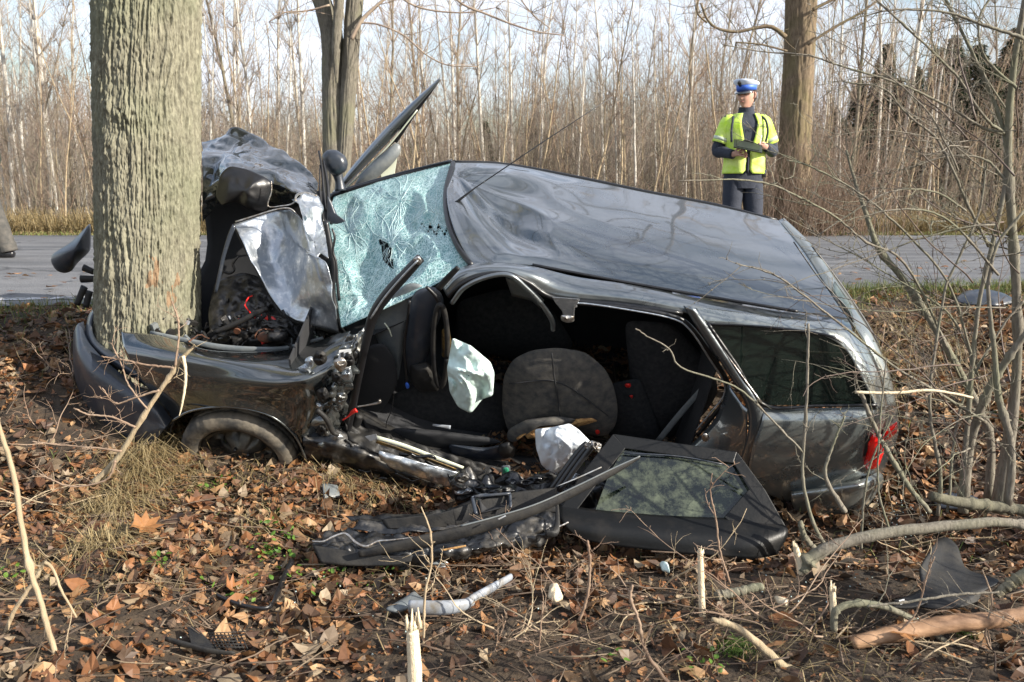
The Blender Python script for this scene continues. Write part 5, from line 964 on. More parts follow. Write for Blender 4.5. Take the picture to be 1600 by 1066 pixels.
patch('door_skin', M['torn'], [[td(p[0], p[1], p[2]) for p in r] for r in (
    [(486, 846, 0), (530, 826, .0), (600, 832, 0), (680, 836, 0), (760, 820, 0), (830, 803, 0), (873, 803, 0)],
    [(490, 858, .06), (540, 846, .05), (610, 856, .06), (690, 856, .07), (760, 840, .05), (830, 822, .05), (873, 815, .04)],
    [(500, 874, .05), (560, 872, .06), (630, 872, .06), (700, 868, .07), (770, 854, .05), (835, 838, .05), (872, 830, .04)],
    [(508, 884, 0), (565, 886, 0), (640, 883, 0), (705, 876, 0), (775, 862, 0), (835, 848, 0), (870, 838, 0)])], tdoor, nu=60, nv=140, amp=.016, freq=13, ridge=True, seed=51, thick=.004)
patch('door_lower', M['black'], [[td(p[0], p[1], p[2]) for p in r] for r in ([(488, 852, .09), (540, 860, .1), (600, 868, .1), (645, 868, .1)], [(502, 880, .07), (550, 884, .08), (600, 884, .08), (642, 880, .08)])], tdoor, nu=8, nv=30, amp=.01, freq=8)
patch('door_top', M['torn'], [[td(p[0], p[1], p[2]) for p in r] for r in ([(540, 808, -.05), (600, 803, -.05), (680, 798, -.05), (735, 780, -.06), (772, 770, -.06)], [(560, 816, .0), (620, 815, 0), (690, 806, 0), (742, 792, 0), (778, 782, 0)], [(550, 830, 0), (620, 834, 0), (700, 826, 0), (750, 812, 0), (800, 800, 0)])], tdoor, nu=24, nv=60, amp=.012, freq=9, ridge=True, seed=55, thick=.004)
patch('door_trim', M['black'], [[td(p[0], p[1], p[2]) for p in r] for r in ([(595, 812, .02), (680, 803, .03), (740, 785, .03), (800, 770, .03), (870, 762, .03)], [(605, 826, .0), (690, 824, -.01), (750, 812, -.01), (810, 805, -.01), (872, 800, 0)])], tdoor, nu=14, nv=50, amp=.01, freq=8)
dome('door_pocket', M['inner'], [(748, 776), (797, 772), (798, 790), (752, 802)], lambda u, v, d=0: td(u, v, d + .04), tdoor, bulge=-.03, back=.0, sm_=1)
for pts in ([(738, 778, 6), (744, 804, 7)], [(740, 776, 5), (798, 771, 5)], [(797, 772, 5), (798, 794, 5)]): bar('pocket_rim', M['bluegrey'], pts, lambda u, v, d=0: td(u, v, .06), tdoor)
bar('window_channel', M['black'], [(1000, 714, 5), (960, 736, 12), (900, 767, 15), (840, 795, 17), (780, 815, 20), (720, 832, 22), (660, 846, 22), (610, 856, 18), (560, 866, 12)], lambda u, v, d=0: D(u, v, 3.52 - (v - 700) * .0018 - d), tdoor, flat=.35, k=60, up=(0, 1, 0))
bar('channel_edge', M['grey'], [(1000, 713, 2), (960, 731, 2.5), (900, 760, 2.5), (840, 787, 2.5), (780, 806, 2.5), (720, 822, 3)], lambda u, v, d=0: D(u, v, 3.50 - (v - 700) * .0018 - d), tdoor, k=60)
bar('torn_rim', M['bare'], [(488, 846, 3), (505, 846, 3), (522, 838, 4), (540, 834, 4), (556, 848, 5), (572, 854, 5), (590, 846, 4), (612, 844, 3), (660, 838, 2)], lambda u, v, d=0: td(u, v, .07), tdoor, k=50)
bar('grab_strap', M['black'], [(869, 775, 5), (871, 805, 7), (868, 832, 12), (852, 834, 14)], lambda u, v, d=0: td(u, v, .09), tdoor, flat=.4)
bar('door_stay', M['bare'], [(866, 826, 3), (880, 820, 3), (888, 816, 3)], lambda u, v, d=0: td(u, v, .09), tdoor)
for k, off in enumerate((-9, -2, 6)): bar('pillar_channel', M['rubber'], [(868 + off, 768, 9), (893 + off, 732, 10), (915 + off, 703, 10), (926 + off, 692, 9)], lambda u, v, d=0: D(u, v, 3.62 - .01 * k), tdoor)
dome('torn_end', M['bare'], [(912, 694), (925, 688), (941, 694), (936, 708), (925, 700), (915, 702)], Dy(3.55), tdoor, bulge=.02, back=.02, amp=.03, freq=60, ridge=True)
for pts in ([(940, 730, 2), (900, 748, 2), (870, 760, 1)], [(690, 860, 3), (712, 856, 4), (728, 853, 3)], [(778, 812, 3), (790, 806, 2)]): bar('scratch_debris', M['foam'] if pts[0][0] == 690 else M['lightgrey'], pts, lambda u, v, d=0: D(u, v, 3.40 - (v - 700) * .0015), tdoor, flat=.3)
dm = lambda u, v, d=0: D(u, v, 3.36 - (v - 870) * .002 - d)
mir = thing('door_mirror', dm(670, 895), 'broken door mirror lying under the edge of the torn door', 'mirror')
dome('mirror_housing', M['grey'], [(640, 860), (655, 857), (702, 879), (703, 890), (690, 893), (655, 884), (640, 872)], dm, mir, bulge=.03, back=.05, n=40)
dome('mirror_shell', M['black'], [(622, 876), (640, 868), (660, 884), (695, 893), (675, 900), (640, 894), (626, 888)], lambda u, v, d=0: dm(u, v, d - .03), mir, bulge=.03, back=.05, amp=.01, freq=30)
bar('mirror_edge', M['bare'], [(644, 857, 2), (670, 866, 2.5), (700, 880, 2)], lambda u, v, d=0: dm(u, v, .04), mir)
def gd(u0, v0, lift=.045):                           # depth function for flat things lying on the ground near a pixel
    def fn(u, v, d=0):
        P = ground_at(u, v); return P + np.array([0, 0, lift + d])
    return fn
GF = gd(0, 0)
def lone_dome(name, label, catg, m, outl, bulge=.01, back=.01, **k):
    o_ = ground_at(*np.mean(outl, 0)); return tag(dome(name, m, outl, GF, None, bulge=bulge, back=back, origin=o_, **k), label, catg)
def lone_bar(name, label, catg, m, pts, fn=None, group=None, **k):
    o_ = (fn or GF)(pts[0][0], pts[0][1]); return tag(bar(name, m, pts, fn or GF, None, origin=o_, **k), label, catg, group)
lone_bar('trim_tube', 'light grey curved plastic pipe of broken trim on the ditch floor, middle bottom', 'car part', M['lightgrey'], [(640, 973, 24), (675, 975, 27), (705, 974, 26), (732, 968, 20), (735, 962, 16), (765, 945, 17), (798, 925, 13)], lambda u, v, d=0: GF(u, v) + np.array([0, 0, .02]), flat=.7, k=40)
lone_dome('trim_shard', 'small pointed grey plastic shard left of the light grey curved pipe', 'car part', M['grey'], [(602, 968), (630, 952), (648, 939), (656, 948), (672, 958), (645, 964), (620, 972)], amp=.01, freq=20)
sg = lone_bar('rubber_strip', 'bent black rubber strip lying in leaves left of the middle bottom', 'car part', M['rubber'], [(340, 948, 9), (362, 958, 10), (390, 966, 9), (420, 967, 8), (434, 945, 10), (446, 915, 11), (457, 892, 12)], flat=.6, k=40)
mt_ = thing('broken_grille', ground_at(330, 1025), 'broken black plastic grille piece with mesh on the leaves at lower left', 'car part')
bar('grille_bar', M['black'], [(260, 1017, 10), (290, 1026, 12), (330, 1036, 11), (368, 1040, 7)], GF, mt_, flat=.5)
plate('grille_wing', M['black'], [(294, 1000), (302, 998), (330, 1022), (345, 1036), (300, 1026)], GF, mt_)
mbm = MB()
for i in range(9): mbm.tube([GF(328 + i * 6, 1012, .01), GF(340 + i * 6, 1036, .01)], .0022, 4); 
for i in range(6): mbm.tube([GF(326 + i * 2, 1013 + i * 4.4, .012), GF(384, 1010 + i * 5, .012)], .0022, 4)
mbm.build('mesh', M['black'], mt_)
lr = lambda u, v, d=0: D(u, v, 2.95 - (v - 900) * .003 - d)
ln_ = thing('wheel_liner', lr(1470, 950), 'bent black plastic wheel liner standing in the leaves at the right', 'car part')
patch('liner_shell', M['black'], [[lr(p[0], p[1], p[2]) for p in r] for r in (
    [(1466, 842, -.05), (1480, 841, -.05), (1494, 852, -.05), (1500, 868, -.05)], [(1440, 882, .06), (1465, 880, .0), (1495, 880, -.03), (1512, 892, -.04)], [(1438, 905, .06), (1470, 905, .04), (1515, 910, 0), (1560, 908, 0)], [(1442, 925, .04), (1475, 930, .06), (1515, 930, .05), (1535, 925, .02)], [(1420, 945, .02), (1460, 952, .04), (1500, 950, .05), (1528, 940, .03)])], ln_, nu=24, nv=24, amp=.006, freq=10, thick=.008)
patch('liner_tail', M['black'], [[lr(p[0], p[1], p[2]) for p in r] for r in ([(1398, 938, .03), (1420, 932, .02), (1442, 920, .04)], [(1394, 950, .03), (1425, 950, .04), (1450, 942, .05)])], ln_, nu=6, nv=12, thick=.008)
plate('sticker', M['white'], [(1405, 938), (1413, 936), (1414, 943), (1407, 945)], lambda u, v, d=0: lr(u, v, d + .05), ln_, t=.002, bevel=0)
lone_dome('drain_grate', 'grey ribbed plastic shell lying on the bank behind the shrub at the right', 'car part', M['bluegrey'], [(1488, 478), (1505, 464), (1540, 462), (1575, 470), (1590, 480), (1560, 486), (1515, 484)], bulge=.05)
lone_dome('blue_plastic', 'flat pale blue plastic sheet on the ground beneath the shrub stems', 'plastic', M['bluegrey'], [(1450, 786), (1500, 780), (1530, 792), (1505, 808), (1465, 805)])
lone_dome('white_plastic', 'crumpled white plastic piece near the base of the shrub at the right edge', 'plastic', M['white'], [(1552, 758), (1572, 750), (1580, 765), (1562, 775)], bulge=.03, amp=.02, freq=30)
lone_dome('grey_scrap', 'small flat grey plastic square on leaves below the sill near the wheel', 'car part', M['grey'], [(504, 768), (528, 770), (532, 788), (506, 790)])
lone_dome('wood_chip', 'chunky pale wood chip on the soil, right of the grey pipe', 'wood chip', M['palewood'], [(858, 932), (872, 930), (880, 950), (868, 955), (856, 948)], bulge=.03, amp=.015, freq=40)
lone_dome('wood_chip', 'narrow pale wood splinter on bare soil between the two peeled sticks', 'wood chip', M['palewood'], [(1208, 948), (1232, 954), (1228, 962), (1212, 956)], bulge=.01)
for lab_, u_, v_, sz_ in (('large orange dry leaf lying sunlit left of the torn door', 228, 848, .075), ('orange lobed leaf lying by the log at the lower right', 1412, 1018, .06)):
    mb = MB(); random.seed(int(u_)); P = GF(u_, v_); leaf(mb, P + np.array([0, 0, .03]), sz_, .35, .5, True); tag(mb.build('maple_leaf', M['maple'], None, sm=False, origin=P), lab_, 'leaf')
lone_dome('tin_scrap', 'crushed light blue plastic scrap in the shade under the rear door', 'plastic', M['airbag'], [(1030, 895), (1044, 898), (1046, 908), (1034, 904)], bulge=.02)
#@@SHRUBS
# ------------------------------------------------------------------ shrubs, sticks, stumps
def twiggy(mb, P, n, l0, l1, r=.0022, spread=.6, up=.15, sub=1, i0=2):
    for k in range(n):
        i = random.randint(i0, len(P) - 2); d = P[i + 1] - P[i]; d = d / (np.linalg.norm(d) + 1e-9) + rng.normal(0, spread, 3) * np.array([1, .7, 1]) + np.array([0, 0, up]); Q = wander(P[i], d, random.uniform(l0, l1), 7, .16)
        mb.tube(Q, np.linspace(r, r * .4, len(Q)), 4, cap=False)
        for j in range(3): i2 = random.randint(1, 6); b0 = Q[i2]; mb.tube([b0 - [0, 0, .002], b0 + rng.normal(0, .004, 3) + [0, 0, .006]], [r * 1.2, r * .5], 4)
        if sub:
            for j in range(2):
                i2 = random.randint(2, 6); W_ = wander(Q[i2], Q[i2] - Q[i2 - 1] + rng.normal(0, .02, 3), random.uniform(.3, .6) * l0 + .05, 5, .2); mb.tube(W_, np.linspace(r * .7, r * .3, len(W_)), 4, cap=False)
def stem(parent, name, m, pts, Y, tw=0, k=40, l=(.1, .35), n=8, r=.002, jit=.0015, knots=True):
    P = np.array([D(p[0], p[1], p[3] if len(p) > 3 else Y) for p in pts]); rr = np.array([p[2] / F * q[1] / 2 for p, q in zip(pts, P)]) * (.8 if parent is not None and parent.name.startswith('bare_shrub') else 1)
    P = cat1(P, k); rr = np.maximum(cat1(rr[:, None], k)[:, 0], .0008); q_ = .35 if m.name.startswith('pale') else 1; P = P + rng.normal(0, jit * q_, P.shape) * .6; rr = rr * (1 + .10 * q_ * rng.random(k))
    if m.name.startswith('pale') and parent is None: rr[-max(4, k // 10):] = rr[-max(4, k // 10) - 1]
    if not m.name.startswith(('pale', 'peeled')) and rr[0] > .004:
        for q in range(max(2, k // 12)): i_ = random.randint(1, k - 2); rr[i_] *= 1.35
    mb = MB().tube(P, rr, n)
    if m.name.startswith('pale') and parent is None:
        for q in range(9): e_ = P[-1] + np.array([random.gauss(0, .5) * rr[-1], random.gauss(0, .5) * rr[-1], -.01]); mb.tube([e_, e_ + [random.gauss(0, .003), 0, random.uniform(.012, .045) * (rr[-1] / .012)]], [rr[-1] * .45, rr[-1] * .06], 4)
        P[-1] = P[-1]
    if tw: twiggy(mb, P, tw, *l, r=r)
    return mb.build(name, m, parent)
random.seed(77)
sh = thing('bare_shrub', ground_at(1530, 800), 'leafless many stemmed shrub growing beside the tail of the car', 'shrub')
for pts, tw in (
    ([(1560, 800, 34, 3.9), (1575, 700, 26, 3.9), (1590, 560, 17, 3.85), (1585, 400, 16, 3.8), (1575, 250, 15, 3.8), (1582, 120, 12, 3.75), (1598, 20, 10, 3.7), (1610, -60, 8, 3.7)], 8),
    ([(1505, 800, 22, 3.85), (1515, 700, 18, 3.85), (1540, 620, 16, 3.8), (1575, 560, 14, 3.75), (1620, 500, 12, 3.7)], 3),
    ([(1545, 780, 20, 4.0), (1548, 690, 15, 4.0), (1530, 640, 14, 4.0), (1500, 581, 13, 4.0), (1463, 516, 13, 4.0), (1411, 436, 12, 4.0), (1373, 389, 11, 4.0), (1352, 330, 8, 4.0), (1335, 280, 6, 4.0), (1322, 235, 4, 4.0)], 12),
    ([(1453, 800, 9, 3.6), (1420, 760, 10, 3.6), (1388, 708, 9, 3.6), (1364, 661, 8, 3.6), (1344, 612, 8, 3.6)], 5),
    ([(1500, 790, 14, 3.8), (1508, 700, 11, 3.8), (1520, 560, 9, 3.8), (1530, 470, 8, 3.8), (1548, 392, 9, 3.8), (1575, 262, 8, 3.8), (1560, 180, 7, 3.8), (1525, 95, 6, 3.8), (1478, 0, 5, 3.8), (1460, -50, 4, 3.8)], 10),
    ([(1465, 805, 8, 3.7), (1470, 750, 7, 3.7), (1463, 704, 7, 3.7), (1453, 647, 6, 3.7), (1456, 582, 6, 3.7), (1475, 460, 5, 3.7), (1483, 435, 5, 3.7), (1500, 400, 4, 3.7), (1530, 330, 4, 3.7), (1540, 260, 3, 3.7)], 8),
    ([(1575, 790, 18, 3.7), (1580, 700, 15, 3.7), (1560, 620, 13, 3.7), (1555, 560, 10, 3.7), (1548, 500, 8, 3.7), (1545, 440, 7, 3.7), (1560, 380, 6, 3.7), (1600, 330, 5, 3.7)], 6),
    ([(1577, 212, 7, 3.8), (1537, 200, 5, 3.75), (1488, 171, 4.5, 3.7), (1445, 148, 4, 3.65), (1381, 123, 3.6, 3.6), (1309, 102, 3, 3.6), (1263, 86, 2.6, 3.55), (1195, 81, 2.2, 3.55), (1131, 71, 1.6, 3.5)], 9),
    ([(1573, 212, 6, 3.8), (1537, 182, 5, 3.7), (1502, 128, 4.5, 3.65), (1463, 86, 4, 3.6), (1416, 43, 3.5, 3.5), (1370, 0, 3, 3.5), (1350, -25, 2.5, 3.5)], 7),
    ([(1545, 385, 6, 3.8), (1516, 328, 5, 3.75), (1488, 264, 4.5, 3.7), (1463, 217, 4, 3.7), (1416, 178, 3.6, 3.65), (1381, 139, 3.2, 3.6), (1317, 128, 2.4, 3.6)], 8),
    ([(1500, 590, 5, 3.9), (1420, 420, 4.5, 3.7), (1352, 378, 4, 3.6), (1309, 342, 4, 3.55), (1274, 321, 3.6, 3.5), (1213, 292, 3.2, 3.45), (1153, 281, 2.6, 3.4), (1060, 283, 1.8, 3.3)], 5),
    ([(1520, 560, 5, 3.8), (1480, 440, 4, 3.7), (1400, 350, 4, 3.65), (1340, 300, 3.4, 3.6), (1270, 262, 3, 3.6), (1230, 250, 2, 3.6)], 9),
    ([(1540, 660, 6, 3.8), (1460, 610, 5, 3.7), (1400, 575, 4.5, 3.65), (1330, 520, 4, 3.6), (1260, 465, 3.6, 3.5), (1210, 430, 3, 3.5), (1150, 412, 2, 3.5)], 8),
    ([(1560, 430, 5, 3.7), (1500, 360, 4, 3.6), (1450, 330, 3.6, 3.55), (1380, 330, 3, 3.5), (1340, 345, 2.2, 3.5)], 5),
    ([(1510, 330, 4, 3.7), (1460, 300, 3.2, 3.65), (1390, 300, 3, 3.6), (1320, 340, 2.6, 3.6), (1275, 370, 2, 3.6)], 6),
    ([(1480, 800, 6, 3.75), (1500, 640, 5, 3.8), (1560, 520, 4, 3.8), (1600, 470, 4, 3.8)], 6),
    ([(1585, 300, 6, 3.8), (1540, 250, 4, 3.8), (1480, 245, 3, 3.8), (1430, 260, 2, 3.8)], 6),
    ([(1600, 60, 7, 3.6), (1540, 40, 5, 3.6), (1480, 20, 4, 3.6), (1400, 15, 3, 3.6), (1330, 30, 2, 3.6)], 10),
    ([(1590, 140, 6, 3.7), (1540, 90, 4, 3.7), (1530, 30, 4, 3.7), (1560, -20, 3, 3.7)], 8),
    ([(1530, 590, 4, 3.9), (1490, 500, 3.5, 3.9), (1440, 460, 3, 3.9), (1390, 430, 2.5, 3.9), (1330, 395, 2, 3.9), (1260, 360, 1.5, 3.9)], 8)):
    stem(sh, 'stem', M['stem'], pts, 3.8, int(tw * 2.1), l=(.08, .42), r=.0019)
M['darktwig'] = mat('dark_twigs', (.05, .032, .026), .6, var=(.13, .09, .065), vscale=9)
for k in range(46):
    b0 = D(random.uniform(1470, 1600), random.uniform(150, 720), random.uniform(3.5, 4.1)); P = wander(b0, (random.gauss(-.75, .5), random.gauss(-.1, .3), random.uniform(-.1, .9)), random.uniform(.4, 1.25), 16, .09, -.012)
    mb = MB().tube(P, np.linspace(random.uniform(.0028, .0048), .0011, len(P)), 5); twiggy(mb, P, random.randint(3, 7), .06, .28, r=.0015); mb.build('branch', M['darktwig'] if k % 2 else M['stem'], sh)
st_ = stem(sh, 'broken_branch', M['palewood'], [(1336, 613, 6), (1400, 614, 6), (1450, 610, 6), (1495, 616, 5), (1520, 622, 5)], 3.55)
sp = thing('thin_sapling', ground_at(1275, 860), 'thin upright bare sapling in front of the rear quarter panel', 'sapling')
stem(sp, 'stem', M['stem'], [(1300, 870, 7), (1272, 820, 6), (1256, 760, 5), (1254, 722, 5), (1260, 640, 4.5), (1262, 560, 4), (1263, 506, 3.5)], 3.35, 3, l=(.06, .14))
stem(sp, 'branch', M['stem'], [(1254, 706, 3.5), (1215, 665, 3), (1170, 620, 3), (1145, 603, 3), (1110, 590, 3), (1062, 573, 2.6), (1045, 545, 2.4), (1010, 525, 2), (993, 513, 2)], 3.35, 2, l=(.03, .08))
for pts in ([(1320, 800, 9), (1290, 745, 6), (1300, 700, 4), (1320, 650, 3)], [(1390, 830, 4), (1372, 760, 3), (1375, 660, 2.5), (1385, 560, 2)], [(1345, 860, 4), (1350, 780, 3.5), (1362, 720, 3), (1395, 650, 2)], [(1250, 815, 8), (1258, 840, 9), (1280, 862, 9), (1310, 870, 7)]): stem(sp, 'branch', M['stem'], pts, 3.4, 3, l=(.06, .2))
random.seed(42)
hs_ = thing('shading_shrub', (3.0, 1.4, -.75), 'unseen dense leafless shrub added right of the view to shade the foreground', 'shrub')  # unseen shrub mass, added to throw shade over the foreground
mb = MB()
for k in range(90):
    x = random.uniform(2.1, 4.6); y = random.uniform(.1, 2.5)
    if x < .75 * y + .7: continue
    P = wander((x, y, -.8), (random.gauss(0, .3), random.gauss(0, .3), 1), random.uniform(.7, 1.7), 10, .12); mb.tube(P, np.linspace(random.uniform(.006, .016), .003, 11), 5, cap=False); twiggy(mb, P, 7, .15, .5, r=.003)
mb.build('stems', M['stem'], hs_)
# left foreground
lb = thing('bud_branch', ground_at(144, 757), 'reddish budding branch snapped off in front of the bumper', 'branch')
stem(lb, 'stem', M['tan'], [(144, 757, 12), (181, 720, 9), (212, 670, 8), (249, 612, 7), (272, 578, 7), (284, 560, 7), (300, 545, 4), (304, 540, 2)], 3.55, 4, l=(.05, .12))
stem(lb, 'split_wood', M['palewood'], [(286, 556, 6), (290, 580, 5), (289, 605, 4.5), (284, 635, 3), (280, 650, 1.5)], 3.53)
for pts in ([(272, 575, 4), (228, 570, 3), (190, 562, 3), (158, 557, 2)], [(274, 572, 4), (279, 530, 3), (278, 500, 3), (268, 470, 2)], [(249, 610, 4), (215, 620, 3), (180, 630, 2.4), (160, 606, 2)], [(212, 668, 4), (175, 652, 3), (140, 648, 3), (115, 638, 2)], [(190, 705, 4), (150, 700, 3), (90, 695, 2.5), (50, 690, 2)], [(181, 720, 5), (165, 750, 3), (110, 760, 2.5), (60, 740, 2)], [(230, 640, 3), (200, 600, 2.5), (190, 570, 2), (175, 540, 1.6)]):
    stem(lb, 'branch', M['redtwig'], pts, 3.52, 5, l=(.04, .12), r=.0016)
lone = lambda nm, lab, catg, m, pts, Y, tw=0, l=(.1, .3), grp=None: tag(stem(None, nm, m, pts, Y, tw, l=l), lab, catg, grp)
lone('leaning_stick', 'long thin stick slanting down the left edge of the photo', 'stick', M['tan'], [(-10, 640, 7), (0, 672, 7), (22, 744, 8), (41, 862, 9), (70, 963, 9), (102, 1075, 10)], 2.5)
lone('forked_stick', 'bent forked stick crossing the long one in the lower left corner', 'stick', M['tan'], [(-5, 1030, 7), (20, 960, 7), (55, 905, 6), (75, 880, 5), (100, 930, 4), (120, 965, 3)], 2.6, 2)
lone('arched_branch', 'thick grey branch arching from the split stump towards the right edge', 'branch', M['stem'], [(1254, 892, 22), (1268, 872, 21), (1310, 850, 19), (1390, 832, 18), (1480, 822, 17), (1560, 816, 15), (1610, 822, 14)], 3.2, 1)
lone('split_stump', 'pale split stub of the arched grey branch right of the rear door', 'stump', M['palewood'], [(1252, 896, 14), (1248, 876, 12), (1243, 855, 9), (1240, 850, 5)], 3.2)
lone('curved_branch', 'grey branch bowing over from a snapped stub to the bottom right', 'branch', M['stem'], [(1302, 985, 12), (1306, 955, 12), (1330, 944, 11), (1370, 945, 11), (1420, 965, 10), (1480, 1005, 10), (1530, 1050, 9), (1550, 1080, 9)], 2.75, 1)
lone('peeled_stub', 'short pale broken stub standing at the bend of the bowed grey branch', 'stump', M['palewood'], [(1303, 985, 12), (1302, 950, 11), (1300, 918, 10)], 2.76)
lone('peeled_stick', 'tall pale peeled stick standing upright in front of the rear door', 'stick', M['palewood'], [(1098, 974, 11), (1096, 930, 11), (1095, 890, 10), (1094, 861, 9)], 2.95)
lone('peeled_stake', 'stout pale broken stake at the bottom edge left of centre', 'stick', M['palewood'], [(648, 1090, 25), (648, 1050, 25), (646, 1010, 23), (645, 990, 21), (643, 976, 20)], 2.25)
lone('sloping_branch', 'peeling branch running from the tall pale stick to the bottom edge', 'branch', M['tan'], [(1112, 968, 8), (1150, 980, 12), (1190, 1010, 14), (1230, 1045, 15), (1270, 1052, 13), (1300, 1075, 12)], 2.6)
M['log'] = mat('peeled_log', (.16, .085, .045), .7, var=(.42, .25, .14), vscale=14, stretch=(.4, 1, 1), bump=.6, bscale=30)
lone('log', 'orange brown peeled log lying at the right edge', 'log', M['log'], [(1330, 1005, 22), (1400, 990, 28), (1480, 975, 28), (1560, 968, 26), (1620, 955, 24)], 2.72)
lone('grey_log', 'rough grey brown log end at the right edge above the peeled log', 'log', M['greybark'], [(1555, 930, 14), (1590, 905, 18), (1630, 880, 18)], 2.9)
lone('mossy_log', 'greenish log lying between the shrub stems', 'log', M['bark2'], [(1455, 775, 16), (1500, 785, 18), (1560, 792, 18), (1620, 800, 18)], 3.7)
lone('short_log', 'short brown log piece on the soil right of the tall peeled stick', 'log', M['stem'], [(1118, 932, 14), (1150, 925, 15), (1190, 916, 13)], 3.0)
lone('thin_stick', 'thin grey stick lying across the right foreground over the wheel liner', 'stick', M['stem'], [(1355, 948, 4), (1420, 940, 4), (1490, 930, 4), (1560, 925, 3)], 2.6, 3)
lone('slender_sapling', 'slender upright sapling in front of the torn door at its left part', 'sapling', M['tan'], [(660, 1080, 5), (662, 1000, 4), (664, 930, 4), (674, 880, 3.5), (672, 830, 3), (658, 792, 2)], 2.75, 4, (.05, .15))
lone('budding_twig', 'red budding twig rising from the bottom edge near the centre right', 'twig', M['redtwig'], [(1045, 1068, 7), (1010, 1020, 6), (998, 970, 5), (985, 935, 6), (988, 915, 4)], 2.4, 5, (.06, .16))
for lab, pts in (('leafless twig standing in the shade in front of the rear door glass', [(1140, 910, 4), (1125, 860, 3), (1118, 810, 3), (1110, 770, 2), (1112, 740, 1.5)]), ('thin twig right of the slender sapling at the bottom', [(840, 1075, 4), (842, 1020, 3), (845, 980, 3), (848, 940, 2)]),
                 ('twig with small buds standing below the grey pipe', [(760, 1066, 3), (775, 1010, 2.5), (790, 970, 2)]), ('bare twig standing left of the tall pale peeled stick', [(905, 970, 5), (918, 930, 5), (922, 880, 4.5), (918, 845, 4)]),
                 ('upright twig between the peeled stub and the wheel liner', [(1390, 1000, 4), (1430, 960, 3), (1448, 900, 3), (1460, 870, 2)]), ('twig at the right edge bending over the log', [(1560, 1040, 4), (1540, 990, 3), (1550, 940, 3), (1535, 890, 2)])):
    lone('upright_twig', lab, 'twig', M['redtwig'], pts, 2.7, 4, (.05, .18), 'upright twigs in the foreground')
random.seed(3)
for i, (u, v) in enumerate([(930, 930), (1010, 950), (1180, 960), (1420, 880), (60, 700), (30, 800), (110, 600), (1500, 1040), (1250, 990), (820, 1010), (1400, 560), (1460, 640), (1420, 720), (1560, 640)]):
    P0 = ground_at(u, v); o_ = thing('brush_tangle', P0, ['tangled dry twigs beside the bare standing twig under the rear door', 'tangled dry twigs left of the tall peeled stick', 'loose dry twigs right of the tall peeled stick', 'loose dry twigs behind the wheel liner', 'tangled twigs on the leaves at the left edge beside the branch', 'dry twigs crossing the long leaning stick', 'tangled twigs on the bank left of the bumper', 'dry twigs in the lower right corner', 'dry twigs beside the sloping peeling branch', 'dry twigs on the soil at the middle bottom', 'brown brush on the bank behind the tail of the car', 'brown brush between the tail of the car and the shrub', 'dry twigs on the leaves right of the tail light', 'brown brush behind the shrub stems at the right edge'][i], 'twigs')
    mb = MB()
    for k in range(5):
        a = random.uniform(0, 6.28); Q = wander(P0 + [random.gauss(0, .08), random.gauss(0, .06), .02], (cos(a), sin(a) * .5, random.uniform(.1, .7)), random.uniform(.25, .6), 10, .14, -.03); mb.tube(Q, np.linspace(.0035, .0012, len(Q)), 5); twiggy(mb, Q, 3, .08, .22, r=.0016)
    mb.build('twigs', M['tan'] if i % 2 else M['redtwig'], o_)
#@@PEOPLE
# ------------------------------------------------------------------ people
M['skin'] = mat('skin', (.55, .33, .25), .5, var=(.50, .27, .20), vscale=20, spec=.4)
M['navy'] = mat('navy_cloth', (.022, .027, .042), .85, bump=.4, bscale=40)
M['navy2'] = mat('slate_cloth', (.026, .031, .046), .85, bump=.4, bscale=40)
M['vest'] = mat('hi_vis_yellow', (.50, .76, .03), .6, var=(.68, .82, .22), vscale=9, bump=.8, bscale=9)  # paler noise patches are sunlight put into the cloth colour
M['reflect'] = mat('reflective_band', (.50, .56, .42), .3, .2)
M['capwhite'] = mat('cap_white', (.60, .66, .76), .6)
M['capblue'] = mat('cap_blue', (.04, .13, .55), .5)
M['gloss'] = mat('cap_peak', (.01, .01, .01), .15, coat=1)
M['hair'] = mat('dark_hair', (.03, .02, .015), .8)
M['board'] = mat('clipboard', (.016, .022, .014), .5)
M['trouser'] = mat('grey_brown_trousers', (.045, .045, .042), .9, var=(.09, .082, .072), vscale=12, bump=.5, bscale=25)
M['shoe'] = mat('black_shoe', (.012, .012, .014), .25, coat=.5)
M['coat'] = mat('dark_green_coat', (.03, .04, .03), .9, bump=.5, bscale=25)
def skinned(name, J, E, rad, m, parent, lvl=2, root='pelvis'):
    names = list(J); me = bpy.data.meshes.new(name); org = np.array(parent.location)
    me.from_pydata([tuple(np.array(J[n])) for n in names], [(names.index(a), names.index(b)) for a, b in E], []); o = bpy.data.objects.new(name, me); COL.objects.link(o)
    md = o.modifiers.new('skin', 'SKIN'); md.use_smooth_shade = True
    for i, n in enumerate(names):
        r = rad[n]; r = (r, r) if not isinstance(r, tuple) else r; me.skin_vertices[0].data[i].radius = r; me.skin_vertices[0].data[i].use_root = (n == root)
    ms = o.modifiers.new('sub', 'SUBSURF'); ms.levels = lvl; ms.render_levels = lvl
    dg = bpy.context.evaluated_depsgraph_get(); me2 = bpy.data.meshes.new_from_object(o.evaluated_get(dg)); bpy.data.objects.remove(o)
    me2.materials.clear(); me2.materials.append(m)
    o2 = bpy.data.objects.new(name, me2); COL.objects.link(o2); o2.parent = parent; o2['_o'] = [float(q) for q in org]
    for p in me2.polygons: p.use_smooth = True
    return o2
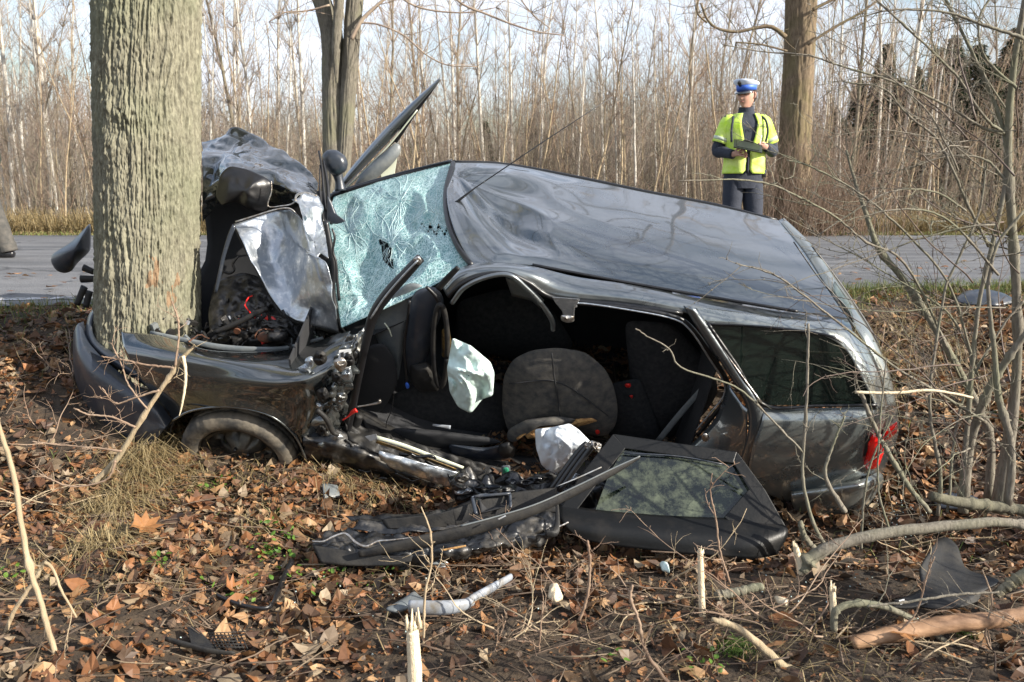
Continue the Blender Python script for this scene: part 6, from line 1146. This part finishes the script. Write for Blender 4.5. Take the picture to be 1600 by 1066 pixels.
def loft(secs, n=40, a0=0, a1=2 * pi, fold=0, seed=0):   # secs: (cx, cy, cz, rx, ry)
    full = abs(a1 - a0 - 2 * pi) < 1e-6; a = np.linspace(a0, a1, n, endpoint=not full); S_ = cat1(np.array(secs, float), len(secs) * 6); G_ = np.zeros((len(S_), n, 3))
    for i, (cx, cy, cz, rx, ry) in enumerate(S_):
        e = 1 / 1.25; ca, sa = np.cos(a), np.sin(a); G_[i, :, 0] = cx + rx * np.sign(ca) * np.abs(ca) ** e; G_[i, :, 1] = cy + ry * np.sign(sa) * np.abs(sa) ** e; G_[i, :, 2] = cz
    if fold:
        d = fold * (1 - 2.5 * np.abs(fbm(G_ * np.array([9, 9, 6]), 2, seed))); c_ = np.stack([np.cos(a), np.sin(a), 0 * a], -1); G_ = G_ + c_[None] * d[..., None]
    return G_, full
def limb(parent, name, m, pts, n=16, fold=.004, seed=0, k=26):
    P = cat1(np.array([p[:3] for p in pts], float), k); r = cat1(np.array([[p[3]] for p in pts], float), k)[:, 0]
    r = r * (1 + .10 * fbm(np.stack([P[:, 2] * 18, P[:, 0] * 18, 0 * r + seed], -1), 2, seed)); return MB().tube(P, r, n).build(name, m, parent)
class LMB(MB):                                        # coordinates local to the person
    def build(s, name, mats, parent, **k):
        org = np.array(parent.matrix_basis.translation); s.v = [v + org for v in s.v]; return super().build(name, mats, parent, **k)
def head_mesh(mb, c, r, yaw, pitch):                  # a head with brow, nose, lips, chin, ears
    n, mrows = 48, 36; ph = np.linspace(0, pi, mrows)[:, None]; la = np.linspace(0, 2 * pi, n, endpoint=False)[None]
    x = np.sin(ph) * np.sin(la); y = -np.sin(ph) * np.cos(la); z = np.cos(ph) + 0 * la
    X = x * .078; Y_ = y * .098; Z = z * .122
    jaw = smooth(.1, -1, z); X = X * (1 - .32 * jaw); Y_ = Y_ * (1 - .12 * jaw) - .012 * jaw * (y < 0)
    g_ = lambda x0, z0, sx, sz: np.exp(-(((X - x0) / sx) ** 2 + ((Z - z0) / sz) ** 2)) * (y < 0)
    Y_ = Y_ - .026 * g_(0, -.018, .012, .018) - .012 * g_(0, .01, .009, .03) - .007 * g_(0, .032, .05, .010) + .010 * g_(-.03, .012, .014, .010) + .010 * g_(.03, .012, .014, .010) - .006 * g_(0, -.052, .022, .008) - .010 * g_(0, -.095, .025, .016) - .004 * g_(.04, -.03, .02, .02) - .004 * g_(-.04, -.03, .02, .02)
    G_ = np.stack([X, Y_, Z], -1); R_ = rotm(pitch, 0, yaw); mb.grid(G_ @ R_.T + c, closed=True)
    for s_ in (-1, 1):
        e = np.array([[.076 * s_, .008, .025], [.085 * s_, .016, .02], [.088 * s_, .018, 0], [.082 * s_, .012, -.022], [.074 * s_, .004, -.028]]) @ R_.T + c; mb.tube(e, [.006, .009, .008, .007, .005], 8)
    return R_
def joined_skin(parent, parts_fn, name='body', m=None): return parts_fn()

def hand_joints(pre, wr, d, side, up, curl=.6, s=1.0):
    """palm plus five fingers; d = pointing direction, up = back of the hand, side = thumb side"""
    d, up, side = [np.array(q, float) / np.linalg.norm(q) for q in (d, up, side)]; J = {}; E = []; rad = {}
    J[pre + 'palm'] = wr + d * .045 * s; E.append((pre + 'wrist', pre + 'palm')); rad[pre + 'palm'] = (.030 * s, .016 * s)
    for i, (off, l) in enumerate(((.030, .068), (.011, .078), (-.009, .072), (-.028, .056))):
        k0 = wr + d * .085 * s + side * off * s; J[f'{pre}k{i}'] = k0; E.append((pre + 'palm', f'{pre}k{i}')); rad[f'{pre}k{i}'] = .0095 * s; q = k0; a = curl * .5
        for j in range(2):
            dd = d * cos(a) - up * sin(a); q = q + dd * l * s * .55; J[f'{pre}f{i}{j}'] = q; rad[f'{pre}f{i}{j}'] = .0082 * s; E.append((f'{pre}k{i}' if j == 0 else f'{pre}f{i}0', f'{pre}f{i}{j}')); a += curl
    t0 = wr + d * .03 * s + side * .032 * s; J[pre + 't0'] = t0; E.append((pre + 'palm', pre + 't0')); rad[pre + 't0'] = .012 * s
    t1 = t0 + (d * .6 + side * .6 - up * .3) * .035 * s; J[pre + 't1'] = t1; E.append((pre + 't0', pre + 't1')); rad[pre + 't1'] = .0095 * s
    t2 = t1 + (d * .9 + side * .1 - up * .4) * .03 * s; J[pre + 't2'] = t2; E.append((pre + 't1', pre + 't2')); rad[pre + 't2'] = .008 * s
    return J, E, rad
def person(loc, rz, label, pose, cat_='person'):
    o = thing('person', loc, label, cat_); 
    J = dict(pelvis=(0, 0, .93), belly=(0, 0, 1.12), chest=(0, 0, 1.34), neck=(0, .0, 1.50), nape=(0, -.012, 1.58)); rad = dict(pelvis=(.14, .10), belly=(.13, .095), chest=(.15, .10), neck=.058, nape=.056)
    E = [('pelvis', 'belly'), ('belly', 'chest'), ('chest', 'neck'), ('neck', 'nape')]
    for s in ('l', 'r'):
        J.update({s + 'sh': pose[s + 'sh'], s + 'el': pose[s + 'el'], s + 'wrist': pose[s + 'wr'], s + 'hip': pose[s + 'hip'], s + 'kn': pose[s + 'kn'], s + 'an': pose[s + 'an'], s + 'toe': pose[s + 'toe']})
        rad.update({s + 'sh': .058, s + 'el': .042, s + 'wrist': .028, s + 'hip': .085, s + 'kn': .055, s + 'an': .038, s + 'toe': .03})
        E += [('chest', s + 'sh'), (s + 'sh', s + 'el'), (s + 'el', s + 'wrist'), ('pelvis', s + 'hip'), (s + 'hip', s + 'kn'), (s + 'kn', s + 'an'), (s + 'an', s + 'toe')]
        j, e, r = hand_joints(s, np.array(pose[s + 'wr']), *pose[s + 'hand']); J.update(j); E += e; rad.update(r)
    body = skinned('body', J, E, rad, M['skin'], o)
    hm = MB(); R_ = head_mesh(hm, np.array(pose['head']), 1, pose['yaw'], pose.get('pitch', 0)); V = np.concatenate(hm.v)
    bm = bmesh.new(); bm.from_mesh(body.data); vs = [bm.verts.new(v) for v in V]
    for f in hm.f:
        try: bm.faces.new([vs[i] for i in f]).smooth = True
        except ValueError: pass
    bm.to_mesh(body.data); bm.free(); body['_o'] = list(map(float, o.location))
    return o, R_
# the officer
ox, oy = D(1160, 300, 7.9)[0], 7.9
pose = dict(lsh=(-.175, 0, 1.425), lel=(-.265, .0, 1.17), lwr=(-.165, -.20, 1.125), rsh=(.175, 0, 1.425), rel=(.285, .02, 1.17), rwr=(.155, -.20, 1.19),
            lhip=(-.09, 0, .90), lkn=(-.11, -.03, .50), lan=(-.12, .02, .08), ltoe=(-.15, -.14, .04), rhip=(.09, 0, .90), rkn=(.12, -.03, .50), ran=(.13, .03, .08), rtoe=(.16, -.13, .04),
            lhand=((.75, -.6, .15), (0, .4, 1), (-.2, -.5, .8), .7), rhand=((-.9, -.35, .1), (0, -.6, .8), (0, -.5, .6), 1.1), head=(-.012, -.025, 1.665), yaw=-.8, pitch=.10)
off, HR = person((ox, oy, .02), 0, 'traffic officer in yellow hi-vis vest and white cap writing on a clipboard', pose)
oo = np.array(off.location); off.scale = (.94, .95, .985)
def L(*a): return oo + np.array(a)
G_, fu = loft([(0, 0, .86, .165, .115), (0, 0, .95, .185, .125), (0, 0, 1.1, .18, .125), (0, 0, 1.28, .20, .135), (0, 0, 1.40, .205, .125), (0, 0, 1.47, .14, .095), (0, -.005, 1.515, .075, .075)], fold=.006, seed=3)
mb = MB(); mb.grid(G_ + oo, closed=True)
for s, k in (('l', -1), ('r', 1)):
    e, w_, s0 = np.array(pose[s + 'el']), np.array(pose[s + 'wr']), np.array(pose[s + 'sh']); P = cat1(np.array([s0 * [.8, 1, 1], s0, (s0 + e) / 2, e, (e + w_) / 2, w_ + (w_ - e) * .02]), 30) + oo
    rr = cat1(np.array([[.06], [.070], [.062], [.057], [.050], [.042]]), 30)[:, 0] * (1 + .06 * fbm(np.stack([P[:, 2] * 25, P[:, 0] * 25, P[:, 1] * 25], -1), 2, k + 4)); mb.tube(P, rr, 16)
mb.build('jacket', M['navy2'], off)
mb = MB(); Pc = np.array([[0, 0, 1.49], [-.003, -.006, 1.53], [-.006, -.01, 1.565]]) + oo; mb.tube(Pc, [.088, .076, .072], 20, cap=False); mb.build('collar', M['navy'], off)
# vest with a V opening; angle -pi/2 faces the camera
def vest_half(sign):
    secs = np.array([(0, 0, .955, .198, .140), (0, 0, 1.1, .188, .138), (0, 0, 1.28, .208, .145), (0, 0, 1.40, .202, .138), (0, 0, 1.455, .155, .112), (0, 0, 1.50, .11, .09)]); S_ = cat1(secs, 40); G_ = []
    for (cx, cy, cz, rx, ry) in S_:
        gap = .05 + max(0, (cz - 1.16)) * 1.0 if cz > 1.16 else .05 + max(0, .99 - cz) * 3
        aa = np.linspace(-pi / 2 + sign * gap, -pi / 2 + sign * pi, 26); G_.append([(cx + rx * np.sign(cos(a)) * abs(cos(a)) ** .8, cy + ry * np.sign(sin(a)) * abs(sin(a)) ** .8, cz) for a in aa])
    G_ = np.array(G_); d = .010 * (1 - 2.5 * np.abs(fbm(G_ * np.array([7, 7, 5]), 2, 8))); N_ = G_ * [1, 1, 0]; N_ /= np.linalg.norm(N_, axis=2)[..., None] + 1e-9
    return G_ + N_ * d[..., None] + oo
MB().grid(vest_half(-1)).build('vest', M['vest'], off, thick=.008); MB().grid(vest_half(1)).build('vest', M['vest'], off, thick=.008)
for s in (-1, 1):
    s0 = np.array([.178 * s, 0, 1.425]); e = np.array(pose[('l' if s < 0 else 'r') + 'el']); P = np.array([s0 * [.72, 1, 1.0], s0 + [-.008 * s, 0, -.012], s0 * .6 + e * .4, s0 * .25 + e * .75]) + oo; MB().tube(cat1(P, 14), cat1(np.array([[.070], [.079], [.075], [.078]]), 14)[:, 0], 18, cap=False).build('vest_sleeve', M['vest'], off, thick=.006)
    P = np.array([s0 * .45 + e * .55, s0 * .33 + e * .67]) + oo; MB().tube(P, [.0785, .0795], 18, cap=False).build('sleeve_band', M['reflect'], off, thick=.004)
    MB().tube(cat1(np.array([[.165 * s, -.10, 1.24], [.175 * s, -.115, 1.34], [.16 * s, -.09, 1.43], [.14 * s, -.02, 1.475]]) + oo + [0, -.035, 0], 12), .011, 8).build('vest_binding', M['navy'], off)
MB().tube(cat1(np.array([[0.0, -.148, 1.13], [.0, -.150, 1.05], [0, -.148, .965]]) + oo, 8), .010, 6).build('vest_zip', M['navy'], off)
G_, fu = loft([(0, 0, .965, .208, .148), (0, 0, 1.0, .208, .149)]); 
G_, fu = loft([(0, 0, .82, .16, .12), (0, 0, .90, .168, .125), (0, 0, .97, .172, .12)], fold=.004); mb = MB().grid(G_ + oo, closed=True)
for s in ('l', 'r'):
    h, kn, an = [np.array(pose[s + q]) for q in ('hip', 'kn', 'an')]; P = cat1(np.array([h + [0, 0, .02], (h + kn) / 2, kn, (kn + an) / 2, an]), 40) + oo
    rr = cat1(np.array([[.105], [.098], [.082], [.080], [.075]]), 40)[:, 0] * (1 + .05 * fbm(P * 20, 2, 3)); mb.tube(P, rr, 18)
mb.build('trousers', M['navy'], off)
MB().tube([L(-.1, .1, .965), L(.1, .1, .965)], .02, 6).build('belt', M['gloss'], off)
MB().box(L(.175, -.06, .955), (.06, .05, .07)).build('holster', M['gloss'], off, bevel=.008)
for s in ('l', 'r'):
    an, to = np.array(pose[s + 'an']), np.array(pose[s + 'toe']); MB().tube(cat1(np.array([an + [0, .05, -.03], an + [0, 0, -.03], (an + to) / 2 - [0, 0, .01], to, to + [0, -.03, -.005]]), 16) + oo, cat1(np.array([[.035], [.05], [.05], [.045], [.02]]), 16)[:, 0], 14, flat=.9).build('boot', M['shoe'], off)
# hair and cap
def hd(p): return (np.array(p) @ HR.T) + oo + np.array(pose['head'])
for sx in (-1, 1):
    MB().tube([hd((.030 * sx - .014, -.083, .012)), hd((.030 * sx, -.088, .014)), hd((.030 * sx + .014, -.083, .012))], [.002, .005, .002], 8).build('eye', M['hair'], off)
    MB().tube([hd((.030 * sx - .020, -.086, .028)), hd((.030 * sx, -.094, .033)), hd((.030 * sx + .020, -.086, .028))], [.002, .004, .002], 6).build('eyebrow', M['hair'], off)
M['lip'] = mat('lips', (.34, .13, .11), .5)
MB().tube([hd((-.022, -.088, -.052)), hd((0, -.099, -.050)), hd((.022, -.088, -.052))], [.002, .005, .002], 8, flat=.6).build('mouth', M['lip'], off)
def hd(p): return (np.array(p) @ HR.T) + oo + np.array(pose['head'])
def hd_ring(z, rx, ry, y0=0, n=36, zt=0): return [hd((rx * sin(a), y0 - ry * cos(a), z + zt * cos(a))) for a in np.linspace(0, 2 * pi, n, endpoint=False)]
G_ = np.array([hd_ring(.125, .005, .005, .01), hd_ring(.118, .05, .065, .012), hd_ring(.07, .083, .098, .015), hd_ring(.02, .082, .075, .035), hd_ring(-.03, .075, .055, .05), hd_ring(-.06, .05, .035, .06)]); MB().grid(G_, closed=True).build('hair', M['hair'], off)
capo = bpy.data.objects.new('cap', None); COL.objects.link(capo); capo.parent = off; capo['_o'] = list(map(float, off.location))
MB().grid(np.array([hd_ring(.045, .088, .105, .0, zt=.0), hd_ring(.095, .092, .110, 0, zt=.008)]), closed=True).build('cap_band', M['capblue'], capo, thick=.003)
MB().grid(np.array([hd_ring(.090, .094, .112, 0, zt=.008), hd_ring(.108, .118, .134, .0, zt=.026), hd_ring(.120, .116, .132, 0, zt=.032), hd_ring(.126, .09, .10, 0, zt=.024), hd_ring(.128, .003, .003, 0, zt=.0)]), closed=True).build('cap_crown', M['capwhite'], capo)
pk = []
for t_ in (0, .5, 1): pk.append([hd(((.088 + .012 * t_) * sin(a), -(.105 + .055 * t_ * cos(a) ** .5) * cos(a), .048 - .030 * t_)) for a in np.linspace(-1.25, 1.25, 20)])
MB().grid(np.array(pk)).build('cap_peak', M['gloss'], capo, thick=.004)
MB().tube([hd((0, -.112, .085)), hd((0, -.128, .115)), hd((0, -.14, .135))], [.012, .022, .012], 8, flat=.5).build('cap_badge', M['gloss'], capo)
# lettering on the vest
tcv = bpy.data.curves.new('txt', 'FONT'); tcv.body = 'POLICJA'; tcv.size = .038; tcv.extrude = .001; tcv.align_x = 'CENTER'; to_ = bpy.data.objects.new('txt', tcv); COL.objects.link(to_)
tm = bpy.data.meshes.new_from_object(to_.evaluated_get(bpy.context.evaluated_depsgraph_get())); bpy.data.objects.remove(to_); tm.materials.clear(); tm.materials.append(M['navy'])
tob = bpy.data.objects.new('lettering', tm); COL.objects.link(tob); tob.parent = off; tob.location = (.125, -.152, 1.375); tob.rotation_euler = (radians(80), 0, radians(22))
# clipboard
cb = thing('clipboard', L(-.045, -.30, 1.19), 'dark green clipboard held open in the hands of the officer', 'clipboard'); 
ax = rotm(radians(24), radians(12), radians(-10)); c0 = L(-.055, -.31, 1.175)
MB().box(c0, (.25, .19, .012), ax=ax.T).build('board', M['board'], cb, bevel=.003); MB().box(c0 + ax.T[2] * .009, (.20, .16, .003), ax=ax.T).build('paper', M['board'], cb, sm=False); MB().box(c0 + ax.T[1] * .09 + ax.T[2] * .012, (.09, .02, .012), ax=ax.T).build('clip', M['darkmetal'], cb, sm=False)
MB().tube([L(.045, -.33, 1.185), L(.075, -.27, 1.27)], .004, 6).build('pen', M['white'], cb)
# the second person, cut by the left edge of the picture
lx, ly = D(4, 400, 9.7)[0] - .20, 9.7
p2 = dict(lsh=(-.02, -.18, 1.42), lel=(-.10, -.24, 1.15), lwr=(-.30, -.22, 1.0), rsh=(0.02, .18, 1.42), rel=(.10, .22, 1.15), rwr=(-.02, .24, .95),
          lhip=(0, -.09, .90), lkn=(-.22, -.09, .52), lan=(-.35, -.09, .10), ltoe=(-.50, -.09, .05), rhip=(0, .09, .90), rkn=(.12, .09, .5), ran=(.22, .09, .10), rtoe=(.08, .09, .03),
          lhand=((-1, 0, -.3), (0, 0, -1), (0, -1, 0), .6), rhand=((-.5, 0, -1), (-1, 0, 0), (0, 1, 0), .6), head=(-.03, 0, 1.66), yaw=-1.57, pitch=0)
w2, HR2 = person((lx, ly, .02), 0, 'person in grey brown trousers and black shoe walking out of the left edge', p2); o2 = np.array(w2.location)
G_, fu = loft([(0, 0, .78, .15, .21), (0, 0, .95, .135, .20), (0, 0, 1.15, .125, .19), (0, 0, 1.35, .13, .21), (0, 0, 1.46, .09, .14), (0, 0, 1.52, .065, .07)], fold=.006, seed=5); mb = MB().grid(G_ + o2, closed=True)
for s in ('l', 'r'):
    s0, e, w_ = [np.array(p2[s + q]) for q in ('sh', 'el', 'wr')]; P = cat1(np.array([s0, (s0 + e) / 2, e, (e + w_) / 2, w_]), 24) + o2; mb.tube(P, np.linspace(.078, .048, 24), 14)
mb.build('coat', M['coat'], w2); mb = MB()
for s in ('l', 'r'):
    h, kn, an = [np.array(p2[s + q]) for q in ('hip', 'kn', 'an')]; P = cat1(np.array([h, (h + kn) / 2, kn, (kn + an) / 2, an + (an - kn) * .04]), 50) + o2; rr = cat1(np.array([[.11], [.105], [.095], [.098], [.095]]), 50)[:, 0] * (1 + .07 * fbm(P * 16, 2, 6)); rr[-6:] *= 1.08; mb.tube(P, rr, 20)
mb.build('trousers', M['trouser'], w2)
for s in ('l', 'r'):
    an, to = np.array(p2[s + 'an']), np.array(p2[s + 'toe']); MB().tube(cat1(np.array([an + [.06, 0, -.05], an + [0, 0, -.04], (an + to) / 2 - [0, 0, .01], to, to + [-.03, 0, -.005]]), 16) + o2, cat1(np.array([[.035], [.052], [.05], [.045], [.02]]), 16)[:, 0], 14).build('shoe', M['shoe'], w2)
MB().grid(np.array([[o2 + np.array(p2['head']) + [r * cos(a) + .01, r * 1.05 * sin(a) * .85, z] for a in np.linspace(0, 2 * pi, 24, endpoint=False)] for r, z in ((.004, .128), (.06, .115), (.092, .07), (.088, .02))]), closed=True).build('hair', M['hair'], w2)
for o in list(bpy.data.objects):
    if '_o' in o: del o['_o']
